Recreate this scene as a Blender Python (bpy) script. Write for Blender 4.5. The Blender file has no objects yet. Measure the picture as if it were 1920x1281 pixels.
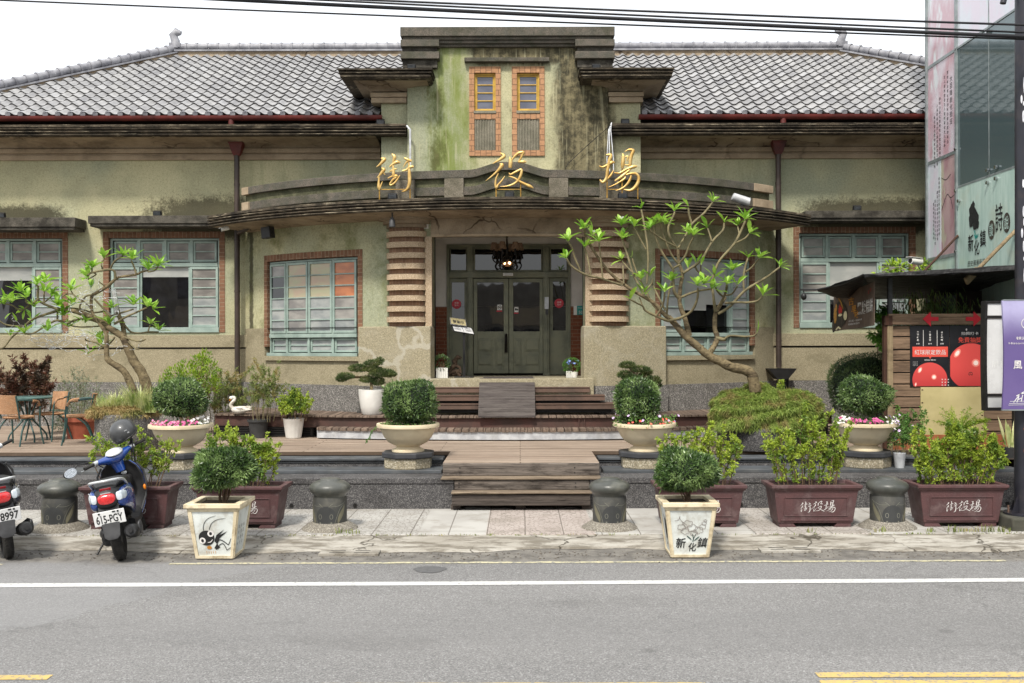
import bpy,math,random
from mathutils import Vector,Matrix
sc=bpy.context.scene
COL=sc.collection
R=math.radians
PI=math.pi
rnd=random.Random(7)
# ------------------------------------------------------------------ camera
ROLL=0.0025
CAMH=2.25
F=1867.0
cam_d=bpy.data.cameras.new("camera")
cam=bpy.data.objects.new("camera",cam_d)
COL.objects.link(cam)
cam.matrix_world=Matrix.Translation((0,0,CAMH))@Matrix.Rotation(ROLL,4,'Y')@Matrix.Rotation(PI/2,4,'X')
cam_d.sensor_width=36
cam_d.lens=36*F/1920
cam_d.shift_x=-15/1920
cam_d.shift_y=4.5/1920
cam_d.clip_end=2000
sc.camera=cam
# ------------------------------------------------------------------ light
SUN_EL,SUN_AZ=53,197
w=bpy.data.worlds.new("World");sc.world=w;w.use_nodes=True
nt=w.node_tree;nt.nodes.clear()
sky=nt.nodes.new('ShaderNodeTexSky');sky.sky_type='NISHITA';sky.sun_disc=False
sky.sun_elevation=R(SUN_EL);sky.sun_rotation=R(SUN_AZ)
sky.dust_density=4
skym=nt.nodes.new('ShaderNodeVectorMath');skym.operation='SCALE';skym.inputs[3].default_value=0.10
nt.links.new(sky.outputs[0],skym.inputs[0])
tc=nt.nodes.new('ShaderNodeTexCoord')
cn=nt.nodes.new('ShaderNodeTexNoise');cn.inputs['Scale'].default_value=2.2;cn.inputs['Detail'].default_value=6
nt.links.new(tc.outputs['Generated'],cn.inputs['Vector'])
sp=nt.nodes.new('ShaderNodeSeparateXYZ');nt.links.new(tc.outputs['Generated'],sp.inputs[0])
mr=nt.nodes.new('ShaderNodeMapRange');mr.inputs[1].default_value=0;mr.inputs[2].default_value=1
mr.inputs[3].default_value=0.82;mr.inputs[4].default_value=1.05
nt.links.new(sp.outputs[2],mr.inputs[0])
cm=nt.nodes.new('ShaderNodeMapRange');cm.inputs[1].default_value=0.3;cm.inputs[2].default_value=0.7
cm.inputs[3].default_value=0.88;cm.inputs[4].default_value=1.08
nt.links.new(cn.outputs[0],cm.inputs[0])
mm=nt.nodes.new('ShaderNodeMath');mm.operation='MULTIPLY'
nt.links.new(mr.outputs[0],mm.inputs[0]);nt.links.new(cm.outputs[0],mm.inputs[1])
cloud=nt.nodes.new('ShaderNodeVectorMath');cloud.operation='SCALE'
cloud.inputs[0].default_value=(0.97,1.0,1.03)
nt.links.new(mm.outputs[0],cloud.inputs[3])
mx=nt.nodes.new('ShaderNodeMix');mx.data_type='RGBA';mx.inputs[0].default_value=0.85
nt.links.new(skym.outputs[0],mx.inputs[6]);nt.links.new(cloud.outputs[0],mx.inputs[7])
bg=nt.nodes.new('ShaderNodeBackground');bg.inputs[1].default_value=1.0
nt.links.new(mx.outputs[2],bg.inputs[0])
wo=nt.nodes.new('ShaderNodeOutputWorld');nt.links.new(bg.outputs[0],wo.inputs[0])
sun_d=bpy.data.lights.new("sun",'SUN');sun_d.energy=2.7;sun_d.angle=R(8);sun_d.color=(1.0,0.95,0.87)
sun=bpy.data.objects.new("sun",sun_d);COL.objects.link(sun)
# light comes from behind the camera, high up
az=R(SUN_AZ)
sdir=Vector((math.sin(az)*math.cos(R(SUN_EL)),math.cos(az)*math.cos(R(SUN_EL)),math.sin(R(SUN_EL))))
sun.rotation_euler=sdir.to_track_quat('Z','Y').to_euler()
sc.view_settings.view_transform='Standard'
try:sc.view_settings.look='None'
except Exception:pass
sc.view_settings.exposure=0.74
sc.view_settings.gamma=1
sc.cycles.max_bounces=8
sc.cycles.transparent_max_bounces=16
# ------------------------------------------------------------------ helpers
def lin(c):
 c=c/255.0
 return c/12.92 if c<=0.04045 else((c+0.055)/1.055)**2.4
def C(r,g,b,k=1.0):return(lin(r)*k,lin(g)*k,lin(b)*k)
def X(px,D):return(px-975)*D/F
def Z(py,D):return CAMH-(py-645)*D/F
def W(px,py,D):
 dx,dy=px-975,py-645
 u=dx-ROLL*dy;v=dy+ROLL*dx
 return Vector((u*D/F,D,CAMH-v*D/F))
def GD(py,z,px=975):
 return(CAMH-z)*F/(py-645+ROLL*(px-975))
def wm(o):
 return(wm(o.parent)@o.matrix_basis)if o.parent else o.matrix_basis.copy()
class MB:
 def __init__(s):s.v=[];s.f=[];s.mi=[];s.cur=0
 def add(s,vs,fs):
  n=len(s.v);s.v.extend([tuple(v)for v in vs])
  for f in fs:s.f.append(tuple(i+n for i in f));s.mi.append(s.cur)
 def box(s,x0,x1,y0,y1,z0,z1):
  s.add([(x0,y0,z0),(x1,y0,z0),(x1,y1,z0),(x0,y1,z0),(x0,y0,z1),(x1,y0,z1),(x1,y1,z1),(x0,y1,z1)],[(0,3,2,1),(4,5,6,7),(0,1,5,4),(1,2,6,5),(2,3,7,6),(3,0,4,7)])
 def obox(s,c,size,M=None):
  hx,hy,hz=size[0]/2,size[1]/2,size[2]/2
  pts=[Vector(p)for p in[(-hx,-hy,-hz),(hx,-hy,-hz),(hx,hy,-hz),(-hx,hy,-hz),(-hx,-hy,hz),(hx,-hy,hz),(hx,hy,hz),(-hx,hy,hz)]]
  if M is not None:pts=[M@p for p in pts]
  c=Vector(c)
  s.add([c+p for p in pts],[(0,3,2,1),(4,5,6,7),(0,1,5,4),(1,2,6,5),(2,3,7,6),(3,0,4,7)])
 def bar(s,p0,p1,w,h):
  p0,p1=Vector(p0),Vector(p1);d=(p1-p0)
  q=d.to_track_quat('X','Z').to_matrix()
  s.obox((p0+p1)/2,(d.length,w,h),q)
 def quad(s,a,b,c,d):s.add([a,b,c,d],[(0,1,2,3)])
 def tube(s,pts,radii,n=8,caps=True,flat=1.0,up=None):
  pts=[Vector(p)for p in pts]
  if not isinstance(radii,(list,tuple)):radii=[radii]*len(pts)
  rings=[];prev=None
  for i,p in enumerate(pts):
   if i==0:t=pts[1]-p
   elif i==len(pts)-1:t=p-pts[i-1]
   else:t=(pts[i+1]-p).normalized()+(p-pts[i-1]).normalized()
   if t.length<1e-9:t=Vector((0,0,1))
   t.normalize()
   if up is not None:a=up.cross(t)
   elif prev is None:a=t.orthogonal()
   else:a=prev-t*prev.dot(t)
   if a.length<1e-6:a=t.orthogonal()
   a.normalize();prev=a;b=t.cross(a)
   rings.append([p+(a*math.cos(2*PI*k/n)+b*math.sin(2*PI*k/n)*flat)*radii[i]for k in range(n)])
  vs=[q for r in rings for q in r];fs=[]
  for i in range(len(pts)-1):
   for k in range(n):
    k2=(k+1)%n
    fs.append((i*n+k,i*n+k2,(i+1)*n+k2,(i+1)*n+k))
  if caps:
   fs.append(tuple(range(n-1,-1,-1)));fs.append(tuple((len(pts)-1)*n+k for k in range(n)))
  s.add(vs,fs)
 def cyl(s,p0,p1,r0,r1=None,n=16):s.tube([p0,p1],[r0,r0 if r1 is None else r1],n)
 def lathe(s,prof,n=24,c=(0,0,0),sx=1.0,sy=1.0,ph=0.0,wob=None):
  vs=[];fs=[];m=len(prof)
  for i in range(n):
   a=2*PI*(i+ph)/n
   for(r,z)in prof:
    k=wob(a,z)if wob else 1.0
    vs.append((c[0]+r*k*math.cos(a)*sx,c[1]+r*k*math.sin(a)*sy,c[2]+z))
  for i in range(n):
   j=(i+1)%n
   for k in range(m-1):
    if prof[k][0]<1e-6:fs.append((i*m+k,j*m+k+1,i*m+k+1))
    elif prof[k+1][0]<1e-6:fs.append((i*m+k,j*m+k,i*m+k+1))
    else:fs.append((i*m+k,j*m+k,j*m+k+1,i*m+k+1))
  if prof[0][0]>1e-6:fs.append(tuple(i*m for i in range(n-1,-1,-1)))
  if prof[-1][0]>1e-6:fs.append(tuple(i*m+m-1 for i in range(n)))
  s.add(vs,fs)
 def ball(s,c,r,n=16,m=10,sx=1,sy=1,sz=1,M=None):
  vs=[];fs=[]
  for j in range(m+1):
   t=PI*j/m
   for i in range(n):
    a=2*PI*i/n
    p=Vector((r*math.sin(t)*math.cos(a)*sx,r*math.sin(t)*math.sin(a)*sy,r*math.cos(t)*sz))
    if M is not None:p=M@p
    vs.append(Vector(c)+p)
  for j in range(m):
   for i in range(n):
    k=(i+1)%n
    if j==0:fs.append((i,n+i,n+k))
    elif j==m-1:fs.append((j*n+i,(j+1)*n+i,j*n+k))
    else:fs.append((j*n+i,(j+1)*n+i,(j+1)*n+k,j*n+k))
  s.add(vs,fs)
 def prism(s,poly,a,b,axis='y'):
  n=len(poly)
  def P(p,t):
   if axis=='y':return(p[0],t,p[1])
   if axis=='x':return(t,p[0],p[1])
   return(p[0],p[1],t)
  vs=[P(p,a)for p in poly]+[P(p,b)for p in poly]
  fs=[tuple(range(n-1,-1,-1)),tuple(range(n,2*n))]
  for i in range(n):fs.append((i,(i+1)%n,n+(i+1)%n,n+i))
  s.add(vs,fs)
 def loft(s,secs,n=16,caps=True):
  m=len(secs[0]);vs=[p for sec in secs for p in sec];fs=[]
  for i in range(len(secs)-1):
   for k in range(m):
    k2=(k+1)%m
    fs.append((i*m+k,i*m+k2,(i+1)*m+k2,(i+1)*m+k))
  if caps:fs.append(tuple(range(m-1,-1,-1)));fs.append(tuple((len(secs)-1)*m+k for k in range(m)))
  s.add(vs,fs)
  # --- boxes in a mapped space: u along the wall, d outwards, z up
 def mbox(s,mp,u0,u1,d0,d1,z0,z1,step=0.25,zf=None):
  n=max(1,int(math.ceil(abs(u1-u0)/step)))if mp.curved else 1
  if zf:n=max(n,int(math.ceil(abs(u1-u0)/0.06)))
  vs=[];fs=[]
  for i in range(n+1):
   u=u0+(u1-u0)*i/n;o=zf(u)if zf else 0.0
   vs+=[mp(u,d1,z0+o),mp(u,d0,z0+o),mp(u,d0,z1+o),mp(u,d1,z1+o)]
  for i in range(n):
   a=i*4;b=a+4
   for k in range(4):
    k2=(k+1)%4
    fs.append((a+k,a+k2,b+k2,b+k))
  fs.append((0,3,2,1));fs.append((n*4,n*4+1,n*4+2,n*4+3))
  s.add(vs,fs)
 def mprof(s,mp,u0,u1,prof,step=0.25):
  n=max(1,int(math.ceil(abs(u1-u0)/step)))if mp.curved else 1
  s.loft([[mp(u0+(u1-u0)*i/n,d,z)for(d,z)in prof]for i in range(n+1)])
 def mquad(s,mp,u0,u1,d,z0,z1):
  s.quad(mp(u0,d,z0),mp(u1,d,z0),mp(u1,d,z1),mp(u0,d,z1))
 def mwall(s,mp,u0,u1,z0,z1,holes,depth,step=0.3):
  us={u0,u1};zs={z0,z1}
  for h in holes:us|={h[0],h[1]};zs|={h[2],h[3]}
  us=sorted(u for u in us if u0<=u<=u1);zs=sorted(z for z in zs if z0<=z<=z1)
  if mp.curved:
   uu=[us[0]]
   for a,b in zip(us,us[1:]):
    n=max(1,int(math.ceil((b-a)/step)))
    uu+=[a+(b-a)*i/n for i in range(1,n+1)]
   us=uu
  def inh(u,z):return any(h[0]<u<h[1]and h[2]<z<h[3]for h in holes)
  for a,b in zip(us,us[1:]):
   for c,d in zip(zs,zs[1:]):
    if not inh((a+b)/2,(c+d)/2):
     s.quad(mp(a,0,c),mp(b,0,c),mp(b,0,d),mp(a,0,d))
  for h in holes:
   a,b,c,d=max(h[0],u0),min(h[1],u1),max(h[2],z0),min(h[3],z1)
   s.quad(mp(a,0,c),mp(a,0,d),mp(a,-depth,d),mp(a,-depth,c))
   s.quad(mp(b,0,c),mp(b,-depth,c),mp(b,-depth,d),mp(b,0,d))
   uu=[u for u in us if a<=u<=b]
   for p,q in zip(uu,uu[1:]):
    s.quad(mp(p,0,c),mp(p,-depth,c),mp(q,-depth,c),mp(q,0,c))
    s.quad(mp(p,0,d),mp(q,0,d),mp(q,-depth,d),mp(p,-depth,d))
def obj(name,mb,mats,parent=None,local=False,smooth=None,bevel=0.0,bseg=2,kind=None,split=False):
 if split:
  par=list(range(len(mb.v)))
  def find(i):
   while par[i]!=i:par[i]=par[par[i]];i=par[i]
   return i
  for f in mb.f:
   for i in f[1:]:par[find(i)]=find(f[0])
  gr={}
  for k,f in enumerate(mb.f):gr.setdefault(find(f[0]),[]).append(k)
  first=None
  for ks in gr.values():
   m2=MB();ix={}
   for k in ks:
    for i in mb.f[k]:
     if i not in ix:ix[i]=len(m2.v);m2.v.append(mb.v[i])
    m2.f.append(tuple(ix[i]for i in mb.f[k]));m2.mi.append(mb.mi[k])
   o=obj(name,m2,mats,parent,local,smooth,bevel,bseg,kind)
   first=first or o
  return first
 me=bpy.data.meshes.new(name)
 vs=mb.v
 if parent is not None and not local:
  inv=wm(parent).inverted();vs=[inv@Vector(v)for v in vs]
 me.from_pydata(vs,[],mb.f)
 if not isinstance(mats,(list,tuple)):mats=[mats]
 for m in mats:me.materials.append(m)
 if len(mats)>1:me.polygons.foreach_set('material_index',mb.mi)
 if smooth is not None:
  me.polygons.foreach_set('use_smooth',[True]*len(me.polygons))
  me.set_sharp_from_angle(angle=R(smooth))
 me.update()
 o=bpy.data.objects.new(name,me);COL.objects.link(o)
 if parent is not None:o.parent=parent
 if bevel:
  b=o.modifiers.new('bevel','BEVEL');b.width=bevel;b.segments=bseg;b.limit_method='ANGLE';b.angle_limit=R(40)
  b.harden_normals=False
 if kind:o['kind']=kind
 return o
def tag(o,label,cat,group=None):
 o['label']=label;o['category']=cat
 if group:o['group']=group
 return o
def thing(name,label,cat,loc=(0,0,0),rotz=0.0,group=None):
 o=bpy.data.objects.new(name,None);COL.objects.link(o)
 o.empty_display_size=0.2
 o.location=loc;o.rotation_euler=(0,0,rotz)
 return tag(o,label,cat,group)
def dup(root,loc=None,rotz=None,label=None,group=None):
 r=root.copy();COL.objects.link(r)
 if loc is not None:r.location=loc
 if rotz is not None:r.rotation_euler=(0,0,rotz)
 if label:r['label']=label
 if group:r['group']=group
 for ch in list(root.children):
  if ch==r:continue
  c=ch.copy();COL.objects.link(c);c.parent=r
  for g in list(ch.children):
   d=g.copy();COL.objects.link(d);d.parent=c
 return r
class Flat:
 curved=False
 def __init__(s,y):s.y=y
 def __call__(s,u,d,z):return(u,s.y-d,z)
class Arc:
 curved=True
 def __init__(s,r,xc=-0.2,yc=24.2):s.r=r;s.xc=xc;s.yc=yc
 def __call__(s,u,d,z):
  t=u/s.r;r=s.r+d
  return(s.xc+r*math.sin(t),s.yc-r*math.cos(t),z)
 def u_px(s,px):
  lo,hi=-1.2,1.2
  for _ in range(50):
   t=(lo+hi)/2
   x,y,_z=s(t*s.r,0,0)
   if 975+F*x/y<px:lo=t
   else:hi=t
  return lo*s.r
GK=0.953
class Side:
 curved=False
 def __init__(s,x):s.x=x
 def __call__(s,u,d,z):return(s.x-d,-u*GK,CAMH+(z-CAMH)*GK)
class Frame3:
 curved=False
 def __init__(s,o,u,n):s.o=Vector(o);s.u=Vector(u).normalized();s.n=Vector(n).normalized()
 def __call__(s,u,d,z):return tuple(s.o+s.u*u+s.n*d+Vector((0,0,1))*z)
def text_geo(body,bold=0.0):
 cu=bpy.data.curves.new('t','FONT');cu.body=body;cu.offset=bold
 cu.resolution_u=3
 o=bpy.data.objects.new('t',cu);COL.objects.link(o)
 dg=bpy.context.evaluated_depsgraph_get()
 me=bpy.data.meshes.new_from_object(o.evaluated_get(dg))
 vs=[tuple(v.co)for v in me.vertices];fs=[tuple(p.vertices)for p in me.polygons]
 bpy.data.objects.remove(o);bpy.data.curves.remove(cu);bpy.data.meshes.remove(me)
 return vs,fs
def text(mb,mp,body,uc,zc,w=None,h=None,d=0.004,bold=0.0,slant=0.0):
 vs,fs=text_geo(body,bold)
 if not vs:return
 x0=min(v[0]for v in vs);x1=max(v[0]for v in vs);y0=min(v[1]for v in vs);y1=max(v[1]for v in vs)
 sx=(w/(x1-x0))if w else None;sy=(h/(y1-y0))if h else None
 if sx is None:sx=sy
 if sy is None:sy=sx
 mb.add([mp(uc+(v[0]-(x0+x1)/2)*sx+slant*(v[1]-(y0+y1)/2)*sy,d,zc+(v[1]-(y0+y1)/2)*sy)for v in vs],fs)
def poly(mb,mp,pts,d=0.004):
 mb.add([mp(u,d,z)for(u,z)in pts],[tuple(range(len(pts)))])
def disc(mb,mp,uc,zc,ru,rz=None,d=0.004,n=24,a0=0,a1=2*PI):
 rz=ru if rz is None else rz
 poly(mb,mp,[(uc+ru*math.cos(a0+(a1-a0)*i/n),zc+rz*math.sin(a0+(a1-a0)*i/n))for i in range(n)],d)
def ribbon(mb,mp,pts,d=0.004):
 n=len(pts);vs=[];fs=[]
 for i in range(n):
  a=pts[max(i-1,0)];b=pts[min(i+1,n-1)]
  dx,dz=b[0]-a[0],b[1]-a[1];l=math.hypot(dx,dz)or 1
  nx,nz=-dz/l,dx/l;h=pts[i][2]/2
  vs+=[mp(pts[i][0]+nx*h,d,pts[i][1]+nz*h),mp(pts[i][0]-nx*h,d,pts[i][1]-nz*h)]
 for i in range(n-1):fs.append((2*i+1,2*i+3,2*i+2,2*i))
 mb.add(vs,fs)
 # ------------------------------------------------------------------ materials
class Gn:
 def __init__(s,m):
  s.t=m.node_tree;s.t.nodes.clear();s._p=None;s._o=None
 def N(s,typ,**kw):
  n=s.t.nodes.new(typ)
  for k,v in kw.items():setattr(n,k,v)
  return n
 def put(s,sock,v):
  if isinstance(v,bpy.types.NodeSocket):s.t.links.new(v,sock)
  elif isinstance(v,(tuple,list))and len(v)==3 and sock.type=='RGBA':sock.default_value=(*v,1)
  else:sock.default_value=v
 @property
 def pos(s):
  if s._p is None:s._p=s.N('ShaderNodeNewGeometry')
  return s._p.outputs['Position']
 @property
 def island(s):
  s.pos;return s._p.outputs['Random Per Island']
 @property
 def obj(s):
  if s._o is None:s._o=s.N('ShaderNodeTexCoord')
  return s._o.outputs['Object']
 @property
 def objrand(s):return s.N('ShaderNodeObjectInfo').outputs['Random']
 def noise(s,scale,vec=None,detail=4,rough=0.55,dist=0.0):
  n=s.N('ShaderNodeTexNoise');s.put(n.inputs['Vector'],vec if vec is not None else s.pos)
  n.inputs['Scale'].default_value=scale;n.inputs['Detail'].default_value=detail
  n.inputs['Roughness'].default_value=rough;n.inputs['Distortion'].default_value=dist
  return n.outputs[0]
 def vor(s,scale,vec=None,feature='F1',out=0,rand=1.0):
  n=s.N('ShaderNodeTexVoronoi',feature=feature);s.put(n.inputs['Vector'],vec if vec is not None else s.pos)
  n.inputs['Scale'].default_value=scale
  if 'Randomness' in n.inputs:n.inputs['Randomness'].default_value=rand
  return n.outputs[out]
 def m(s,op,a,b=0.0,c=None):
  n=s.N('ShaderNodeMath',operation=op);s.put(n.inputs[0],a);s.put(n.inputs[1],b)
  if c is not None:s.put(n.inputs[2],c)
  return n.outputs[0]
 def mr(s,x,a,b,c=0.0,d=1.0):
  n=s.N('ShaderNodeMapRange',interpolation_type='SMOOTHSTEP')
  for i,v in enumerate((x,a,b,c,d)):s.put(n.inputs[i],v)
  return n.outputs[0]
 def mix(s,f,a,b,mode='MIX'):
  n=s.N('ShaderNodeMix',data_type='RGBA',blend_type=mode)
  s.put(n.inputs[0],f);s.put(n.inputs[6],a);s.put(n.inputs[7],b)
  return n.outputs[2]
 def xyz(s,v):
  n=s.N('ShaderNodeSeparateXYZ');s.put(n.inputs[0],v);return n.outputs
 def comb(s,x,y,z):
  n=s.N('ShaderNodeCombineXYZ')
  for i,v in enumerate((x,y,z)):s.put(n.inputs[i],v)
  return n.outputs[0]
 def sc(s,v,k):
  n=s.N('ShaderNodeVectorMath',operation='MULTIPLY');s.put(n.inputs[0],v);n.inputs[1].default_value=k
  return n.outputs[0]
 def brick(s,vec,c1,c2,mort,w=0.5,h=0.25,ms=0.02,off=0.5,bias=0.0):
  n=s.N('ShaderNodeTexBrick',offset=off);s.put(n.inputs['Vector'],vec)
  s.put(n.inputs['Color1'],c1);s.put(n.inputs['Color2'],c2);s.put(n.inputs['Mortar'],mort)
  n.inputs['Scale'].default_value=1;n.inputs['Mortar Size'].default_value=ms
  n.inputs['Mortar Smooth'].default_value=0.15;n.inputs['Bias'].default_value=bias
  n.inputs['Brick Width'].default_value=w;n.inputs['Row Height'].default_value=h
  return n.outputs['Color'],n.outputs['Fac']
 def band(s,x,a,b,soft):
  return s.m('MULTIPLY',s.mr(x,a-soft,a+soft),s.mr(x,b-soft,b+soft,1.0,0.0))
 def bump(s,h,strength=0.3,dist=0.01):
  n=s.N('ShaderNodeBump');s.put(n.inputs['Height'],h)
  n.inputs['Strength'].default_value=strength;n.inputs['Distance'].default_value=dist
  return n.outputs[0]
 def out(s,color,rough=0.8,normal=None,metal=0.0,spec=0.5,coat=0.0,emit=None,estr=0.0,trans=0.0,tcol=None):
  b=s.N('ShaderNodeBsdfPrincipled')
  s.put(b.inputs['Base Color'],color);s.put(b.inputs['Roughness'],rough);s.put(b.inputs['Metallic'],metal)
  s.put(b.inputs['Specular IOR Level'],spec)
  if coat:b.inputs['Coat Weight'].default_value=coat;b.inputs['Coat Roughness'].default_value=0.06
  if normal is not None:s.put(b.inputs['Normal'],normal)
  if emit is not None:s.put(b.inputs['Emission Color'],emit);b.inputs['Emission Strength'].default_value=estr
  o=s.N('ShaderNodeOutputMaterial');sh=b.outputs[0]
  if trans:
   t=s.N('ShaderNodeBsdfTranslucent');s.put(t.inputs[0],tcol if tcol is not None else color)
   mx=s.N('ShaderNodeMixShader');mx.inputs[0].default_value=trans
   s.t.links.new(b.outputs[0],mx.inputs[1]);s.t.links.new(t.outputs[0],mx.inputs[2]);sh=mx.outputs[0]
  s.t.links.new(sh,o.inputs[0])
def newmat(name):
 m=bpy.data.materials.new(name);m.use_nodes=True
 return m,Gn(m)
def std(name,c1,c2=None,s=6.0,rough=0.75,bump=0.15,bs=60.0,metal=0.0,spec=0.4,coat=0.0,dirt=None,ds=2.0,damt=0.5,speck=0.0,bdist=0.006,local=False):
 m,g=newmat(name)
 vec=g.obj if local else g.pos
 if c2 is None:c2=tuple(x*0.8 for x in c1)
 col=g.mix(g.mr(g.noise(s,vec,5),0.35,0.65),c1,c2)
 if speck:
  col=g.mix(g.m('MULTIPLY',g.mr(g.noise(bs*2.2,vec,2),0.42,0.66),speck),col,tuple(x*0.25 for x in c1))
 if dirt is not None:
  col=g.mix(g.m('MULTIPLY',g.mr(g.noise(ds,vec,7,0.65),0.48,0.68),damt),col,dirt)
 nrm=g.bump(g.noise(bs,vec,3),bump,bdist)if bump else None
 rr=g.mr(g.noise(s*2.3,vec,3),0.3,0.7,max(rough-0.08,0.02),min(rough+0.08,1))
 g.out(col,rr,nrm,metal,spec,coat)
 return m
def leafmat(name,c1,c2,c3=None,trans=0.3,rough=0.45,spec=0.4):
 m,g=newmat(name)
 col=g.mix(g.island,c1,c2)
 if c3 is not None:col=g.mix(g.mr(g.noise(5.0,None,2),0.45,0.65),col,c3)
 g.out(col,rough,None,0,spec,trans=trans)
 return m
def mk_plaster(name,tower=False):
 m,g=newmat(name)
 x,y,z=g.xyz(g.pos)
 base=g.mix(g.mr(g.noise(1.3,None,6,0.6),0.32,0.68),C(192,186,150),C(168,165,134))
 base=g.mix(g.mr(g.noise(0.5,None,3),0.4,0.65),base,C(156,160,136))
 grain=g.mr(g.noise(70,None,2,0.6),0.42,0.68)
 base=g.mix(g.m('MULTIPLY',grain,0.35),base,C(104,100,66))
 gr2=g.noise(26,None,4,0.75)
 base=g.mix(g.m('MULTIPLY',g.mr(gr2,0.50,0.68),0.42),base,C(108,104,72));base=g.mix(g.m('MULTIPLY',g.mr(gr2,0.46,0.34),0.25),base,C(206,198,158))
 streak=g.noise(1.0,g.sc(g.pos,(5.0,1.0,0.55)),7,0.65)
 fine=g.noise(9,None,6,0.7)
 if not tower:
  def mould(x0,x1,z0,z1,sx=0.5,sz=0.16,k=1.0):
   b=g.m('MULTIPLY',g.band(x,x0,x1,sx),g.band(z,z0,z1,sz))
   v=g.m('ADD',g.m('MULTIPLY',b,1.05),g.m('MULTIPLY',g.m('SUBTRACT',fine,0.5),1.3))
   v=g.m('ADD',v,g.m('MULTIPLY',g.m('SUBTRACT',gr2,0.5),0.9))
   return g.m('MULTIPLY',g.mr(v,0.12,0.85),k)
  mk=mould(-7.2,-5.0,4.3,5.12,0.9,0.22)
  for a in((-12.0,-8.9,4.3,4.97,0.45,0.18),(5.6,8.6,4.4,5.06,0.6,0.2),(-5.4,-4.4,4.9,5.15,0.4,0.15)):
   mk=g.m('MAXIMUM',mk,mould(*a))
  mk=g.m('MAXIMUM',mk,g.m('MULTIPLY',g.mr(g.m('ADD',g.band(x,X(466,19.3),X(477,19.3),.05),g.m('MULTIPLY',g.m('SUBTRACT',fine,.5),1.6)),.35,.9),g.band(z,2.5,4.6,.1)))
  col=g.mix(g.m('MULTIPLY',mk,0.88),base,C(58,54,42))
  gm=g.m('MULTIPLY',g.mr(streak,0.5,0.72),g.band(x,-5.6,5.6,0.4))
  col=g.mix(g.m('MULTIPLY',gm,0.35),col,C(116,124,90))
  dm=g.m('MULTIPLY',g.mr(g.noise(1.7,None,6,0.65),0.46,0.7),g.m('MULTIPLY',g.band(x,-5.5,5.5,0.2),g.band(z,2.4,4.8,0.3)))
  col=g.mix(g.m('MULTIPLY',dm,0.75),col,C(100,104,62))
 else:
  left=g.m('MULTIPLY',g.band(x,-1.7,-0.85,0.4),g.mr(z,8.0,4.6,0.8,1.0))
  mott=g.noise(3.0,g.sc(g.pos,(1.3,1,0.8)),8,0.72)
  v=g.m('ADD',left,g.m('MULTIPLY',g.m('SUBTRACT',streak,0.5),1.5));v=g.m('ADD',v,g.m('MULTIPLY',g.m('SUBTRACT',mott,0.5),1.3))
  col=g.mix(g.m('MULTIPLY',g.mr(v,0.25,1.05),0.9),base,C(116,128,64))
  v2=g.m('ADD',g.m('MULTIPLY',g.band(x,-1.75,-1.35,0.3),g.band(z,5.2,7.4,0.6)),g.m('MULTIPLY',g.m('SUBTRACT',mott,0.5),2.6))
  col=g.mix(g.m('MULTIPLY',g.mr(v2,0.45,1.1),0.75),col,C(72,74,40))
  rb=g.m('MAXIMUM',g.band(x,0.75,1.75,0.3),g.m('MULTIPLY',g.band(x,-0.9,1.6,0.2),g.band(z,7.55,8.3,0.18)))
  v3=g.m('ADD',g.m('MULTIPLY',rb,1.2),g.m('MULTIPLY',g.m('SUBTRACT',streak,0.5),1.3))
  v3=g.m('ADD',v3,g.m('MULTIPLY',g.m('SUBTRACT',mott,0.5),1.5))
  col=g.mix(g.m('MULTIPLY',g.mr(v3,0.05,0.75),0.94),col,g.mix(g.mr(g.m('ADD',g.m('MULTIPLY',fine,.5),g.m('MULTIPLY',streak,.5)),0.42,0.62),C(50,46,36),C(124,115,88)))
  run=g.m('MULTIPLY',g.mr(g.noise(1.0,g.sc(g.pos,(24,1,0.8)),3),0.58,0.66),g.band(z,5.6,8.0,0.5))
  col=g.mix(g.m('MULTIPLY',run,0.45),col,C(184,178,146))
  top=g.mr(z,7.75,8.15)
  col=g.mix(g.m('MULTIPLY',g.m('MULTIPLY',top,g.mr(streak,0.3,0.6)),0.6),col,C(66,62,46))
 h=g.m('ADD',g.noise(60,None,3,0.6),g.m('MULTIPLY',g.noise(140,None,2),0.6))
 g.out(col,0.92,g.bump(h,0.55,0.012),0,0.15)
 return m
def mk_aged(name,c1,c2,dark,light=None,hs=7.0,amt=0.8,bump=0.6,sp=0.6,lscale=(1,1,5)):
 m,g=newmat(name)
 col=g.mix(g.mr(g.noise(hs,None,5),0.3,0.7),c1,c2)
 col=g.mix(g.m('MULTIPLY',g.mr(g.noise(85,None,2,0.6),0.46,0.62),sp),col,tuple(a*0.22 for a in c1))
 st=g.noise(1.6,g.sc(g.pos,(1.6,1.6,2.2)),8,0.7)
 col=g.mix(g.m('MULTIPLY',g.mr(st,0.42,0.64),amt),col,dark)
 if light is not None:
  col=g.mix(g.m('MULTIPLY',g.mr(g.noise(5.0,g.sc(g.pos,lscale),6,0.7),0.55,0.68),0.7),col,light)
 g.out(col,0.9,g.bump(g.m('ADD',g.noise(45,None,4,0.65),g.noise(130,None,2)),bump,0.012),0,0.2)
 return m
def mk_brick(name,c1,c2,mort,w,h,ms,axis='xz',off=0.5):
 m,g=newmat(name)
 x,y,z=g.xyz(g.pos)
 u={'x':x,'y':y,'z':z}
 vec=g.comb(u[axis[0]],u[axis[1]],0.0)
 col,fac=g.brick(vec,c1,c2,mort,w,h,ms,off)
 col=g.mix(g.m('MULTIPLY',g.mr(g.noise(14,None,5,0.7),0.45,0.7),0.5),col,tuple(a*0.45 for a in c1))
 hh=g.m('SUBTRACT',g.noise(60,None,3),g.m('MULTIPLY',fac,1.5))
 g.out(col,0.85,g.bump(hh,0.5,0.008),0,0.2)
 return m
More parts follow.
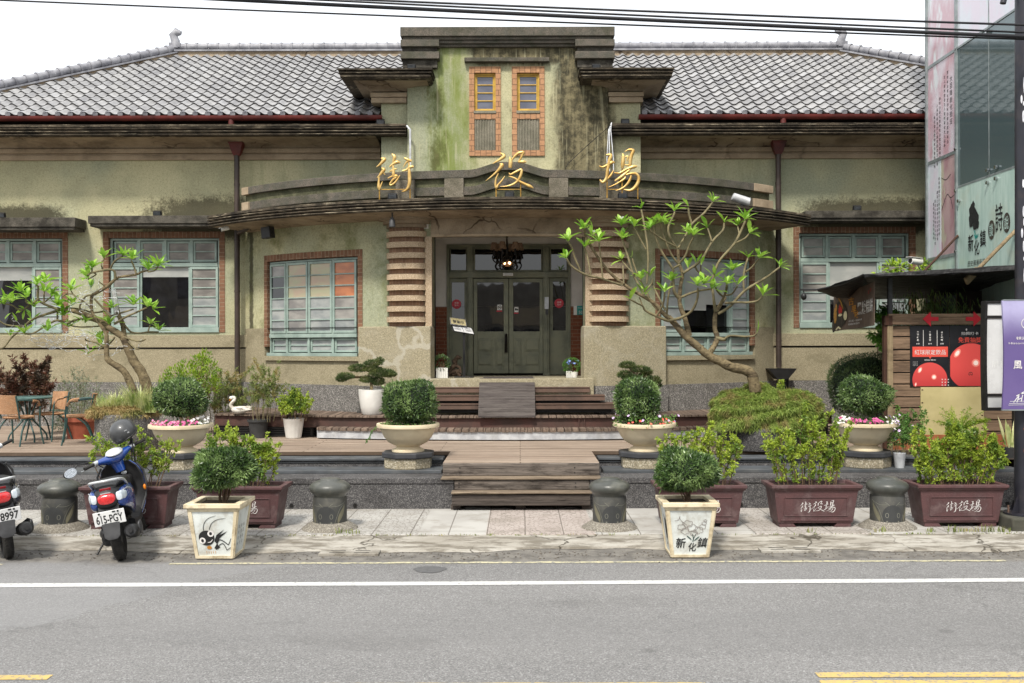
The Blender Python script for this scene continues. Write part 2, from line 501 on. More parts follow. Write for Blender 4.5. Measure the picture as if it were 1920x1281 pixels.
def mk_cracked(name,c1,c2,crack,vs=1.5,amt=0.8):
 m,g=newmat(name)
 col=g.mix(g.mr(g.noise(2.2,None,6,0.6),0.35,0.65),c1,c2)
 col=g.mix(g.m('MULTIPLY',g.mr(g.noise(90,None,2),0.45,0.65),0.35),col,tuple(a*0.4 for a in c1))
 n=g.N('ShaderNodeTexNoise');n.inputs['Scale'].default_value=3.0;g.put(n.inputs['Vector'],g.pos)
 ad=g.N('ShaderNodeVectorMath',operation='ADD');g.put(ad.inputs[0],g.pos)
 sc_=g.N('ShaderNodeVectorMath',operation='SCALE');g.put(sc_.inputs[0],n.outputs['Color']);sc_.inputs[3].default_value=0.45
 g.t.links.new(sc_.outputs[0],ad.inputs[1])
 e=g.vor(vs,ad.outputs[0],'DISTANCE_TO_EDGE')
 ck=g.m('MULTIPLY',g.mr(e,0.005,0.03,1.0,0.0),g.mr(g.noise(1.1,None,3),0.45,0.6))
 col=g.mix(g.m('MULTIPLY',ck,amt),col,crack)
 st=g.noise(1.0,g.sc(g.pos,(1.4,1.4,2.5)),7,0.7)
 col=g.mix(g.m('MULTIPLY',g.mr(st,0.5,0.68),0.55),col,tuple(a*0.35 for a in c2))
 g.out(col,0.9,g.bump(g.m('SUBTRACT',g.noise(50,None,4),ck),0.4,0.01),0,0.2)
 return m
def mk_terrazzo(name,c1,c2,c3,s=95,stain=0.5,sc_=None,vein=None):
 m,g=newmat(name)
 n=g.vor(s,None,'F1',1)
 v=g.xyz(n)[0]
 col=g.mix(g.mr(v,0.2,0.55),c1,c2)
 col=g.mix(g.mr(v,0.66,0.92),col,c3)
 col=g.mix(g.m('MULTIPLY',g.mr(g.noise(1.6,g.sc(g.pos,(1,1,1.8)),7,0.7),0.46,0.68),stain),col,sc_ or tuple(a*0.4 for a in c1))
 if vein is not None:
  q=g.N('ShaderNodeTexNoise');q.inputs['Scale'].default_value=1.7;q.inputs['Detail'].default_value=5;g.put(q.inputs['Vector'],g.pos)
  a_=g.N('ShaderNodeVectorMath',operation='MULTIPLY_ADD');g.put(a_.inputs[0],q.outputs['Color']);a_.inputs[1].default_value=(.9,.9,.9);g.put(a_.inputs[2],g.pos)
  e=g.vor(1.1,a_.outputs[0],'DISTANCE_TO_EDGE')
  vm=g.m('MULTIPLY',g.mr(e,.02,.05,1.0,0.0),g.mr(g.xyz(g.pos)[0],-1.2,-.8,1.0,.25))
  col=g.mix(g.m('MULTIPLY',vm,.5),col,vein)
 g.out(col,0.88,g.bump(g.vor(s),0.35,0.006),0,0.25)
 return m
def mk_wood(name,c1,c2,dark,w=0.14,along='x',off=0.0,rough=0.8,gapc=None,pl=3.2,weather=0.5):
 m,g=newmat(name)
 x,y,z=g.xyz(g.pos)
 if along=='x':u,v=x,y
 elif along=='y':u,v=y,x
 elif along=='xz':u,v=x,z
 else:u,v=z,x
 vec=g.comb(u,v,0.0)
 col,fac=g.brick(vec,c1,c2,gapc or dark,pl,w,0.008,0.37)
 s={'x':(1.2,28,28),'y':(28,1.2,28),'xz':(1.2,28,28),'z':(28,28,1.2)}[along]
 gr=g.noise(1.0,g.sc(g.pos,s),7,0.75,0.6)
 col=g.mix(g.m('MULTIPLY',g.mr(gr,0.42,0.66),0.75),col,dark)
 g2=g.noise(0.35,g.sc(g.pos,s),4,0.7,0.4)
 col=g.mix(g.m('MULTIPLY',g.mr(g2,0.5,0.68),0.5),col,dark)
 col=g.mix(g.m('MULTIPLY',g.mr(g.noise(2.5,None,6,0.7),0.45,0.7),weather),col,tuple(a*0.6+0.02 for a in c2))
 g.out(col,rough,g.bump(g.m('SUBTRACT',gr,g.m('MULTIPLY',fac,2.0)),0.5,0.008),0,0.25)
 return m
def mk_timber(name,c1,c2,dark,k=0.75,s=(1.0,16,22)):
 m,g=newmat(name)
 gr=g.noise(1.0,g.sc(g.pos,s),7,0.7,0.8)
 col=g.mix(g.mr(gr,0.35,0.65),c1,c2)
 col=g.mix(g.m('MULTIPLY',g.mr(g.noise(1.8,g.sc(g.pos,(1.0,1,5)),8,0.72),0.46,0.66),k),col,dark)
 ck=g.mr(g.noise(1.0,g.sc(g.pos,(1.2*s[0],2.2*s[1],2.2*s[2])),6,0.75),0.58,0.68)
 col=g.mix(g.m('MULTIPLY',ck,0.7),col,tuple(a*0.3 for a in dark))
 g.out(col,0.88,g.bump(g.m('SUBTRACT',gr,ck),0.8,0.025 if s[0]==s[2]else 0.012),0,0.2)
 return m
def mk_pane(name,c,rough=0.08,wav=0.25,spec=0.6,c2=None):
 m,g=newmat(name)
 col=g.mix(g.mr(g.noise(2.2,g.sc(g.pos,(1,1,2.2)),4),0.35,0.65),c,c2 or tuple(a*0.7 for a in c))
 g.out(col,rough,g.bump(g.noise(2.2,g.sc(g.pos,(1.6,1.0,0.7)),1),wav,0.02),0,spec)
 return m
M={}
M['plaster']=mk_plaster('olive_plaster')
M['tower_plaster']=mk_plaster('mossy_plaster',True)
M['cornice_dark']=mk_aged('weathered_black_cornice',C(92,82,68),C(62,56,47),C(26,24,21),C(178,166,142),lscale=(0.6,0.6,9))
M['concrete_old']=mk_aged('old_grey_stucco',C(102,97,88),C(76,73,66),C(38,35,31),None,amt=0.8)
M['parapet']=mk_aged('parapet_stucco',C(112,104,94),C(92,90,82),C(60,62,46),None,amt=0.6,sp=0.7)
M['parapet_body']=mk_aged('mossy_parapet_body',C(116,114,90),C(90,92,68),C(52,52,40),None,amt=0.7)
M['parapet_block']=mk_aged('parapet_block_stucco',C(132,124,110),C(112,106,92),C(76,74,58),None,amt=0.4,sp=0.7)
M['cove']=mk_cracked('brown_cove_plaster',C(164,148,126),C(136,120,100),C(52,38,28),1.4)
M['mould']=mk_cracked('tan_moulding',C(174,156,132),C(154,137,114),C(70,56,44),0.5,0.3)
M['stone']=mk_terrazzo('washed_stone',C(150,141,116),C(132,123,100),C(164,155,130),100,0.5,C(104,98,76))
M['pedestal']=mk_terrazzo('repaired_washed_stone',C(150,141,116),C(130,122,100),C(170,161,136),100,0.25,C(172,166,150),C(182,177,163))
M['plinth']=mk_terrazzo('pebble_dash',C(112,109,105),C(84,82,80),C(158,154,148),95,0.35,C(74,70,60))
M['brick']=mk_brick('brown_brick',C(132,98,76),C(114,84,66),C(150,132,110),0.24,0.075,0.005)
M['brick_v']=mk_brick('brown_brick_soldier',C(126,92,72),C(108,80,62),C(146,128,106),0.24,0.075,0.005,'zx')
M['tbrick']=mk_brick('orange_brick',C(178,136,102),C(164,122,90),C(112,88,68),0.26,0.105,0.006)
M['tbrick_v']=mk_brick('orange_brick_soldier',C(178,136,102),C(164,122,90),C(112,88,68),0.26,0.105,0.006,'zx')
M['ribbed']=mk_aged('ribbed_grey_render',C(150,144,128),C(128,124,108),C(96,92,76),None,amt=0.4)
M['frame']=std('sage_green_paint',C(150,166,157),C(132,149,141),5,0.55,0.05,40,dirt=C(100,110,104),damt=0.4)
M['yframe']=std('yellow_paint',C(196,160,66),C(172,136,52),6,0.5,0.04,40)
M['pane']=mk_pane('pane_curtain',C(146,142,135),0.08,0.12,0.6,C(112,108,104))
M['pane2']=mk_pane('pane_frosted',C(156,158,154),0.22,0.12,0.5,C(126,130,130))
M['pane_white']=mk_pane('pane_blind',C(168,168,163),0.35,0.1,0.3,C(150,152,148))
M['pane_dark']=mk_pane('pane_dark',C(24,24,27),0.02,0.10,0.9,C(14,13,13))
M['pane_warm']=mk_pane('pane_warm',C(168,146,124),0.12,0.12,0.6,C(160,158,126))  # warmth of the room inside put into the pane colour
M['pane_orange_light']=mk_pane('pane_orange_light',C(186,116,72),0.12,0.15,0.6,C(140,80,50))  # orange light from inside, painted as the pane's own colour
M['pane_tower']=mk_pane('pane_tower',C(96,98,110),0.12,0.2,0.7,C(76,78,92))
M['door']=std('dark_olive_paint',C(122,122,100),C(106,108,90),4,0.5,0.05,30,dirt=C(60,60,46),damt=0.3)
M['lobby']=std('lobby_plaster',C(206,200,192),C(192,186,178),3,0.85,0.06,30)
M['lobby_brick']=mk_brick('lobby_brick',C(126,76,54),C(108,64,46),C(134,106,86),0.22,0.07,0.006)
M['colband']=mk_terrazzo('column_band',C(176,156,130),C(154,134,110),C(198,180,154),120,0.2)
M['colbrick']=mk_brick('column_tiles',C(138,108,86),C(122,94,76),C(156,134,112),0.06,0.2,0.003,'xz',0.0)
M['tile']=None
m,g=newmat('grey_roof_tile')
col=g.mix(g.mr(g.noise(4.5,None,3),0.35,0.65),C(158,157,156),C(138,137,136))
x,y,z=g.xyz(g.pos)
wn=g.N('ShaderNodeTexWhiteNoise',noise_dimensions='2D');g.put(wn.inputs['Vector'],g.comb(g.m('FLOOR',g.m('ADD',g.m('DIVIDE',x,0.2365),0.35)),g.m('FLOOR',g.m('MULTIPLY',g.m('SUBTRACT',y,18.86),16/4.49)),0.0))
col=g.mix(g.m('MULTIPLY',wn.outputs[0],0.45),col,C(104,104,108))
col=g.mix(g.mr(wn.outputs[0],0.9,0.95,0.0,0.35),col,C(186,186,186))
col=g.mix(g.m('MULTIPLY',g.mr(g.noise(1.5,None,7,0.7),0.5,0.7),0.45),col,C(104,104,108))
g.out(col,0.55,g.bump(g.noise(40,None,3),0.12,0.004),0,0.35)
M['tile']=m
M['tile_old']=std('ridge_tile',C(150,150,154),C(120,120,126),6,0.5,0.1,40,dirt=C(80,80,84),damt=0.5)
M['gutter']=std('red_oxide_gutter',C(108,44,39),C(86,37,33),3,0.5,0.08,30,dirt=C(50,26,24),damt=0.6)
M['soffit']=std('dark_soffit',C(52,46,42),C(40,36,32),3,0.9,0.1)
M['pipe']=std('dark_brown_pipe',C(66,54,48),C(54,45,40),5,0.45,0.05,20)
M['black']=std('black_metal',C(34,33,33),C(26,25,25),8,0.4,0.04,40)
M['blackplastic']=std('black_plastic',C(40,40,41),C(30,30,31),8,0.5,0.06,90)
M['rubber']=std('tyre_rubber',C(32,31,30),C(44,42,39),10,0.85,0.2,60)
M['darkgrey']=std('dark_grey_plastic',C(66,66,67),C(52,52,53),8,0.5,0.05,50)
M['chrome']=std('chrome',(0.6,0.6,0.6),(0.45,0.45,0.45),9,0.18,0.0,metal=1.0)
M['steel']=std('galvanised_steel',C(196,198,200),C(168,170,174),7,0.5,0.05,30,metal=0.2,dirt=C(136,134,130),damt=0.5)
M['white']=std('white_paint',C(226,224,218),C(212,210,204),4,0.4,0.04,20,dirt=C(170,164,150),damt=0.25)
M['gold']=std('gold_leaf',C(216,184,118),C(192,154,86),9,0.38,0.1,40,metal=0.55,dirt=C(150,112,60),damt=0.35)
M['goldpost']=std('gold_post',C(176,138,64),C(140,108,50),9,0.5,0.1,40,metal=0.4)
M['deck']=mk_wood('deck_planks',C(188,170,152,0.8),C(166,147,130,0.8),C(100,84,70,0.8),0.145,'x',weather=0.35)
M['deckred']=mk_wood('red_brown_planks',C(158,138,122,0.7),C(132,114,100,0.7),C(66,54,46),0.12,'y',weather=0.4)
M['timber']=mk_timber('grey_sleepers',C(118,109,101),C(90,83,77),C(44,39,35),0.9)
M['timberlow']=mk_timber('dark_sleepers',C(86,78,72),C(64,58,54),C(30,27,25))
M['tread']=mk_timber('worn_treads',C(168,150,128,0.62),C(138,122,104,0.62),C(80,68,56,0.6),0.4)
M['redsteel']=std('rusty_red_steel',C(88,58,51),C(72,54,47),2.2,0.7,0.2,30,dirt=C(62,50,44),ds=1.5,damt=0.8)
M['rust']=std('rusty_steel_tread',C(100,78,66),C(82,66,57),2.5,0.7,0.2,30,dirt=C(58,46,40),damt=0.6)
M['ramp']=mk_timber('ramp_boards',C(92,86,82),C(74,68,66),C(52,46,44),0.5,(1.2,30,30))
M['terrazzo']=mk_terrazzo('dark_terrazzo',C(84,82,82),C(58,57,58),C(116,114,112),110,0.6,C(48,46,45))
M['slate']=std('slate_ledge',C(92,96,100,0.8),C(74,77,80,0.8),3,0.55,0.15,20,dirt=C(120,118,112,0.8),damt=0.4)
M['pedstone']=mk_terrazzo('bowl_stand_stone',C(156,146,124),C(124,116,98),C(190,182,162),70,0.45,C(80,72,56))
M['bowl']=std('cream_bowl',C(220,206,176),C(206,190,160),2.5,0.5,0.06,30,dirt=C(172,152,120),ds=3,damt=0.35)
M['maroon']=std('maroon_planter',C(92,64,64),C(74,52,53),5,0.55,0.2,50,dirt=C(132,112,110),ds=5,damt=0.4,speck=.25)
M['cream']=std('cream_planter_frame',C(216,203,174),C(198,184,154),4,0.6,0.08,40,dirt=C(128,108,80),ds=8,damt=0.5)
M['wpanel']=std('white_planter_panel',C(216,220,216),C(198,202,198),3,0.5,0.05,30,dirt=C(150,140,122),ds=6,damt=0.45)
M['soil']=std('soil',C(78,62,48),C(54,44,36),20,0.95,0.9,60,bdist=0.03)
M['ink']=std('black_ink',C(34,34,34),C(24,24,24),8,0.7,0.0)
M['whiteink']=std('white_lettering',C(224,220,216),C(196,192,190),20,0.7,0.0)
M['bollard']=std('bollard_enamel',C(78,79,75),C(64,66,62),4,0.38,0.06,30,dirt=C(130,128,116),ds=5,damt=0.3)
M['bollard_low']=std('bollard_sleeve',C(70,70,67),C(60,60,57),4,0.5,0.06,30,dirt=C(112,108,96),ds=5,damt=0.3)
M['bollard_ink']=std('bollard_drawing_dark',C(60,61,61),C(54,55,55),6,0.5,0.0)
M['bollard_line']=std('bollard_drawing_line',C(120,120,110),C(104,104,94),6,0.6,0.0)
M['bollard_tan']=std('bollard_drawing_tan',C(116,112,92),C(100,97,80),8,0.6,0.0)
M['gravelcone']=mk_terrazzo('washed_gravel',C(140,134,122,.8),C(112,107,98,.8),C(168,162,150,.8),95,0.3,C(96,90,80))
M['terracotta']=std('terracotta',C(150,80,58),C(132,68,48),5,0.7,0.08,40)
M['potblack']=std('black_pot',C(58,58,58),C(46,46,46),5,0.6,0.06,30)
M['rattan']=mk_brick('rattan_weave',C(206,164,128),C(186,142,106),C(120,84,56),0.03,0.012,0.002)
M['greentube']=std('green_tube',C(54,84,80),C(44,70,68),8,0.45,0.03,30)
M['tabletop']=std('table_top',C(86,112,108),C(70,96,92),8,0.3,0.03,30)
M['bark']=mk_timber('plumeria_bark',C(130,116,88),C(100,88,66),C(58,49,40),0.8,(14,14,14))
M['bark_twig']=std('twig_bark',C(122,112,82),C(94,86,62),9,0.8,0.3,30)
M['stem']=std('shrub_stems',C(106,86,66),C(84,68,52),12,0.9,0.2,40)
M['leaf_lime']=leafmat('plumeria_leaf',C(150,190,62),C(112,160,54),C(168,202,92),0.35,0.35)
M['leaf_yellow']=leafmat('euonymus_leaf',C(178,192,72),C(138,162,58),C(108,136,56),0.35,0.4)
M['leaf_top']=leafmat('topiary_leaf',C(86,114,54),C(44,68,36),C(134,158,96),0.2,0.36,0.6)
M['leaf_dark']=leafmat('dark_leaf',C(84,106,66),C(54,74,46),C(100,118,70),0.15)
M['leaf_deep']=std('dark_core_green',C(30,44,26),C(20,31,19),9,0.9,0.6,30)
M['leaf_red']=leafmat('red_leaf',C(122,76,62),C(88,72,52),C(70,58,46),0.2)
M['leaf_grey']=leafmat('silver_leaf',C(140,150,128),C(108,120,98),C(120,130,90),0.2)
M['leaf_olive']=leafmat('wispy_leaf',C(138,150,88),C(110,128,66),C(156,140,84),0.25)
M['leaf_conifer']=leafmat('golden_conifer',C(160,184,52),C(112,144,40),C(96,130,44),0.25)
M['leaf_pine']=leafmat('juniper_needle',C(74,92,46),C(52,70,36),C(98,108,58),0.15,0.6)
M['moss']=leafmat('mound_grass',C(156,172,84),C(112,136,58),C(148,138,84),0.35,0.6)
M['moss_core']=std('mound_core',C(74,84,36),C(70,58,36),7,0.95,0.8,40)
M['straw']=leafmat('straw_grass',C(186,164,112),C(150,130,84),C(126,126,70),0.25,0.7)
M['grass_var']=leafmat('variegated_grass',C(240,238,190),C(200,208,134),C(150,172,90),0.3,0.5)
M['fl_pink']=leafmat('pink_petals',C(214,116,156),C(232,164,194),C(200,96,124),0.2)
M['fl_mag']=leafmat('magenta_petals',C(196,70,132),C(214,110,164),None,0.2)
M['fl_white']=leafmat('white_petals',C(240,238,232),C(228,224,220),None,0.2)
M['fl_red']=leafmat('coral_petals',C(228,88,80),C(236,120,100),None,0.2)
M['fl_lilac']=leafmat('lilac_petals',C(206,176,222),C(226,200,234),None,0.2)
M['fl_blue']=leafmat('blue_petals',C(92,120,206),C(150,170,226),None,0.2)
M['leaf_fl']=leafmat('bedding_leaf',C(96,136,60),C(72,112,50),C(128,160,84),0.2)
M['blue']=std('blue_car_paint',C(28,66,140),C(24,58,128),4,0.22,0.0,coat=0.8,spec=0.6)
M['silver']=std('silver_plastic',C(196,198,198),C(180,182,184),8,0.3,0.02,30,metal=0.3)
M['redlens']=std('red_lens',C(206,36,38),C(176,26,30),30,0.15,0.25,120,spec=0.8,coat=0.5)
M['redreflector']=std('red_reflector',C(140,18,26),C(120,14,20),30,0.2,0.1,120)
M['clearlens']=std('clear_lens',C(214,222,228),C(190,200,208),30,0.1,0.2,90,spec=0.8,coat=0.5)
M['orangelens']=std('orange_lens',C(226,134,34),C(200,110,24),30,0.2,0.1)
M['plate']=std('number_plate',C(232,232,230),C(222,222,220),5,0.4,0.02,30)
M['mirror']=std('mirror_glass',(0.85,0.87,0.88),(0.8,0.82,0.84),2,0.03,0.0,metal=1.0)
M['helmet']=std('matt_grey_helmet',C(66,67,68),C(58,59,60),6,0.38,0.02,40,coat=0.25)
M['helmet_in']=std('helmet_lining',C(28,27,27),C(20,20,20),14,0.95,0.3,90)
M['seat']=std('black_vinyl',C(36,36,37),C(28,28,29),10,0.5,0.12,130)
M['engine']=std('engine_metal',C(54,54,55),C(36,36,36),14,0.5,0.2,40,metal=0.4)
M['kioskwood']=mk_timber('kiosk_planks',C(142,118,97),C(114,94,76),C(64,51,42),0.6,(1.0,30,26))
M['kioskpost']=mk_timber('kiosk_post_wood',C(150,132,104),C(126,110,86),C(84,70,54),0.5,(20,20,1.0))
M['darkpost']=mk_timber('dark_post_wood',C(84,58,46),C(64,46,38),C(40,30,26),0.5,(20,20,1.0))
M['tarp']=std('black_tarpaulin',C(26,25,26),C(19,18,19),3,0.6,0.5,9,bdist=0.05)
M['posterblack']=std('black_poster',C(32,32,36),C(28,28,32),3,0.35,0.05,8,bdist=0.02)
M['arrowred']=std('red_vinyl',C(192,28,44),C(180,24,40),5,0.45,0.0)
M['postered']=std('poster_red',C(214,84,70),C(214,76,62),5,0.4,0.0)
M['beige']=std('beige_board',C(190,176,128),C(180,166,118),3,0.6,0.04,20,dirt=C(150,138,96),damt=0.3)
M['orange']=std('orange_board',C(166,102,68),C(150,90,58),4,0.6,0.05,20)
M['purple']=None
m,g=newmat('purple_banner')
z_=g.xyz(g.obj)[2]
col=g.mix(g.mr(z_,0.75,1.25),C(98,84,132),C(170,166,200))
col=g.mix(g.m('MULTIPLY',g.mr(g.noise(2.5,None,4),0.4,0.65),0.3),col,C(84,70,122))
g.out(col,0.55,g.bump(g.noise(5,None,3),0.2,0.02),0,0.3)
M['purple']=m
M['lightbox']=std('milky_acrylic',C(206,206,206),C(196,196,196),3,0.25,0.0,spec=0.5)
M['lb_ghost']=std('faded_lettering',C(220,220,218),C(214,214,212),3,0.3,0.0)
M['brownbanner']=std('brown_banner_cloth',C(104,88,77),C(92,77,68),3,0.7,0.2,12,bdist=0.02)
M['bowlfood']=std('banner_dark_bowl',C(66,60,50),C(52,46,40),5,0.7,0.0)
M['foodyellow']=std('banner_yellow_food',C(196,148,66),C(160,110,50),14,0.7,0.0)
M['foodred']=std('banner_red_food',C(190,54,44),C(150,40,36),14,0.7,0.0)
M['foodegg']=std('banner_egg',C(226,216,176),C(206,196,156),14,0.7,0.0)
M['goldtext']=std('banner_gold_text',C(196,140,58),C(168,112,44),9,0.7,0.0)
M['pole']=std('dark_street_pole',C(44,44,52),C(36,36,43),3,0.4,0.06,30,dirt=C(70,62,62),ds=6,damt=0.35)
M['flake']=std('peeling_paint',C(226,226,230),C(180,180,188),10,0.7,0.1)
M['rustspot']=std('rust_spot',C(140,84,58),C(104,60,42),12,0.9,0.3)
M['basestone']=std('mossy_base_block',C(86,84,74,0.8),C(70,70,60,0.8),5,0.9,0.4,40)
M['cable']=std('black_cable',C(30,30,34),C(24,24,28),3,0.5,0.0)
M['teal']=std('teal_plate',C(44,150,140),C(38,138,130),3,0.4,0.0)
M['redsign']=std('red_disc',C(186,34,52),C(176,30,46),3,0.45,0.0)
M['shade']=None
m,g=newmat('lamp_shade');g.out(g.mix(g.mr(g.noise(30,g.sc(g.pos,(3,3,0.2)),2),0.4,0.6),C(150,122,98),C(118,94,74)),0.8,trans=0.3);M['shade']=m
m,g=newmat('lit_bulb');g.out((1,0.72,0.4),0.5,emit=(1.0,0.62,0.3),estr=5.0);M['bulb']=m
M['bronze']=std('dark_bronze',C(44,38,34),C(32,28,26),9,0.4,0.1,40,metal=0.6)
M['glassteal']=None
m,g=newmat('film_coated_glass')
gr=g.mr(g.noise(60,None,3,0.7),0.4,0.65)
col=g.mix(g.m('MULTIPLY',gr,0.5),C(104,122,124,0.8),C(84,100,102,0.8))
g.out(col,0.045,None,0.35,0.9);M['glassteal']=m
m,g=newmat('mint_film')
st=g.noise(1.0,g.sc(g.pos,(3,9,1.2)),6,0.7)
col=g.mix(g.mr(st,0.35,0.65),C(184,204,194),C(164,188,178))
col=g.mix(g.m('MULTIPLY',g.mr(g.noise(2,None,5),0.5,0.7),0.4),col,C(178,182,160))
g.out(col,0.2,None,0,0.5);M['mint']=m
def mk_pink(name,c1,c2,c3):
 m,g=newmat(name)
 col=g.mix(g.mr(g.noise(1.2,g.sc(g.pos,(1,1.6,1.0)),5),0.38,0.6),c1,c2)
 col=g.mix(g.mr(g.noise(1.7,g.sc(g.pos,(1,2,0.8)),4),0.52,0.66),col,c3)
 g.out(col,0.12,g.bump(g.noise(3,None,2),0.1,0.02),0,0.8)
 return m
M['pinkfilm']=mk_pink('pink_film',C(204,192,200),C(188,152,160),C(206,210,212))
M['pinkdull']=mk_pink('faded_pink_film',C(178,152,152),C(160,124,130),C(178,172,152))
M['palefilm']=mk_pink('pale_lilac_film',C(206,210,218),C(212,202,214),C(200,212,212))
M['alu']=std('aluminium_frame',C(150,158,158),C(128,136,136),6,0.4,0.04,20,metal=0.4)
M['swan']=std('white_swan_glaze',C(226,222,212),C(204,198,186),9,0.6,0.2,30,dirt=C(140,130,114),ds=9,damt=0.5)
M['driftwood']=mk_timber('driftwood',C(96,80,66),C(74,60,50),C(44,36,30),0.5,(9,9,9))
M['wire']=std('pale_wire',C(206,208,210),C(180,182,184),9,0.5,0.0)
M['shop']=std('shophouse_tiles',C(150,144,134),C(128,122,114),2,0.6,0.05)
M['shopdark']=std('shophouse_opening',C(60,60,64),C(44,44,48),2,0.3,0.0)
M['shopsign']=std('shophouse_sign',C(190,176,150),C(176,160,140),2,0.5,0.0)
M['spot_glass']=std('floodlight_glass',C(90,94,98),C(70,74,78),9,0.1,0.0,spec=0.8)
# ------------------------------------------------------------------ ground
PAV=0.10
DECK=0.67
PLAT=1.05
THR=1.655
def sheet(name,x0,x1,y0,y1,z,mat,nx=1,ny=1):
 mb=MB()
 for i in range(nx):
  for j in range(ny):
   a,b=x0+(x1-x0)*i/nx,x0+(x1-x0)*(i+1)/nx;c,d=y0+(y1-y0)*j/ny,y0+(y1-y0)*(j+1)/ny
   mb.quad((a,c,z),(b,c,z),(b,d,z),(a,d,z))
 return obj(name,mb,mat,kind='structure')
m,g=newmat('earth');g.out(g.mix(g.noise(0.5),C(110,104,90,0.7),C(90,92,70,0.7)),0.95);M['earth']=m
sheet('ground',-400,400,-200,900,-0.05,M['earth'])
m,g=newmat('asphalt')
x,y,z=g.xyz(g.pos)
base=g.mix(g.mr(g.noise(0.7,g.sc(g.pos,(0.35,1.2,1)),6,0.6),0.35,0.65),(0.156,0.153,0.149),(0.186,0.182,0.177))
gr=g.vor(110,None,'F1',1);gv=g.xyz(gr)[0]
g35=g.xyz(g.vor(80,None,'F1',1))[0]
base=g.mix(g.m('MULTIPLY',g.mr(gv,0.55,0.95),0.5),base,(0.32,0.315,0.31))
base=g.mix(g.m('MULTIPLY',g.mr(g35,0.90,0.97),0.4),base,(0.40,0.395,0.39))
base=g.mix(g.m('MULTIPLY',g.mr(gv,0.32,0.05),0.55),base,(0.085,0.084,0.083))
lane=g.m('MULTIPLY',g.band(y,7.3,8.3,0.4),0.28)
base=g.mix(lane,base,(0.14,0.138,0.136))
seam=g.m('ADD',x,g.m('MULTIPLY',g.noise(1.2,None,5),1.6))
seam=g.m('ADD',seam,g.m('MULTIPLY',y,-0.75))
base=g.mix(g.m('MULTIPLY',g.mr(seam,-9.3,-9.22,1.0,0.0),0.45),base,(0.225,0.224,0.224))
st=g.mr(g.noise(0.9,g.sc(g.pos,(0.5,1.0,1)),6,0.6),0.56,0.72)
base=g.mix(g.m('MULTIPLY',st,0.35),base,(0.105,0.102,0.098))
sp_=g.mr(g.vor(0.8,None),0.03,0.07,1.0,0.0)
base=g.mix(g.m('MULTIPLY',sp_,0.35),base,(0.06,0.058,0.055))
ve=g.N('ShaderNodeTexVoronoi',feature='DISTANCE_TO_EDGE');ve.inputs['Scale'].default_value=0.45
wn=g.N('ShaderNodeTexNoise');wn.inputs['Scale'].default_value=1.6;wn.inputs['Detail'].default_value=6;g.put(wn.inputs['Vector'],g.pos)
wa=g.N('ShaderNodeVectorMath',operation='MULTIPLY_ADD');g.put(wa.inputs[0],wn.outputs['Color']);wa.inputs[1].default_value=(1.1,1.1,0);g.put(wa.inputs[2],g.pos)
g.t.links.new(wa.outputs[0],ve.inputs['Vector'])
crk=g.m('MULTIPLY',g.mr(ve.outputs[0],0.002,0.011,1.0,0.0),g.mr(g.noise(0.35,None,3),0.5,0.6))
base=g.mix(g.m('MULTIPLY',crk,0.22),base,(0.06,0.06,0.058))
ed=g.m('ADD',y,g.m('MULTIPLY',g.m('SUBTRACT',g.noise(1.3,None,6),0.5),0.5))
base=g.mix(g.m('MULTIPLY',g.mr(ed,10.15,10.4),0.75),base,g.mix(g.mr(g.noise(5,None,7,0.7),0.35,0.65),(0.205,0.188,0.160),(0.085,0.076,0.064)))
g.out(base,0.88,g.bump(g.m('ADD',gv,g.m('MULTIPLY',g.noise(35,None,4),1.2)),0.55,0.006),0,0.3)
M['asphalt']=m
sheet('road',-70,70,-7.0,10.95,0.0,M['asphalt'])
def worn(name,c,k0=0.42,k1=0.5):
 m,g=newmat(name)
 f=g.mr(g.noise(22,None,6,0.75),k0,k1)
 col=g.mix(f,(0.2,0.197,0.19),c)
 col=g.mix(g.m('MULTIPLY',g.mr(g.noise(3,None,4),0.4,0.7),0.3),col,tuple(a*0.7 for a in c))
 g.out(col,0.8,g.bump(g.noise(90,None,3),0.3,0.004),0,0.3)
 return m
M['wline']=worn('worn_white_line',(0.50,0.50,0.485),0.34,0.46)
M['yline']=worn('worn_yellow_line',(0.50,0.36,0.13),0.40,0.50)
M['pline']=worn('road_edge_line',(0.50,0.46,0.30),0.42,0.52)
def strip(name,x0,x1,yf,half,z,mat,n=60,wob=0.0):
 mb=MB();r=random.Random(3)
 xs=[x0+(x1-x0)*i/n for i in range(n+1)]
 o=[(r.uniform(-wob,wob),r.uniform(-wob,wob))for _ in xs]
 for i in range(n):
  mb.quad((xs[i],yf(xs[i])-half+o[i][0],z),(xs[i+1],yf(xs[i+1])-half+o[i+1][0],z),(xs[i+1],yf(xs[i+1])+half+o[i+1][1],z),(xs[i],yf(xs[i])+half+o[i][1],z))
 return obj(name,mb,mat,kind='structure')
strip('white_road_line',-60,60,lambda x:9.36+0.012*x+0.0010*x*x*0.6,0.072,0.004,M['wline'],200,0.006)
strip('road_edge_line',-3.6,5.0,lambda x:10.24+0.006*x,0.032,0.004,M['pline'],90,0.012)
strip('road_edge_line',-30,-5.3,lambda x:10.2,0.03,0.004,M['pline'],60,0.012)
yb=6.735
strip('yellow_road_line',-30,X(92,yb),lambda x:yb,0.05,0.004,M['yline'],60,0.006)
strip('yellow_road_line',X(1531,yb),30,lambda x:yb+0.01,0.05,0.004,M['yline'],60,0.006)
strip('yellow_road_line',X(600,6.6),X(1320,6.6),lambda x:6.55,0.05,0.004,M['yline'],30,0.006)
strip('yellow_road_line',X(1535,6.62),30,lambda x:6.585,0.05,0.004,M['yline'],60,0.006)
mb=MB();n=40;rr=random.Random(5)
c=Vector((X(806,10.0),9.93,0.004))
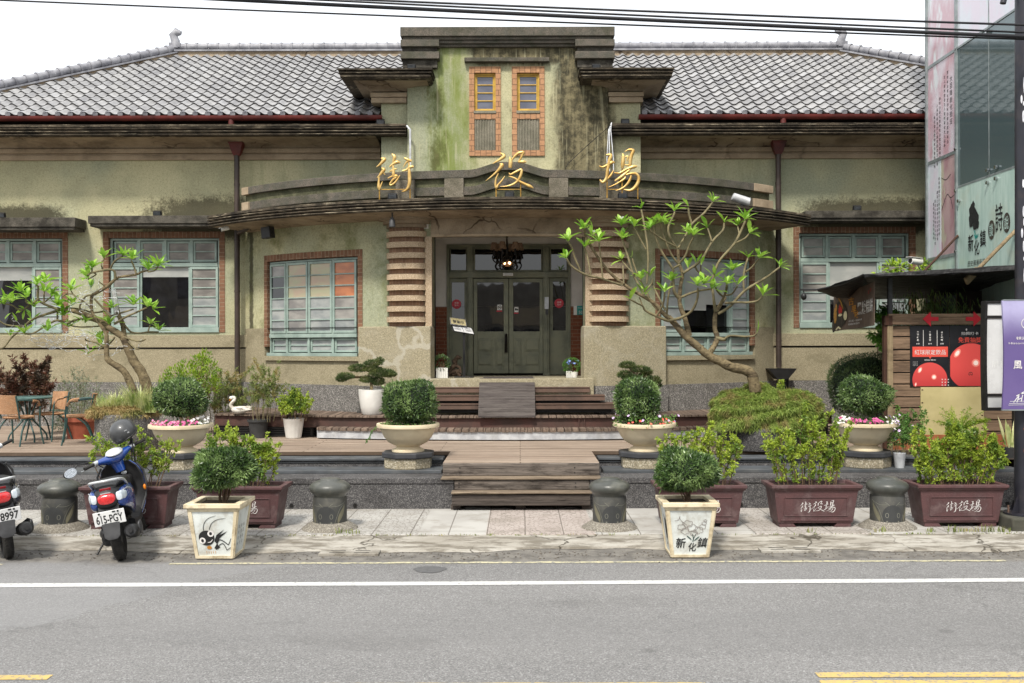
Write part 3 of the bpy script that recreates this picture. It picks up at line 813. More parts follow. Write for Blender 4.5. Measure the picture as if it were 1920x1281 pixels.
mb.add([c+Vector((0.16*(1+0.10*math.sin(3*a)+rr.uniform(-.05,.05))*math.cos(a),0.075*(1+rr.uniform(-.06,.06))*math.sin(a)*2.0,0))for a in[2*PI*i/n for i in range(n)]],[tuple(range(n))])
M['tar']=std('tar_patch',(0.105,0.104,0.104),(0.085,0.084,0.084),20,0.85,0.4,90)
obj('road_mark',mb,M['tar'],kind='structure')
m,g=newmat('cracked_concrete')
col=g.mix(g.mr(g.noise(1.3,g.sc(g.pos,(0.6,2,1)),7,0.65),0.35,0.65),C(212,207,196,0.60),C(180,173,160,0.58))
col=g.mix(g.m('MULTIPLY',g.mr(g.noise(3.5,g.sc(g.pos,(0.7,2.5,1)),8,0.72),0.44,0.60),0.75),col,C(128,119,104,0.5))
ve=g.N('ShaderNodeTexVoronoi',feature='DISTANCE_TO_EDGE');ve.inputs['Scale'].default_value=0.9
wn=g.N('ShaderNodeTexNoise');wn.inputs['Scale'].default_value=2.6;wn.inputs['Detail'].default_value=7;g.put(wn.inputs['Vector'],g.pos)
wa=g.N('ShaderNodeVectorMath',operation='MULTIPLY_ADD');g.put(wa.inputs[0],wn.outputs['Color']);wa.inputs[1].default_value=(0.9,0.9,0);g.put(wa.inputs[2],g.pos)
g.t.links.new(wa.outputs[0],ve.inputs['Vector'])
crk=g.m('MULTIPLY',g.mr(ve.outputs[0],0.004,0.016,1.0,0.0),g.mr(g.noise(0.7,None,3),0.42,0.55))
col=g.mix(g.m('MULTIPLY',crk,0.8),col,C(74,66,52,0.5))
g.out(col,0.9,g.bump(g.m('SUBTRACT',g.noise(30,None,6,0.7),crk),0.7,0.012),0,0.2)
M['apron']=m
mb=MB();rr=random.Random(11);n=520
xs=[-30+60*i/n for i in range(n+1)]
def rag(x):return 10.80+0.075*math.sin(x*0.9+0.6)+0.05*math.sin(x*2.3)+0.03*math.sin(x*5.7+1)
ed=[rag(x)+rr.uniform(-0.02,0.02)for x in xs]
for i in range(n):
 for(f0,z0,f1,z1)in((0,0.004,0.06,0.022),(0.06,0.022,1,0.088)):
  def pt(k,f,zz):return(xs[k],ed[k]+(11.27-ed[k])*f,zz)
  mb.quad(pt(i,f0,z0),pt(i+1,f0,z0),pt(i+1,f1,z1),pt(i,f1,z1))
obj('concrete_path',mb,M['apron'],kind='structure')
m,g=newmat('paving_tiles')
x,y,z=g.xyz(g.pos)
TW=0.435
u=g.m('DIVIDE',g.m('SUBTRACT',x,X(983,12.9)),TW)
ui=g.m('FLOOR',u);uf=g.m('FRACT',u)
h1=g.xyz(g.N('ShaderNodeTexWhiteNoise',noise_dimensions='1D').outputs['Color'])
wnn=g.N('ShaderNodeTexWhiteNoise',noise_dimensions='1D');g.put(wnn.inputs['W'],g.m('FLOOR',g.m('DIVIDE',u,3.0)))
grp=wnn.outputs[0]
isp=g.band(x,X(915,12.2),X(1105,12.2),0.01)
tex=g.m('SUBTRACT',1.0,g.m('MAXIMUM',g.band(x,X(800,12.4),X(917,12.4),.01),g.m('MAXIMUM',g.band(x,X(1108,12.4),X(1372,12.4),.01),g.band(x,X(1585,12.4),X(1712,12.4),.01))))
base=g.mix(g.mr(g.noise(1.5,None,5),0.35,0.65),C(210,207,200,0.62),C(194,190,183,0.62))
base=g.mix(g.m('MULTIPLY',isp,0.55),base,C(204,184,174,0.64))
base=g.mix(g.m('MULTIPLY',g.m('GREATER_THAN',wnn.outputs[0],0.8),0.35),base,C(204,190,180,0.64))
vb=g.vor(17,g.sc(g.pos,(1,1,0)),'DISTANCE_TO_EDGE',rand=0.7)
sq=g.mr(vb,0.02,0.09,1.0,0.0)
base=g.mix(g.m('MULTIPLY',g.m('MULTIPLY',sq,tex),0.5),base,C(124,114,102,0.5))
jn=g.m('MAXIMUM',g.mr(g.m('ABSOLUTE',g.m('SUBTRACT',uf,0.5)),0.480,0.492),g.band(y,11.44,11.452,0.003))
base=g.mix(g.m('MULTIPLY',jn,0.7),base,C(112,104,92,0.5))
base=g.mix(g.m('MULTIPLY',g.mr(g.noise(2.6,None,8,0.7),0.48,0.66),0.4),base,C(150,140,124,0.55))
g.out(base,0.82,g.bump(g.m('SUBTRACT',g.m('MULTIPLY',g.m('SUBTRACT',1.0,sq),tex),jn),0.5,0.008),0,0.3)
M['paving']=m
mb=MB();mb.box(-40,40,11.27,13.2,-0.02,PAV)
obj('pavement',mb,M['paving'],kind='structure',bevel=0.01)
mb=MB();mb.box(-40,40,13.2,60,-0.02,PAV-0.004)
obj('ground_slab',mb,M['apron'],kind='structure')
def blades(mb,c,n,h,spread,wd=0.006,lean=0.6,r=rnd):
 for _ in range(n):
  a=r.uniform(0,2*PI);d=Vector((math.cos(a),math.sin(a),0));l=h*r.uniform(0.5,1.1)
  b=Vector(c)+Vector((r.uniform(-spread,spread),r.uniform(-spread,spread)*0.5,0))
  t=b+d*l*lean*r.uniform(0.3,1)+Vector((0,0,l));s=d.cross(Vector((0,0,1)))*wd
  mid=(b+t)/2+Vector((0,0,l*0.12))
  mb.add([b-s,b+s,mid+s,t,mid-s],[(0,1,2,4),(2,3,4)])
mb=MB()
for i in range(150):
 xx=rnd.uniform(-5,7);blades(mb,(xx,11.26+rnd.uniform(-.012,.012),0.085),rnd.randint(2,6),rnd.uniform(0.012,0.035),0.04,0.0035)
for px in(1745,1775,1800,1830,1850,1868,1880,1652,1520,640,660):
 blades(mb,(X(px,11.35)+rnd.uniform(-.03,.03),11.32,0.1),16,rnd.uniform(0.05,0.1),0.07,0.004)
M['weed']=leafmat('weeds',C(130,140,66),C(96,112,50),C(150,140,90),0.2)
obj('weeds',mb,M['weed'],kind='stuff')
mb=MB()
for i in range(900):
 xx=rnd.uniform(-6.5,7);yy=rnd.gauss(10.62,0.13);s=rnd.uniform(0.004,0.013)
 if yy>rag(xx):yy=rag(xx)-0.02
 mb.ball((xx,yy,s*0.4),s,5,4,1,rnd.uniform(.6,1.2),0.7)
M['gravel']=std('grit_stone',(0.16,0.14,0.115),(0.09,0.08,0.07),30,0.95,0.2)
obj('gravel',mb,M['gravel'],kind='stuff',smooth=40)
def drain(px,py,label):
 D=GD(py,0.02,px);t=thing('drain_cover',label,'drain cover',(X(px,D),D,0.006),0)
 mb=MB();mb.box(-0.32,0.32,-0.1,0.1,-0.01,0.022)
 obj('slab',mb,M['apron'],t,local=True,bevel=0.006)
 mb=MB()
 for(a,b)in((-0.21,-0.055),(0.055,-0.055),(-0.21,0.045),(0.055,0.045)):mb.box(a,a+0.16,b-0.006,b+0.006,0.0225,0.025)
 obj('slot',mb,M['black'],t,local=True)
drain(655,1036,'slotted drain cover at the road edge before the bollard by the steps')
drain(1478,1030,'slotted drain cover at the road edge before the lettered maroon trough')
# ------------------------------------------------------------------ terrace walls
def terrace(x0,x1,e1,e2,label):
 t=thing('terrace_wall',label,'terrace wall',((x0+x1)/2,13.4,PAV))
 mb=MB();mb.box(x0,x1,13.0,13.5,PAV-0.02,0.43)
 obj('wall',mb,M['terrazzo'],t)
 mb=MB();mb.box(x0-0.004 if x0>-3 else x0,x1+0.004 if x1<3 else x1,12.985,13.5,0.43,0.502)
 obj('cap',mb,M['terrazzo'],t,bevel=0.008)
 mb=MB();a,b=sorted((x0 if x0<-3 else e1,x1 if x1>3 else e1))
 mb.box(a,b,13.44,14.0,0.502,0.546)
 obj('slate_ledge',mb,M['slate'],t,bevel=0.006)
 mb=MB();mb.box(a,b,13.47,13.9,0.47,0.503)
 obj('dark_course',mb,M['terrazzo'],t)
 mb=MB();a,b=sorted((x0 if x0<-3 else e2,x1 if x1>3 else e2))
 mb.box(a,b,13.9,14.12,0.4,0.63)
 obj('back_wall',mb,M['terrazzo'],t)
 mb=MB();mb.box(a,b,13.86,14.16,0.63,0.664)
 mb.box(a,b,13.88,14.14,0.60,0.612)
 obj('back_ledge',mb,M['slate'],t,bevel=0.006)
 mb=MB();mb.box(a,b,14.16,14.66,0.2,0.55)
 obj('channel',mb,M['terrazzo'],t)
 return t
terrace(-14,X(850,13),X(828,13.5),X(832,14),'long dark terrazzo terrace wall running behind the scooters to the timber steps')
terrace(X(1106,13),6.75,X(1130,13.5),X(1120,14),'dark terrazzo terrace wall between the timber steps and the street pole')
mb=MB()
for px in(546,665,1388,1888):
 mb.cyl((X(px,13),12.985,0.15),(X(px,13),13.01,0.15),0.025,n=12)
M['hole']=std('drain_mouth',C(24,22,20),C(20,18,17),9,0.9,0.0)
k=thing('drain_outlet','dark round drain outlets at the foot of the terrace wall','drain outlet',(X(546,13),12.99,0.12))
obj('mouth',mb,M['hole'],k)
# ------------------------------------------------------------------ timber deck and steps
dk=thing('timber_deck','weathered brown timber deck running along the whole front','deck',(0,14.65,DECK))
mb=MB();ex0,ex1=X(834,13.6),X(1119,13.6)
mb.box(-14,8.8,14.65,21,DECK-0.05,DECK);mb.box(ex0,ex1,13.25,14.65,DECK-0.05,DECK)
obj('planks',mb,M['deck'],dk)
mb=MB();mb.box(-14,ex0,14.66,14.70,DECK-0.14,DECK-0.052);mb.box(ex1,8.8,14.66,14.70,DECK-0.14,DECK-0.052)
obj('edge_board',mb,M['timberlow'],dk,bevel=0.004)
mb=MB();mb.box(ex0+0.01,ex1-0.01,13.27,14.64,0.1,DECK-0.052)
obj('step_core',mb,M['timberlow'],dk)
st=thing('timber_steps','grey weathered sleeper steps from the pavement to the deck','steps',((ex0+ex1)/2,13.0,PAV))
def sleeper(nm,a,b,y0,y1,z0,z1,mat):
 mb=MB();mb.box(a,b,y0,y1,z0,z1)
 obj(nm,mb,mat,st,bevel=0.008)
sleeper('riser',ex0,ex1,13.19,13.25,DECK-0.165,DECK-0.004,M['timber'])
sleeper('tread',X(828,13.2),X(1125,13.2),12.96,13.24,0.481,0.503,M['tread'])
sleeper('riser',X(850,13)+0.01,X(1106,13)-0.01,12.985,13.06,0.345,0.472,M['timber'])
sleeper('tread',X(847,13),X(1108,13),12.80,13.05,0.318,0.343,M['tread'])
sleeper('riser',X(847,13)+0.006,X(1106,13)-0.01,12.83,12.90,0.165,0.308,M['timberlow'])
mb=MB()
for xx in(-0.84,0.0,0.86):mb.box(xx-0.06,xx+0.06,12.92,13.1,PAV,0.164)
obj('bearer',mb,M['timberlow'],st)
mb=MB()
for xx in(-0.8,0.72):
 for zz in(0.545,0.61):mb.cyl((xx,13.186,zz),(xx,13.2,zz),0.009,n=8)
 for zz in(0.385,0.435):mb.cyl((xx,12.981,zz),(xx,13.0,zz),0.009,n=8)
obj('bolt',mb,M['black'],st)
def arcpoly(xc,half,yc_mid,yend,yback,n=28):
 pts=[]
 for i in range(n+1):
  t=-1+2*i/n
  pts.append((xc+half*t,yc_mid+(yend-yc_mid)*t*t))
 return pts
def slab_arc(nm,pts,yback,z0,z1,mat,parent,inset=0.0):
 mb=MB();P=[(x,y+inset)for(x,y)in pts]+[(pts[-1][0],yback),(pts[0][0],yback)]
 mb.prism(P,z0,z1,'z');return obj(nm,mb,mat,parent)
cs=thing('curved_step','low curved step with boarded tread and pale steel skirt','step',(X(965,16.2),16.2,DECK))
sx0,sx1=X(593,16.6),X(1345,16.6)
pts=arcpoly((sx0+sx1)/2,(sx1-sx0)/2,16.18,16.62,0)
slab_arc('skirt',pts,17.0,DECK+0.02,0.815,M['steel'],cs,0.02)
mbp=MB()
nb=52
for i in range(nb):
 x0=sx0+(sx1-sx0)*i/nb+0.004;x1=sx0+(sx1-sx0)*(i+1)/nb-0.004
 xc_,hf=(sx0+sx1)/2,(sx1-sx0)/2
 ya=16.17+0.44*((x0-xc_)/hf)**2+rnd.uniform(-.01,.01);yb_=16.17+0.44*((x1-xc_)/hf)**2
 dz=rnd.uniform(-.003,.003)
 mbp.prism([(x0,ya),(x1,yb_),(x1,17.0),(x0,17.0)],0.818+dz,0.862+dz,'z')
obj('boards',mbp,M['deckred'],cs,bevel=0.003)
pf=thing('entrance_platform','low raised platform with red steel edge below the facade','platform',(0,16.6,DECK))
qx0,qx1=X(400,17.3),X(1562,17.3)
pts=arcpoly((qx0+qx1)/2,(qx1-qx0)/2,16.52,17.35,0)
slab_arc('edge_beam',pts,19.4,DECK+0.19,PLAT-0.035,M['redsteel'],pf,0.03)
def flange(z0,z1,ins):
 mb=MB();P=[(x,y+ins)for(x,y)in pts];Q=[(x,y+ins+0.06)for(x,y)in reversed(pts)]
 mb.prism(P+Q,z0,z1,'z');return mb
obj('flange',flange(DECK+0.175,DECK+0.188,0.0),M['redsteel'],pf)
mbp=MB();nb=78;xc_,hf=(qx0+qx1)/2,(qx1-qx0)/2
for i in range(nb):
 x0=qx0+(qx1-qx0)*i/nb+0.004;x1=qx0+(qx1-qx0)*(i+1)/nb-0.004
 ya=16.5+0.83*((x0-xc_)/hf)**2;yb_=16.5+0.83*((x1-xc_)/hf)**2;dz=rnd.uniform(-.003,.003)
 mbp.prism([(x0,ya),(x1,yb_),(x1,19.4),(x0,19.4)],PLAT-0.032+dz,PLAT+dz,'z')
obj('boards',mbp,M['deckred'],pf,bevel=0.003)
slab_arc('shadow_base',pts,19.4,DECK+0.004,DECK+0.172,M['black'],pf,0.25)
mb=MB()
for px in(1085,1095,527,531):
 xx=X(px,16.6);yy=16.52+0.83*((xx-xc_)/hf)**2;mb=MB()
 mb.box(xx-0.008,xx+0.008,yy,yy+0.06,DECK+0.19,PLAT-0.036);obj('stiffener',mb,M['redsteel'],pf)
for(a,b)in((402,590),(1365,1560)):
 mb=MB()
 for k in range(4):mb.box(X(a,17.1),X(b,17.1),17.02,17.05,DECK+0.02+k*0.04,DECK+0.04+k*0.04)
 for q in(a+4,(a+b)//2,b-4):mb.box(X(q,17.1)-0.02,X(q,17.1)+0.02,17.0,17.04,DECK+0.004,DECK+0.172)
 obj('louvre',mb,M['black'],pf)
 # ------------------------------------------------------------------ the town hall
TH=thing('town_hall','old olive green stucco town hall with stepped central tower and grey tiled roof','building',(-0.2,19.5,PAV))
WY=19.5
flat=Flat(WY);arc=Arc(7.0)
UL,UR=arc.u_px(459),arc.u_px(1452)
def sash(fb,pb,mp,u0,u1,z0,z1,d,bw,rows,mi=0,th=0.04,mb_=0.022,pick=None,cols=1):
 "a glazed leaf: border, glazing bars into fb, panes into pb"
 fb.mbox(mp,u0,u0+bw,d-th,d,z0,z1);fb.mbox(mp,u1-bw,u1,d-th,d,z0,z1)
 fb.mbox(mp,u0+bw,u1-bw,d-th,d-0.001,z0,z0+bw);fb.mbox(mp,u0+bw,u1-bw,d-th,d-0.001,z1-bw,z1)
 H=(z1-z0-2*bw)/rows
 for r in range(rows):
  a=z0+bw+H*r;b=a+H
  if r:fb.mbox(mp,u0+bw,u1-bw,d-th+0.006,d-0.004,a-mb_/2,a+mb_/2)
  pb.cur=pick(r)if pick else mi
  pb.mquad(mp,u0+bw,u1-bw,d-th*0.55,a,b)
def brick_surround(mp,u0,u1,z0,z1,w,top,par,bottom=False):
 mb=MB();mb.mbox(mp,u0,u0+w,-0.12,0.012,z0,z1-top);mb.mbox(mp,u1-w,u1,-0.12,0.012,z0,z1-top)
 sr=obj('brick_surround',mb,M['brick'],par,split=True)
 mb=MB();mb.mbox(mp,u0,u1,-0.12,0.012,z1-top,z1)
 obj('brick_lintel',mb,M['brick_v'],sr)
panes=[M['pane'],M['pane_dark'],M['pane2'],M['pane_white'],M['pane_warm'],M['pane_orange_light']]
def wing_window(u0,u1,z0,z1,blind,label,shut=0.16,full=False):
 "u0..u1, z0..z1: frame; brick outside it"
 fb=MB();pb=MB();d=-0.06;bw=0.055
 Wd=u1-u0;H=z1-z0
 zs=z0+0.10
 zt=z0+H*0.70
 fb.mbox(flat,u0,u1,-0.12,0.03,z0,zs)
 fb.mbox(flat,u0,u0+0.04,-0.12,d,zs,z1);fb.mbox(flat,u1-0.04,u1,-0.12,d,zs,z1)
 fb.mbox(flat,u0+0.04,u1-0.04,-0.12,d,z1-0.04,z1)
 fb.mbox(flat,u0+0.04,u1-0.04,-0.12,d+0.02,zt,zt+0.075)
 q=Wd/4
 for k in range(4):
  a=u0+0.04+k*(Wd-0.08)/4;b=a+(Wd-0.08)/4
  if k:fb.mbox(flat,a-0.03,a+0.03,-0.12,d+0.005,zt+0.075,z1-0.04)
  sash(fb,pb,flat,a+0.03,b-0.03,zt+0.095,z1-0.055,d-0.02,0.04,2,0)
 cw=Wd*0.255
 for(a,b)in((u0+0.03,u0+0.03+cw),(u1-0.03-cw,u1-0.03)):
  sash(fb,pb,flat,a,b,zs+0.005,zt-0.01,d+0.035,0.045,6,0,pick=lambda r:2 if r<3 else 0)
 a,b=u0+0.03+cw+0.012,u1-0.03-cw-0.012
 fb.mbox(flat,a-0.012,a+0.028,-0.12,d,zs,zt);fb.mbox(flat,b-0.028,b+0.012,-0.12,d,zs,zt)
 zb=zt-(zt-zs)*blind
 pb.cur=1;pb.mquad(flat,a+0.028,b-0.028,-0.10,zs,zb)
 pb.cur=3;pb.mquad(flat,a+0.028,b-0.028,-0.105,zb,zt)
 f=obj('window',fb,M['frame'],TH,bevel=0.004);f['label']=label
 obj('pane',pb,panes,f)
 brick_surround(flat,u0-0.115,u1+0.115,z0-0.0,z1+0.125,0.108,0.118,f)
 return(u0-0.115,u1+0.115,z0,z1+0.125)
holes_f=[]
kxa,kxb=X(712,19),X(1205,19)
zf0,zf1=Z(622,WY),Z(445,WY)
W2=(X(205,WY),X(411,WY));W1=(X(-92,WY),X(117,WY));W3=(X(1499,WY),X(1706,WY))
for(a,b),bl,lb in((W1,0.22,'sage window at the far left with a half blind above dark glass'),(W2,0.17,'sage window with a big dark middle pane behind the left plumeria'),(W3,0.62,'sage window on the right wing with a pale blind drawn down')):
 dz=0.0 if a<0 else 0.06
 holes_f.append(wing_window(a,b,zf0+dz,zf1+dz,bl,lb))
for(x0,x1)in((-12.2,-5.3),(4.9,11.8)):
 mb=MB();hs=[h for h in holes_f if h[0]>x0 and h[1]<x1]
 mb.mwall(flat,x0,x1,2.44,6.3,hs,0.13)
 obj('wall',mb,M['plaster'],TH)
 mb=MB();s=Z(650,WY)
 mb.mbox(flat,x0,x1,-0.1,0.05,s,2.44)
 mb.mbox(flat,x0,x1,-0.1,0.02,1.52,s-0.03)
 obj('base_course',mb,M['stone'],TH,bevel=0.006)
 mb=MB();mb.mbox(flat,x0,x1,-0.1,0.005,s-0.03,s);obj('shadow_joint',mb,M['soffit'],TH)
 mb=MB();mb.mbox(flat,x0,x1,-0.1,0.055,0.3,1.52);obj('plinth',mb,M['plinth'],TH)
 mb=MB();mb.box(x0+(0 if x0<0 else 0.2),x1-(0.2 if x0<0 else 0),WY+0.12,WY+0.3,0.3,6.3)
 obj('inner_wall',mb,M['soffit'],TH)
for(a,b)in((-5.3,kxa),(kxb,4.9)):
 mb=MB();mb.mwall(flat,a,b,4.4,6.3,[],0.1);obj('upper_wall',mb,M['plaster'],TH)
mb=MB();mb.box(-12.2,-12.0,WY+0.001,27,0.3,6.3);mb.box(11.6,11.8,WY+0.001,27,0.3,6.3);mb.box(-12.2,11.8,26.9,27.1,0.3,6.3)
obj('back_wall',mb,M['plaster'],TH)
def hood(px0,px1,py0,py1,cut0,cut1):
 a,b=X(px0,18.95),X(px1,18.95);z1,z0=Z(py0,18.95),Z(py1,18.95)
 mb=MB()
 mb.mbox(flat,a,b,0.0,0.5,z0+0.055,z1)
 mb.mbox(flat,a+0.03,b-0.03,0.0,0.47,z0,z0+0.054)
 o=obj('window_hood',mb,M['concrete_old'],TH,bevel=0.008)
 return o
hood(-140,139,405,428,0,0);hood(163,440,402,422,0,0);hood(1512,1795,396,415,0,0)
CT,CB=Z(232,18.65),Z(252,18.65)
def cornice(x0,x1,cx0,cx1,mx0,mx1):
 mb=MB();h=(CT-CB)
 mb.box(x0,x1,18.72,19.6,CB+0.012,CT-0.012)
 mb.box(x0,x1,18.63,19.6,CT-0.045,CT)
 for k in range(3):
  zc=CB+h*(0.10+0.27*k)
  mb.mprof(Flat(18.72),x0,x1,[(-0.1,zc-0.02),(0.03+0.02*k,zc-0.018),(0.045+0.02*k,zc),(0.03+0.02*k,zc+0.02),(-0.1,zc+0.022)])
 obj('cornice',mb,M['cornice_dark'],TH)
 mb=MB();prof=[]
 zt,zb=CB+0.006,Z(276,19.42)
 for i in range(9):
  t=i/8*PI/2
  prof.append((0.62*(1-math.sin(t))+0.06,zt-(zt-zb)*(1-math.cos(t))))
 prof+=[(-0.05,zb),(-0.05,zt)]
 mb.mprof(flat,cx0,cx1,prof)
 obj('cove',mb,M['cove'],TH,smooth=50)
 mb=MB()
 mb.mbox(flat,mx0,mx1,-0.05,0.085,Z(285.5,19.42),Z(277,19.42));mb.mbox(flat,mx0,mx1,-0.05,0.055,Z(298,19.42),Z(289,19.42))
 mb.mbox(flat,mx0+0.01,mx1-0.01,-0.05,0.03,Z(289,19.42)+0.0005,Z(285.5,19.42)-0.0005)
 obj('moulding',mb,M['mould'],TH,bevel=0.006)
cornice(-12.6,X(762,18.65),-12.6,X(706,18.9),-12.6,X(714,19.42))
cornice(X(1146,18.65),11.7,X(1190,18.9),11.7,X(1200,19.42),11.7)
mb=MB();mb.box(-12.5,X(720,19.3),19.25,19.4,CT+0.002,6.62);mb.box(X(1196,19.3),12.0,19.25,19.4,CT+0.002,6.62)
obj('fascia',mb,M['soffit'],TH)
def gutter(x0,x1):
 zc=Z(221,18.9);mb=MB()
 prof=[(0.07*math.cos(t),0.07*math.sin(t))for t in[PI*(1+i/8)for i in range(9)]]
 pr=prof+[(p[0]*0.85,p[1]*0.85)for p in reversed(prof)]
 mb.mprof(Flat(18.92),x0,x1,[(p[0],zc+0.05+p[1]*1.3)for p in pr])
 g_=obj('gutter',mb,M['gutter'],TH,smooth=40)
 mb=MB();xx=x0+0.5
 while xx<x1-0.2:
  mb.mprof(Flat(18.92),xx,xx+0.02,[(p[0]*1.07,zc+0.05+p[1]*1.36)for p in pr]);xx+=0.84
 obj('joint',mb,M['gutter'],g_,smooth=40)
gutter(-12.5,X(718,18.9));gutter(X(1198,18.9),11.7)
# ---- roof
EY,EZ=18.86,6.60
RY,RZ=23.35,Z(103,23.35)
RL,RR=X(331,23.35),X(1578,23.35)
HL,HR=0.86*(RY-EY),1.10*(RY-EY)
slope=Vector((0,RY-EY,RZ-EZ));sl=slope.length;sdir_=slope/sl;snr=Vector((0,-(RZ-EZ),RY-EY)).normalized()
TWD=0.2365;NR=16;NS=8
def prof_tile(t):
 t=t%1.0
 return 0.056*((1+math.cos(2*PI*(t-0.33)))/2)**1.5-0.018
mb=MB()
def roofrow(r,x0,x1):
 s0=sl*r/NR;s1=sl*(r+1)/NR+0.012
 k0=int(math.floor(x0/TWD*NS));k1=int(math.ceil(x1/TWD*NS))
 vs=[];n=k1-k0+1
 for k in range(k0,k1+1):
  xx=k*TWD/NS;h=prof_tile(k/NS+0.15)
  jit=0.003*math.sin(k//NS*12.9+r*4.1)
  for(s,dz)in((s0+0.04,h-0.008),(s0,h+0.034+jit),(s1,h+0.002)):
   p=Vector((xx,EY,EZ))+sdir_*s+snr*dz
   vs.append(p)
 fs=[]
 for i in range(n-1):
  a=i*3;b=a+3
  fs+=[(a,b,b+1,a+1),(a+1,b+1,b+2,a+2)]
 mb.add(vs,fs)
for r in range(NR):
 f=(r+0.5)/NR;a,b=RL-HL*(1-f)-0.02,RR+HR*(1-f)+0.02
 if r<3:roofrow(r,a,kxa);roofrow(r,kxb,b)
 else:roofrow(r,a,b)
roof=obj('roof',mb,M['tile'],TH,smooth=35)
mb=MB();k=0;xx=math.ceil((RL-HL)/TWD)*TWD
while xx<RR+HR:
 cx=xx+(0.18-0.15)*TWD
 if kxa<cx<kxb:xx+=TWD;continue
 p=Vector((cx,EY-0.012,EZ+0.022))
 mb.cyl(p,p+Vector((0,0.08,0.03)),0.052,n=12);xx+=TWD
obj('eave_tile',mb,M['tile_old'],roof,smooth=40)
mb=MB()
A=Vector((RL-HL,EY,EZ));B=Vector((RL,RY,RZ));C_=Vector((RR,RY,RZ));D_=Vector((RR+HR,EY,EZ))
E_=Vector((RL-HL,2*RY-EY,EZ));F_=Vector((RR+HR,2*RY-EY,EZ))
A2,D2=A.lerp(B,.12),D_.lerp(C_,.12)
mb.add([A2-Vector((0,0,.03)),B-Vector((0,0,.03)),C_-Vector((0,0,.03)),D2-Vector((0,0,.03)),E_,F_],[(0,1,4),(2,3,5),(1,2,5,4),(0,3,2,1),(0,4,5,3)])
obj('roof_deck',mb,M['tile_old'],TH)
def ridge_cap(p0,p1,nm,r=0.085,drop=0.11,plast=True):
 d=(p1-p0);L=d.length;d.normalize();n=int(L/0.245)
 mbt=MB()
 for i in range(n):
  a=p0+d*(L*i/n);b=p0+d*(L*(i+1)/n)
  mbt.tube([a,b],[r,r*0.93],12,False)
  mbt.tube([a-d*0.016,a+d*0.028],[r*1.20,r*1.20],12,True)
 o=obj(nm,mbt,M['tile_old'],roof,smooth=40)
 mbt=MB();mid=(p0+p1)/2-Vector((0,0,drop))
 q=d.to_track_quat('X','Z').to_matrix()
 mbt.obox(mid,(L,0.26,0.035),q);obj('ridge_course',mbt,M['tile_old'],o)
 if plast:
  mbt=MB();mbt.obox(mid-Vector((0,0,0.10)),(L,0.16,0.17),q);obj('ridge_plaster',mbt,M['cove'],o)
up=Vector((0,0,0.20))
ridge_cap(B+up,C_+up,'ridge')
ridge_cap(A+up*0.75,B+up*0.9,'hip');ridge_cap(D_+up*0.75,C_+up*0.9,'hip')
for(p,sg)in((B,-1),(C_,1)):
 mb=MB();c=p+Vector((sg*0.0,0,0.28))
 mb.tube([c+Vector((0,-.02,-.12)),c+Vector((0,-.02,0.06)),c+Vector((sg*.05,-.02,.19)),c+Vector((-sg*.03,-.02,.27)),c+Vector((-sg*.13,-.02,.24))],[0.11,0.10,0.10,0.10,0.05],10,True)
 mb.box(c.x-0.13,c.x+0.13,c.y-0.1,c.y+0.1,c.z-0.1,c.z+0.0)
 obj('ridge_finial',mb,M['tile_old'],roof,smooth=50)
 # ---- tower
TY=18.8;tflat=Flat(TY)
tx0,tx1=X(765,TY),X(1141,TY);tz1=Z(84,TY)
kx0,kx1=X(716,18.92),X(1202,18.92);kz=Z(150,18.9)
tw=[(X(881,TY),X(940,TY)),(X(961,TY),X(1022,TY))]
tzb,tzt=Z(292.5,TY),Z(125.5,TY)
mb=MB();mb.mwall(tflat,tx0,tx1,4.55,tz1,[(a+0.085,b-0.085,Z(210,TY),Z(136,TY))for a,b in tw],0.12)
mb.quad((tx0,TY,4.55),(tx0,TY,tz1),(tx0,23.0,tz1),(tx0,23.0,4.55));mb.quad((tx1,TY,4.55),(tx1,23.0,4.55),(tx1,23.0,tz1),(tx1,TY,tz1))
mb.quad((tx0,TY,tz1),(tx1,TY,tz1),(tx1,23.0,tz1),(tx0,23.0,tz1));mb.quad((tx0,23.0,4.55),(tx0,23.0,tz1),(tx1,23.0,tz1),(tx1,23.0,4.55))
tower=obj('tower',mb,M['tower_plaster'],TH)
mb=MB();mb.box(kx0,tx0-0.002,18.92,22.5,4.55,kz);mb.box(tx1+0.002,kx1,18.92,22.5,4.55,kz)
obj('shoulder',mb,M['tower_plaster'],tower,split=True)
mb=MB()
cx0,cx1=X(752,18.6),X(1154,18.6)
mb.box(cx0,cx1,18.58,23.2,Z(67,18.58),Z(50,18.58))
mb.box(cx0+0.05,cx1-0.05,18.63,23.15,Z(74,18.63),Z(67,18.58)-0.001);mb.box(cx0+0.09,cx1-0.09,18.67,23.1,Z(81,18.67),Z(74,18.63)-0.001)
mb.box(cx0+0.15,cx1-0.15,18.72,23.05,Z(87,18.7),Z(81,18.67)-0.001)
obj('tower_cap',mb,M['parapet'],tower,bevel=0.008)
for(a,b)in((752.5,825),(1080,1154)):
 for(p,q)in((73.5,86.5),(96,109.5)):
  mb=MB();mb.box(X(a,18.62),X(b,18.62),18.6,22.9,Z(q,18.6),Z(p,18.6))
  obj('tower_band',mb,M['parapet'],tower,bevel=0.01)
 mb=MB();mb.box(X(a+4,18.7),X(b-4,18.7),18.68,22.85,Z(127,18.7),Z(88,18.7))
 obj('corner_block',mb,M['concrete_old'],tower)
mb=MB();mb.mbox(tflat,X(872,18.7),X(1031,18.7),-0.02,0.12,Z(115.5,18.7),Z(108,18.7));obj('window_ledge',mb,M['parapet'],tower,bevel=0.006)
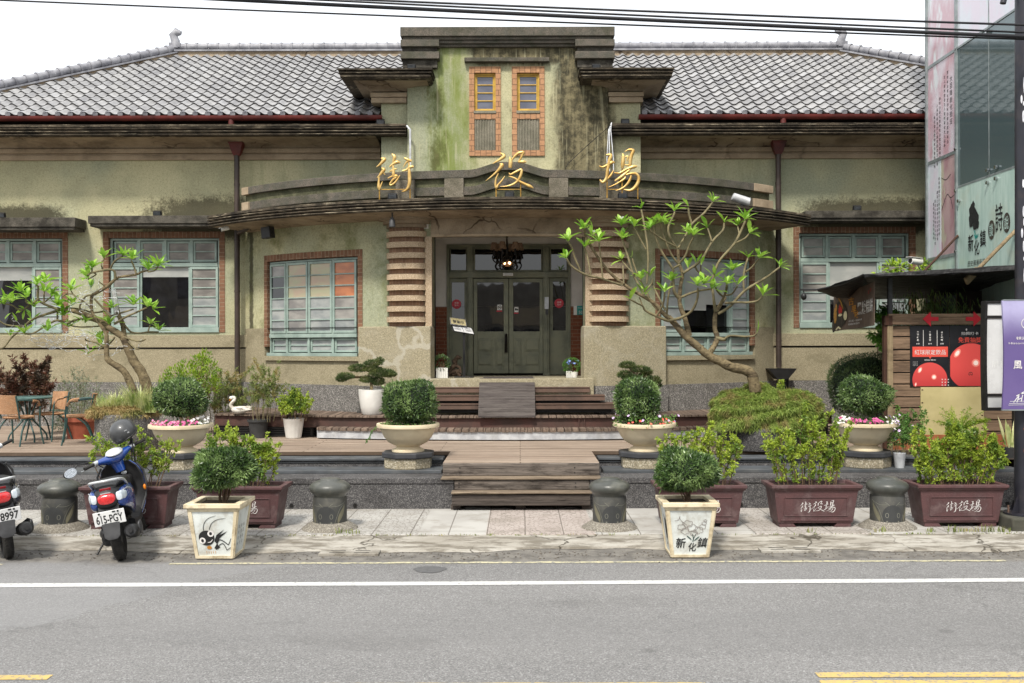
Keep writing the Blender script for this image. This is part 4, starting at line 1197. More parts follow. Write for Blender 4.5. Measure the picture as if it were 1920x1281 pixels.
for(a,b)in tw:
 fb=MB();pb=MB();w_=0.095
 za,zb_=Z(208.5,TY),Z(137,TY);ia,ib=a+w_,b-w_
 fb.mbox(tflat,ia,ia+0.03,-0.1,-0.03,za,zb_);fb.mbox(tflat,ib-0.03,ib,-0.1,-0.03,za,zb_)
 fb.mbox(tflat,ia+0.03,ib-0.03,-0.1,-0.03,zb_-0.035,zb_);fb.mbox(tflat,ia+0.03,ib-0.03,-0.1,-0.02,za,za+0.03)
 sash(fb,pb,tflat,ia+0.032,ib-0.032,za+0.032,zb_-0.037,-0.045,0.024,4,0,mb_=0.018)
 f=obj('tower_window',fb,M['yframe'],tower,bevel=0.003)
 mb=MB();dsr=0.03
 mb.mbox(tflat,a,a+w_,-0.1,dsr,tzb,tzt);mb.mbox(tflat,b-w_,b,-0.1,dsr,tzb,tzt)
 obj('brick_surround',mb,M['tbrick'],tower,split=True)
 mb=MB();mb.mbox(tflat,ia,ib,-0.1,dsr,zb_,tzt);mb.mbox(tflat,ia,ib,-0.1,dsr,Z(224,TY),Z(214,TY));mb.mbox(tflat,ia,ib,-0.1,dsr,tzb,Z(282.5,TY))
 obj('brick_course',mb,M['tbrick_v'],tower)
 mb=MB();mb.mbox(tflat,ia-0.01,ib+0.01,-0.02,0.045,Z(213.5,TY),za);obj('window_sill',mb,M['ribbed'],tower,bevel=0.004)
 mb=MB();n=8
 for i in range(n):
  u0=ia+(ib-ia)*i/n;u1=ia+(ib-ia)*(i+1)/n;um=(u0+u1)/2
  mb.prism([(u0,TY-0.004),(um,TY-0.026),(u1,TY-0.004),(u1,TY+0.02),(u0,TY+0.02)],Z(282,TY),Z(224.5,TY),'z')
 obj('ribbed_panel',mb,M['ribbed'],tower)
 obj('pane',pb,[M['pane_tower']],f)
def eave_hood(px0,px1,bx0,bx1,sg):
 a,b=X(px0,18.2),X(px1,18.2);zt,zb_=Z(127,18.2),Z(145.5,18.2);h=zt-zb_
 mb=MB();ya=18.27
 mb.box(a+0.06,b-0.06,ya,20.6,zb_+0.01,zt-0.01)
 mb.box(a,b,18.2,20.65,zt-0.035,zt)
 for k in range(2):
  e=0.045-0.02*k;zc=zb_+h*(0.28+0.34*(1-k))
  mb.box(a+0.06-e,b-0.06+e,ya-e,20.62,zc-0.016,zc+0.016)
 eh=obj('eave_hood',mb,M['cornice_dark'],tower,bevel=0.006)
 x0,x1=X(bx0,18.9),X(bx1,18.9);secs=[];z_b=Z(172,18.9)
 for i in range(8):
  t=i/7;f=(1-math.sqrt(max(0,1-t*t)))if i<7 else 1.0
  xa,xb,yy=x0+(a+0.25-x0)*f,x1+(b-0.12-x1)*f,18.86-0.45*f
  z_=z_b+(zb_+0.008-z_b)*t
  secs.append([(xa,yy,z_),(xb,yy,z_),(xb,20.2,z_),(xa,20.2,z_)])
 mb=MB();mb.loft(secs);obj('bracket',mb,M['cove'],eh)
 mb=MB()
 mb.box(x0,x1,18.80,20.1,Z(181,18.8),Z(173,18.8));mb.box(x0+0.01,x1-0.01,18.83,20.1,Z(192,18.83),Z(182.5,18.83));mb.box(x0+0.03,x1-0.03,18.87,20.1,Z(183,18.8),Z(180.8,18.8))
 obj('moulding',mb,M['mould'],eh,bevel=0.005)
eave_hood(634,812,697,765,-1);eave_hood(1088,1266,1141,1207,1)
# ---- curved entrance bay
u_o0,u_o1=arc.u_px(811),arc.u_px(1097)
zl=Z(441,17.3);zw_b,zw_m,zw_t=Z(668,17.6),Z(628,17.6),Z(478,17.45)
FL=(arc.u_px(502),arc.u_px(671));FR=(arc.u_px(1238),arc.u_px(1409))
holes=[]
for(a,b)in(FL,FR):holes.append((a-0.10,b+0.10,zw_b-0.0,zw_t+0.13))
door_hole=(u_o0,u_o1,1.0,zl)
mb=MB()
mb.mwall(arc,UL,UR,2.56,4.56,[(h[0],h[1],2.56,h[3])for h in holes]+[(u_o0,u_o1,2.56,zl)],0.13)
cw=obj('curved_wall',mb,M['plaster'],TH)
mb=MB()
mb.mwall(arc,UL,UR,1.52,2.56,[(h[0],h[1],h[2],2.56)for h in holes]+[(u_o0,u_o1,1.52,2.56)],0.13)
obj('curved_base',mb,M['stone'],TH)
mb=MB()
mb.mbox(arc,UL,u_o0,-0.1,0.05,0.4,1.52);mb.mbox(arc,u_o1,UR,-0.1,0.05,0.4,1.52)
obj('plinth',mb,M['plinth'],TH,split=True)
for h in holes:
 mb=MB();mb.mbox(arc,h[0]+0.05,h[1]-0.05,-0.08,0.05,h[2]-0.085,h[2]-0.002);obj('window_sill',mb,M['stone'],TH,bevel=0.006)
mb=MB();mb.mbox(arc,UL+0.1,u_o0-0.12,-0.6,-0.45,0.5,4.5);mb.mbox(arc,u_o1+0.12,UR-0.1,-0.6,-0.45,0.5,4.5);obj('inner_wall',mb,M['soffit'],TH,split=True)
mb=MB();mb.mbox(arc,u_o0-0.02,u_o1+0.02,-0.02,0.02,zl,4.44);obj('lintel',mb,M['cove'],TH)
mb=MB();mb.mbox(arc,u_o0-0.01,u_o1+0.01,-0.04,0.045,zl-0.03,zl+0.012);obj('lintel_edge',mb,M['mould'],TH)
def bay_window(a,b,left,label):
 fb=MB();pb=MB();d=-0.05;rr=random.Random(2 if left else 9)
 fb.mbox(arc,a,b,-0.12,0.03,zw_b,zw_b+0.06)
 fb.mbox(arc,a,a+0.035,-0.12,d,zw_b+0.06,zw_t);fb.mbox(arc,b-0.035,b,-0.12,d,zw_b+0.06,zw_t)
 fb.mbox(arc,a+0.035,b-0.035,-0.12,d,zw_t-0.035,zw_t)
 fb.mbox(arc,a+0.035,b-0.035,-0.12,d+0.04,zw_m-0.035,zw_m+0.035)
 ws=[0.0,0.225,0.49,0.755,1.0]
 us=[a+0.035+(b-a-0.07)*w_ for w_ in ws]
 for k in range(4):
  p,q=us[k],us[k+1]
  if k:fb.mbox(arc,p-0.022,p+0.022,-0.12,d+0.012,zw_b+0.06,zw_m-0.035)
  sash(fb,pb,arc,p+0.03,q-0.03,zw_b+0.075,zw_m-0.05,d-0.015,0.035,2,0,pick=(lambda r:2)if left else(lambda r:3))
  if k in(1,3):fb.mbox(arc,p-0.026,p+0.026,-0.12,d+0.012,zw_m+0.035,zw_t-0.035)
  if left:
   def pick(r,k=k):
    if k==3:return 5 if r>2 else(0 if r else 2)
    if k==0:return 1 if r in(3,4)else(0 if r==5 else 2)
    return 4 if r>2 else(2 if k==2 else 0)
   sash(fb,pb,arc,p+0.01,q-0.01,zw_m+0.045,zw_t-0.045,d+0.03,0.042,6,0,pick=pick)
  else:
   if k in(0,3):
    sash(fb,pb,arc,p+0.01,q-0.01,zw_m+0.045,zw_t-0.045,d+0.03,0.042,6,2,pick=lambda r:2 if r<3 else 0)
 if not left:
  p,q=us[1],us[3];zz=zw_m+0.035
  pb.cur=1;pb.mquad(arc,p,q,-0.11,zz,zz+(zw_t-zz)*0.36);pb.cur=3
  um=(p+q)/2
  pb.mquad(arc,p,um,-0.10,zz+(zw_t-zz)*0.30,zw_t-0.035);pb.mquad(arc,um,q,-0.10,zz+(zw_t-zz)*0.38,zw_t-0.035)
 f=obj('window',fb,M['frame'],TH,bevel=0.004);f['label']=label
 obj('pane',pb,panes,f)
 brick_surround(arc,a-0.1,b+0.1,zw_m-0.2,zw_t+0.13,0.095,0.12,f)
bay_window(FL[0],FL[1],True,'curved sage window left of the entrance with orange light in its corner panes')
bay_window(FR[0],FR[1],False,'curved sage window right of the entrance with blind and torn paper panes')
for(p0,p1,c0,c1,sg)in((680,812,727,800,-1),(1091,1241,1104,1178,1)):
 a,b=arc.u_px(p0),arc.u_px(p1)
 mb=MB();mb.mbox(arc,a,b,-0.1,0.16,1.30,2.56);obj('pedestal',mb,M['pedestal'],TH,bevel=0.02)
 mb=MB()
 e=(b-0.16,b)if sg<0 else(a,a+0.16)
 mb.mbox(arc,a,b,-0.1,0.20,1.0,1.52)
 obj('pedestal_foot',mb,M['plinth'],TH)
 ua,ub=arc.u_px(c0),arc.u_px(c1);hw=(ub-ua)/2;uc=(ua+ub)/2
 mb=MB()
 if sg<0:mb.mbox(arc,ub-0.02,u_o0+0.0,-0.1,0.04,2.561,zl-0.02)
 else:mb.mbox(arc,u_o1,ua+0.06,-0.1,0.04,2.561,zl-0.02)
 obj('jamb_strip',mb,M['colband'],TH,bevel=0.006)
 def half(rx,rd,z0,z1,n=16):
  P=[(uc+rx*math.cos(PI*i/n),0.0+rd*math.sin(PI*i/n))for i in range(n+1)]
  vs=[arc(u,d,z0)for u,d in P]+[arc(u,d,z1)for u,d in P];m_=n+1
  fs=[(i,i+1,m_+i+1,m_+i)for i in range(n)]+[tuple(range(m_)),tuple(range(2*m_-1,m_-1,-1))]
  mbq.add(vs,fs)
 mbq=MB();half(hw*0.9,0.15,2.561,Z(425,17.2));col_=obj('column',mbq,M['colbrick'],TH,smooth=40)
 for k in range(9):
  zc=Z(437.5+20.05*k,17.2)
  mbq=MB();half(hw*1.01,0.235,zc-0.05,zc+0.048);obj('column_ring',mbq,M['colband'],col_,bevel=0.006)
 mbq=MB()
 half(hw*1.02,0.2,Z(425,17.2),Z(418,17.2));half(hw*1.18,0.27,Z(418,17.2)+0.0005,Z(411,17.2));half(hw*1.4,0.34,Z(411,17.2)+0.0005,Z(402,17.2))
 obj('capital',mbq,M['cove'],col_,smooth=40)
CE=0.805
can=Arc(7.85);zc1,zc0=4.665,4.455
cu=CE*7.85
mb=MB()
mb.mbox(can,-cu,cu,-1.6,0.0-0.03,zc0+0.02,zc1-0.02,0.15)
mb.mprof(can,-cu,cu,[(-1.6,zc1-0.019),(-1.6,zc1+0.01),(0.03,zc1),(0.035,zc1-0.045),(-0.03,zc1-0.05)],0.15)
for k in range(3):
 z_=zc0+0.03+0.05*k;e=0.012*k
 mb.mprof(can,-cu,cu,[(-0.05,z_-0.02),(0.0+e,z_-0.016),(0.014+e,z_),(0.0+e,z_+0.018),(-0.05,z_+0.021)],0.15)
canopy=obj('canopy',mb,M['cornice_dark'],TH)
mb=MB();mb.mprof(can,-cu+0.03,cu-0.03,[(-1.3,zc0-0.06),(-0.45,zc0-0.005),(-0.06,zc0+0.012),(-0.06,zc0+0.03),(-1.3,zc0+0.03)],0.15)
obj('canopy_soffit',mb,M['cove'],TH)
par=Arc(7.42);pu0,pu1=par.u_px(457),par.u_px(1447)
wv0,wv1=par.u_px(880),par.u_px(1030)
def wave(u):
 t=(u-wv0)/(wv1-wv0)
 if t<0 or t>1:return 0.0
 s=min(1,min(t,1-t)/0.42);s=s*s*(3-2*s)
 return 0.125*s
mb=MB()
zp0,zp1=zc1+0.002,5.19
mb.mbox(par,pu0,wv0,-0.3,-0.05,zp0,zp1-0.04,0.15);mb.mbox(par,wv1,pu1,-0.3,-0.05,zp0,zp1-0.04,0.15)
mb.mbox(par,wv0,wv1,-0.3,-0.05,zp0-0.125,zp1-0.04,0.1,wave)
parapet=obj('parapet',mb,M['parapet_body'],TH)
mb=MB()
for(p,q)in((pu0-0.02,wv0),(wv1,pu1+0.02)):
 mb.mbox(par,p,q,-0.34,0.02,zp1-0.135,zp1,0.15)
 mb.mbox(par,p,q,-0.1,-0.012,zp0+0.10,zp0+0.245,0.15)
mb.mbox(par,wv0,wv1,-0.34,0.02,zp1-0.135,zp1,0.1,wave);mb.mbox(par,wv0,wv1,-0.1,-0.012,zp0+0.10,zp0+0.245,0.1,wave)
obj('parapet_band',mb,M['parapet'],parapet,bevel=0.006)
for(p,q)in((834,870),(743,778),(1030,1066),(1125,1160)):
 mb=MB();mb.mbox(par,par.u_px(p),par.u_px(q),-0.1,0.016,zp0+0.03,zp1-0.137);obj('parapet_block',mb,M['parapet_block'],parapet,bevel=0.006)
mb=MB()
for(p,q)in((457,466),(1415,1447)):
 for(z0_,z1_)in((zp1-0.137,zp1+0.003),(zp0+0.098,zp0+0.247)):mb.mbox(par,par.u_px(p)-0.03,par.u_px(q)+0.03,-0.35,0.025,z0_,z1_)
obj('parapet_end',mb,M['mould'],parapet,bevel=0.006,split=True)
# ---- lobby and door
LY=18.9;lob=Flat(LY)
lx0,lx1=arc(u_o0,0,0)[0]-.22,arc(u_o1,0,0)[0]+.28
dx0,dx1=X(838,LY),X(1070,LY);dz0,dz1=Z(705,LY),Z(458.5,LY)
zbk=Z(575,LY)
mb=MB()
mb.mwall(lob,lx0-0.05,lx1+0.05,zbk,4.5,[(dx0,dx1,zbk-1,dz1)],0.1)
mb.quad((lx0,17.3,zbk),(lx0,LY,zbk),(lx0,LY,4.5),(lx0,17.3,4.5));mb.quad((lx1,17.3,zbk),(lx1,17.3,4.5),(lx1,LY,4.5),(lx1,LY,zbk))
mb.box(lx0-0.1,lx1+0.1,17.34,LY+0.3,zl+0.12,zl+0.2)
obj('lobby_wall',mb,M['lobby'],TH)
mb=MB()
for(a,b)in((lx0-0.05,dx0),(dx1,lx1+0.05)):mb.mbox(lob,a,b,-0.1,0.02,THR,zbk)
mb.box(lx0-0.02,lx0+0.02,17.36,LY-0.02,THR,zbk);mb.box(lx1-0.02,lx1+0.02,17.36,LY-0.02,THR,zbk)
obj('lobby_brick',mb,M['lobby_brick'],TH,split=True)
mb=MB();thx0,thx1=X(805,17.1),X(1113,17.1)
mb.box(lx0-0.05,lx1+0.05,17.3,LY+0.2,1.2,THR-0.003);mb.box(thx0,thx1,17.04,17.32,1.02,THR)
obj('threshold',mb,M['pedestal'],TH,bevel=0.012)
fb=MB();pb=MB();DD=M['door']
def dpx(p):return X(p,LY)
def dz(q):return Z(q,LY)
fb.mbox(lob,dx0,dx0+0.05,-0.1,0.03,dz0,dz1);fb.mbox(lob,dx1-0.05,dx1,-0.1,0.03,dz0,dz1);fb.mbox(lob,dx0+0.05,dx1-0.05,-0.1,0.03,dz1-0.05,dz1)
fb.mbox(lob,dx0+0.05,dx1-0.05,-0.1,0.05,dz(521),dz(510.5))
for(p,q)in((876.5,887),(1018.5,1030)):
 fb.mbox(lob,dpx(p),dpx(q),-0.1,0.04,dz0,dz(521));fb.mbox(lob,dpx(p),dpx(q),-0.1,0.03,dz(510.5),dz1-0.05)
 um=(dpx(p)+dpx(q))/2;fb.mbox(lob,um-0.025,um+0.025,0.0,0.06,dz0+0.06,dz(521));fb.mbox(lob,dpx(p)-0.005,dpx(q)+0.005,0.0,0.07,dz0,dz0+0.06)
def glazed(p0,p1,q0,q1,g0,g1,h0,h1,dd=0.0):
 "leaf between px p0..p1, py q0 (top)..q1 (bottom) with glass g0..g1 x h0..h1"
 fb.mbox(lob,dpx(p0),dpx(g0),-0.06,dd,dz(q1),dz(q0));fb.mbox(lob,dpx(g1),dpx(p1),-0.06,dd,dz(q1),dz(q0))
 fb.mbox(lob,dpx(g0),dpx(g1),-0.06,dd-0.001,dz(h0),dz(q0));fb.mbox(lob,dpx(g0),dpx(g1),-0.06,dd-0.001,dz(q1),dz(h1))
 pb.mquad(lob,dpx(g0),dpx(g1),dd-0.035,dz(h1),dz(h0))
glazed(843.5,876,463,510,844.5+1,874,467,506,-0.02);glazed(887.5,1018,463,510,891,1015,467,506,-0.02);glazed(1030.5,1065,463,510,1034,1063,467,506,-0.02)
glazed(843,876,521.5,703,847,871,529,619,-0.02);glazed(1030.5,1065,521.5,703,1037,1061,528,620,-0.02)
frame_o=obj('door_frame',fb,DD,TH,bevel=0.004);obj('pane',pb,[M['pane_dark']],frame_o)
for(p0,p1,g0,g1,pan)in((888,953.5,895,944.5,((895,924),(929,945))),(954.5,1018,962.5,1012,((963,978),(984,1012)))):
 fb=MB();pb=MB();glazed(p0,p1,522.5,700,g0,g1,529.5,621.5,0.005)
 for i,(a,b)in enumerate(pan):
  wide=(b-a)>20
  for(q0,q1)in(((635,659),(664,686))if wide else((635,686),)):
   fb.mbox(lob,dpx(a),dpx(b),0.0,0.012,dz(q1),dz(q0));fb.mbox(lob,dpx(a)+0.03,dpx(b)-0.03,0.0,0.034,dz(q1)+0.03,dz(q0)-0.03)
 lf=obj('door_leaf',fb,DD,TH,bevel=0.004);obj('pane',pb,[M['pane_dark']],lf)
 if p0<900:
  mb=MB();ux=dpx(949);mb.tube([(ux,LY-0.05,dz(661)),(ux,LY-0.055,dz(630))],[0.03,0.026],10);mb.tube([(ux,LY-0.03,dz(626)),(ux-0.006,LY-0.12,dz(633)),(ux,LY-0.12,dz(650)),(ux,LY-0.04,dz(657))],0.012,8)
  mb.ball((ux,LY-0.03,dz(628)),0.026,10,8)
  obj('handle',mb,M['bronze'],lf,smooth=50)
mb=MB();mb.mbox(lob,dx0,dx1,-0.1,0.10,THR-0.002,dz0+0.01);obj('door_sill',mb,DD,TH)
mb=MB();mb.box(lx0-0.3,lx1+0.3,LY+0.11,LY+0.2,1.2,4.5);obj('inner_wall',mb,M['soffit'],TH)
# ---- downpipes
def downpipe(px,top,bot,D,red_spout):
 xx=X(px,D);mb=MB()
 mb.tube([(xx,D,Z(284,D)),(xx,D,Z(bot,D))],0.052,12)
 dp=obj('downpipe',mb,M['pipe'],TH,smooth=40)
 mb=MB()
 for py in(345,450,545,640):mb.tube([(xx,D,Z(py,D)-0.02),(xx,D,Z(py,D)+0.02)],0.058,12)
 obj('pipe_collar',mb,M['pipe'],dp,smooth=40)
 mb=MB();secs=[]
 for(z_,hw)in((Z(291,D),0.06),(Z(284,D),0.09),(Z(270,D),0.13),(Z(268,D),0.145),(Z(265,D),0.145)):
  secs.append([(xx-hw,D-hw*0.8,z_),(xx+hw,D-hw*0.8,z_),(xx+hw,D+hw*0.8,z_),(xx-hw,D+hw*0.8,z_)])
 mb.loft(secs);mb.tube([(xx,D,Z(266,D)),(xx,D+0.02,Z(258,D)),(xx,D+0.2,Z(254,D))],0.06,10)
 obj('hopper',mb,M['gutter'],dp,bevel=0.006)
 mb=MB();mb.tube([(xx,18.93,Z(223,18.9)),(xx,18.93,CT+0.004)],0.055,12);obj('spout',mb,M['gutter'],dp,smooth=40)
 mb=MB()
 if px>1000:
  secs=[]
  for(z_,hw)in((Z(712,19.2),0.10),(Z(696,19.2),0.24),(Z(692,19.2),0.27)):secs.append([(xx-hw,19.0,z_),(xx+hw,19.0,z_),(xx+hw,19.3,z_),(xx-hw,19.3,z_)])
  mb.loft(secs);mb.tube([(xx+0.12,19.2,Z(705,19.2)),(xx+0.12,19.2,PLAT)],0.05,10)
 else:
  mb.box(xx-0.1,xx+0.1,19.05,19.3,PLAT,1.5)
 obj('rainwater_box',mb,M['black'],dp)
downpipe(445,262,700,19.3,1);downpipe(1460,262,690,19.3,1)
# ---- steel steps at the door and the ramp
ss=thing('steel_steps','rusty steel steps rising to the entrance door','steps',(X(960,16.9),16.95,PLAT))
for i,(py,D,x0,x1)in enumerate(((728,16.97,806,1106),(743.5,16.86,806,1134),(759.5,16.75,806,1156))):
 z1=Z(py,D)+0.02;mb=MB()
 mb.box(X(x0,D),X(x1,D),D,17.36 if i else 17.03,z1-0.016,z1)
 obj('tread',mb,M['rust'],ss)
 mb=MB();mb.box(X(x0,D),X(x1,D),D+0.012,D+0.03,z1-0.092,z1-0.017);obj('tread_edge',mb,M['rust'],ss)
 mb=MB();mb.box(X(x0,D)+0.02,X(x1-8,D),D+0.16,D+0.18,z1-0.16,z1-0.018);obj('riser',mb,M['black'],ss)
rp=thing('ramp','steep dark boarded ramp laid over the entrance steps','ramp',(X(949,16.6),16.55,PLAT))
mb=MB();za,zb_=THR+0.012,PLAT+0.01
nb=14;ya,yb_=17.12,16.45
for i in range(nb):
 f0,f1=i/nb,(i+1)/nb-0.006
 def pt(f,side,dz_):
  xw=(X(897,16.65),X(1003,16.65))[side];return(xw,ya+(yb_-ya)*f,za+(zb_-za)*f+dz_)
 vs=[pt(f0,0,0),pt(f0,1,0),pt(f1,1,0),pt(f1,0,0),pt(f0,0,-.03),pt(f0,1,-.03),pt(f1,1,-.03),pt(f1,0,-.03)]
 mb.add(vs,[(0,3,2,1),(4,5,6,7),(0,1,5,4),(1,2,6,5),(2,3,7,6),(3,0,4,7)])
obj('board',mb,M['ramp'],rp)
mb=MB()
for side in(0,1):
 xw=(X(897,16.65)+0.02,X(1003,16.65)-0.05)[side]
 mb.prism([(ya,za-0.032),(yb_,zb_-0.032),(yb_,zb_-0.034),(yb_+0.06,PLAT),(ya,za-0.12)],xw,xw+0.03,'x')
obj('side_rail',mb,M['redsteel'],rp)
mb=MB();mb.box(X(905,17.1),X(1000,17.1),17.1,17.9,THR+0.001,THR+0.012)
tag(obj('door_mat',mb,M['ramp']),'dark flat mat on the threshold above the ramp','mat')
# ------------------------------------------------------------------ foliage tools
def rv(r):
 while True:
  v=Vector((r.uniform(-1,1),r.uniform(-1,1),r.uniform(-1,1)))
  if 0.05<v.length<1:return v.normalized()
def leaf(mb,p,d,L,Wd,nrm=None,fold=0.25,r=rnd):
 d=d.normalized()
 n=nrm if nrm is not None else rv(r)
 s=d.cross(n)
 if s.length<1e-3:s=d.orthogonal()
 s.normalize();n=s.cross(d)
 m=p+d*L*0.45
 mb.add([p,m+s*Wd*0.5+n*Wd*fold,p+d*L-n*L*0.06,m-s*Wd*0.5+n*Wd*fold],[(0,1,2),(0,2,3)])
def bigleaf(mb,p,d,up,L,Wd,droop=0.25):
 d=d.normalized();s=d.cross(up)
 if s.length<1e-3:s=d.orthogonal()
 s.normalize();n=s.cross(d)
 st=((0,.12),(0.25,.62),(0.55,1.0),(0.8,.72),(1.0,0.02));vs=[]
 for t,w_ in st:
  c=p+d*L*t-n*(L*droop*t*t)
  h=Wd*0.5*w_
  vs+=[c+s*h+n*h*0.35,c,c-s*h+n*h*0.35]
 fs=[]
 for i in range(4):
  a=i*3
  fs+=[(a,a+1,a+4,a+3),(a+1,a+2,a+5,a+4)]
 mb.add(vs,fs)
def topiary(t,c,rx,ry,rz,n,L=0.045,Wd=0.017,p=2.0,seed=1,mat='leaf_top',core=0.84,lump=0.07):
 r=random.Random(seed);mb=MB();c=Vector(c)
 ph=[(rv(r),r.uniform(3,6),r.uniform(0,6))for _ in range(7)]
 def surf(v):
  k=(abs(v.x)**p+abs(v.y)**p+abs(v.z)**p)**(-1/p)
  k*=1+lump*sum(math.sin(q.dot(v)*f+o)for q,f,o in ph)/2.4
  return k
 for _ in range(n):
  v=rv(r);k=surf(v)*(1-abs(r.gauss(0,0.07)))
  q=Vector((v.x*rx,v.y*ry,v.z*rz))*k
  d=(Vector((v.x/rx,v.y/ry,v.z/rz)).normalized()*0.55+rv(r)*0.75+Vector((0,0,0.25)))
  leaf(mb,c+q,d,L*r.uniform(.6,1.2),Wd*r.uniform(.7,1.2),rv(r),r=r)
 for _ in range(n//60):
  v=rv(r);k=surf(v)*1.03
  leaf(mb,c+Vector((v.x*rx,v.y*ry,v.z*rz))*k,v+rv(r)*.5,L*1.5,Wd,rv(r),r=r)
 o=obj('foliage',mb,M[mat],t)
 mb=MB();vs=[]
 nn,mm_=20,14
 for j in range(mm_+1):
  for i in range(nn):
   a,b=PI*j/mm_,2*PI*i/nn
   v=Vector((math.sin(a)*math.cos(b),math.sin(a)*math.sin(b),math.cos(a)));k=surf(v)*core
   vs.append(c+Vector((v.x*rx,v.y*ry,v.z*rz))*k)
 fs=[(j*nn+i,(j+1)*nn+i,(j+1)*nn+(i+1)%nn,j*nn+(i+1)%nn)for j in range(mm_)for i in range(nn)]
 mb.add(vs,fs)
 obj('dark_core',mb,M['leaf_deep'],t)  # solid dark ball added to block the view between the leaves
 return o
def stems(t,base,top,n,spread,r0,seed,mat='stem',h=None):
 r=random.Random(seed);mb=MB()
 for i in range(n):
  b=Vector(base)+Vector((r.uniform(-1,1)*spread*0.25,r.uniform(-1,1)*spread*0.2,0))
  e=Vector(top)+Vector((r.uniform(-1,1)*spread,r.uniform(-1,1)*spread*0.6,r.uniform(-.2,.1)*(top[2]-base[2])))
  m_=b.lerp(e,0.5)+Vector((r.uniform(-.03,.03),r.uniform(-.03,.03),0))
  mb.tube([b,m_,e],[r0,r0*0.8,r0*0.5],5)
 return obj('stems',mb,M[mat],t)
def twiggy(t,base,wx,wy,h,nst,seed,lmat='leaf_yellow',smat='stem',L=0.036,Wd=0.018,dens=1.0,lo=0.3,rsz=0.008,clus=7,top_bias=0.0):
 "an open shrub of upright stems carrying rosettes of small leaves"
 r=random.Random(seed);sm=MB();lm=MB();base=Vector(base)
 def rosette(p,d):
  for _ in range(int(clus*r.uniform(.7,1.3))):
   leaf(lm,p+rv(r)*0.012,d*0.5+rv(r)*0.9,L*r.uniform(.6,1.25),Wd*r.uniform(.7,1.2),rv(r),0.2,r)
 for i in range(nst):
  fx=(i+r.uniform(.2,.8))/nst*2-1
  b=base+Vector((fx*wx*0.72,r.uniform(-1,1)*wy*0.5,0))
  hh=h*r.uniform(0.62,1.04)*(1-0.22*fx*fx)
  e=b+Vector((fx*wx*0.32+r.uniform(-.06,.06),r.uniform(-1,1)*wy*0.6,hh))
  pts=[b,b.lerp(e,.35)+rv(r)*0.02,b.lerp(e,.7)+rv(r)*0.025,e]
  sm.tube(pts,[rsz,rsz*.8,rsz*.6,rsz*.3],5)
  def along(P,t0,n):
   for _ in range(n):
    tt=t0+(1-t0)*r.random()**(1.0-top_bias*.5)
    k=min(int(tt*(len(P)-1)),len(P)-2);q=P[k].lerp(P[k+1],tt*(len(P)-1)-k)
    d=(P[k+1]-P[k]).normalized()
    rosette(q+rv(r)*0.03*r.random(),d*0.6+rv(r)*0.6)
  along(pts,lo,int(9*dens*hh/0.6))
  nb=r.randint(2,4)
  for _ in range(nb):
   tt=r.uniform(.25,.8);k=min(int(tt*3),2);q=pts[k].lerp(pts[k+1],tt*3-k)
   dd=Vector((r.uniform(-1,1),r.uniform(-1,1)*.7,r.uniform(.5,1.3))).normalized();l=hh*r.uniform(.2,.42)
   P=[q,q+dd*l*.5+rv(r)*.012,q+dd*l+Vector((0,0,l*.15))]
   sm.tube(P,[rsz*.6,rsz*.45,rsz*.2],4)
   along(P,.35,int(6*dens*l/0.25)+1);rosette(P[-1],dd)
  rosette(e,Vector((0,0,1)))
 obj('foliage',lm,M[lmat],t);obj('stems',sm,M[smat],t)
def flowers(t,nm,c,rx,ry,n,mat,z0=-0.01,z1=0.07,rr=0.02,seed=3,ang=(0,2*PI),part='flowers'):
 r=random.Random(seed);mb=MB()
 for _ in range(n):
  a=r.uniform(*ang);k=r.uniform(.75,1.06)
  p=Vector(c)+Vector((math.cos(a)*rx*k,math.sin(a)*ry*k,r.uniform(z0,z1)))
  out=(Vector((math.cos(a)*0.6,math.sin(a)*0.6-0.5,0.9))+rv(r)*0.4).normalized();s=out.orthogonal().normalized();q=out.cross(s)
  for k5 in range(5):
   b=2*PI*k5/5;d=s*math.cos(b)+q*math.sin(b)
   leaf(mb,p,d+out*0.25,rr*r.uniform(.8,1.2),rr*0.95,out,0.1,r)
 return obj(part,mb,M[mat],t)
def bedding(t,c,rx,ry,n,mat='leaf_fl',z0=-0.03,z1=0.06,L=0.035,Wd=0.02,seed=4,ang=(0,2*PI),rad=(.45,1.05)):
 r=random.Random(seed);mb=MB()
 for _ in range(n):
  a=r.uniform(*ang);k=r.uniform(*rad)
  p=Vector(c)+Vector((math.cos(a)*rx*k,math.sin(a)*ry*k,r.uniform(z0,z1)))
  leaf(mb,p,rv(r)+Vector((0,0,.6)),L*r.uniform(.6,1.2),Wd*r.uniform(.7,1.2),rv(r),.2,r)
 return obj('leaves',mb,M[mat],t)
def rosette_big(mb,p,d,n,L,r,up=Vector((0,0,1))):
 d=d.normalized();s=d.orthogonal().normalized();q=d.cross(s);a0=r.uniform(0,6)
 for i in range(n):
  a=a0+2.4*i;f=0.35+0.75*(i/n)
  dd=d*(1.0-0.75*f)+(s*math.cos(a)+q*math.sin(a))*f+Vector((0,0,.22))
  l=L*r.uniform(.65,1.1)*(0.7+0.4*f)
  bigleaf(mb,p+rv(r)*0.012,dd,up if abs(dd.normalized().z)<.95 else Vector((1,0,0)),l,l*r.uniform(.27,.36),r.uniform(.05,.3))
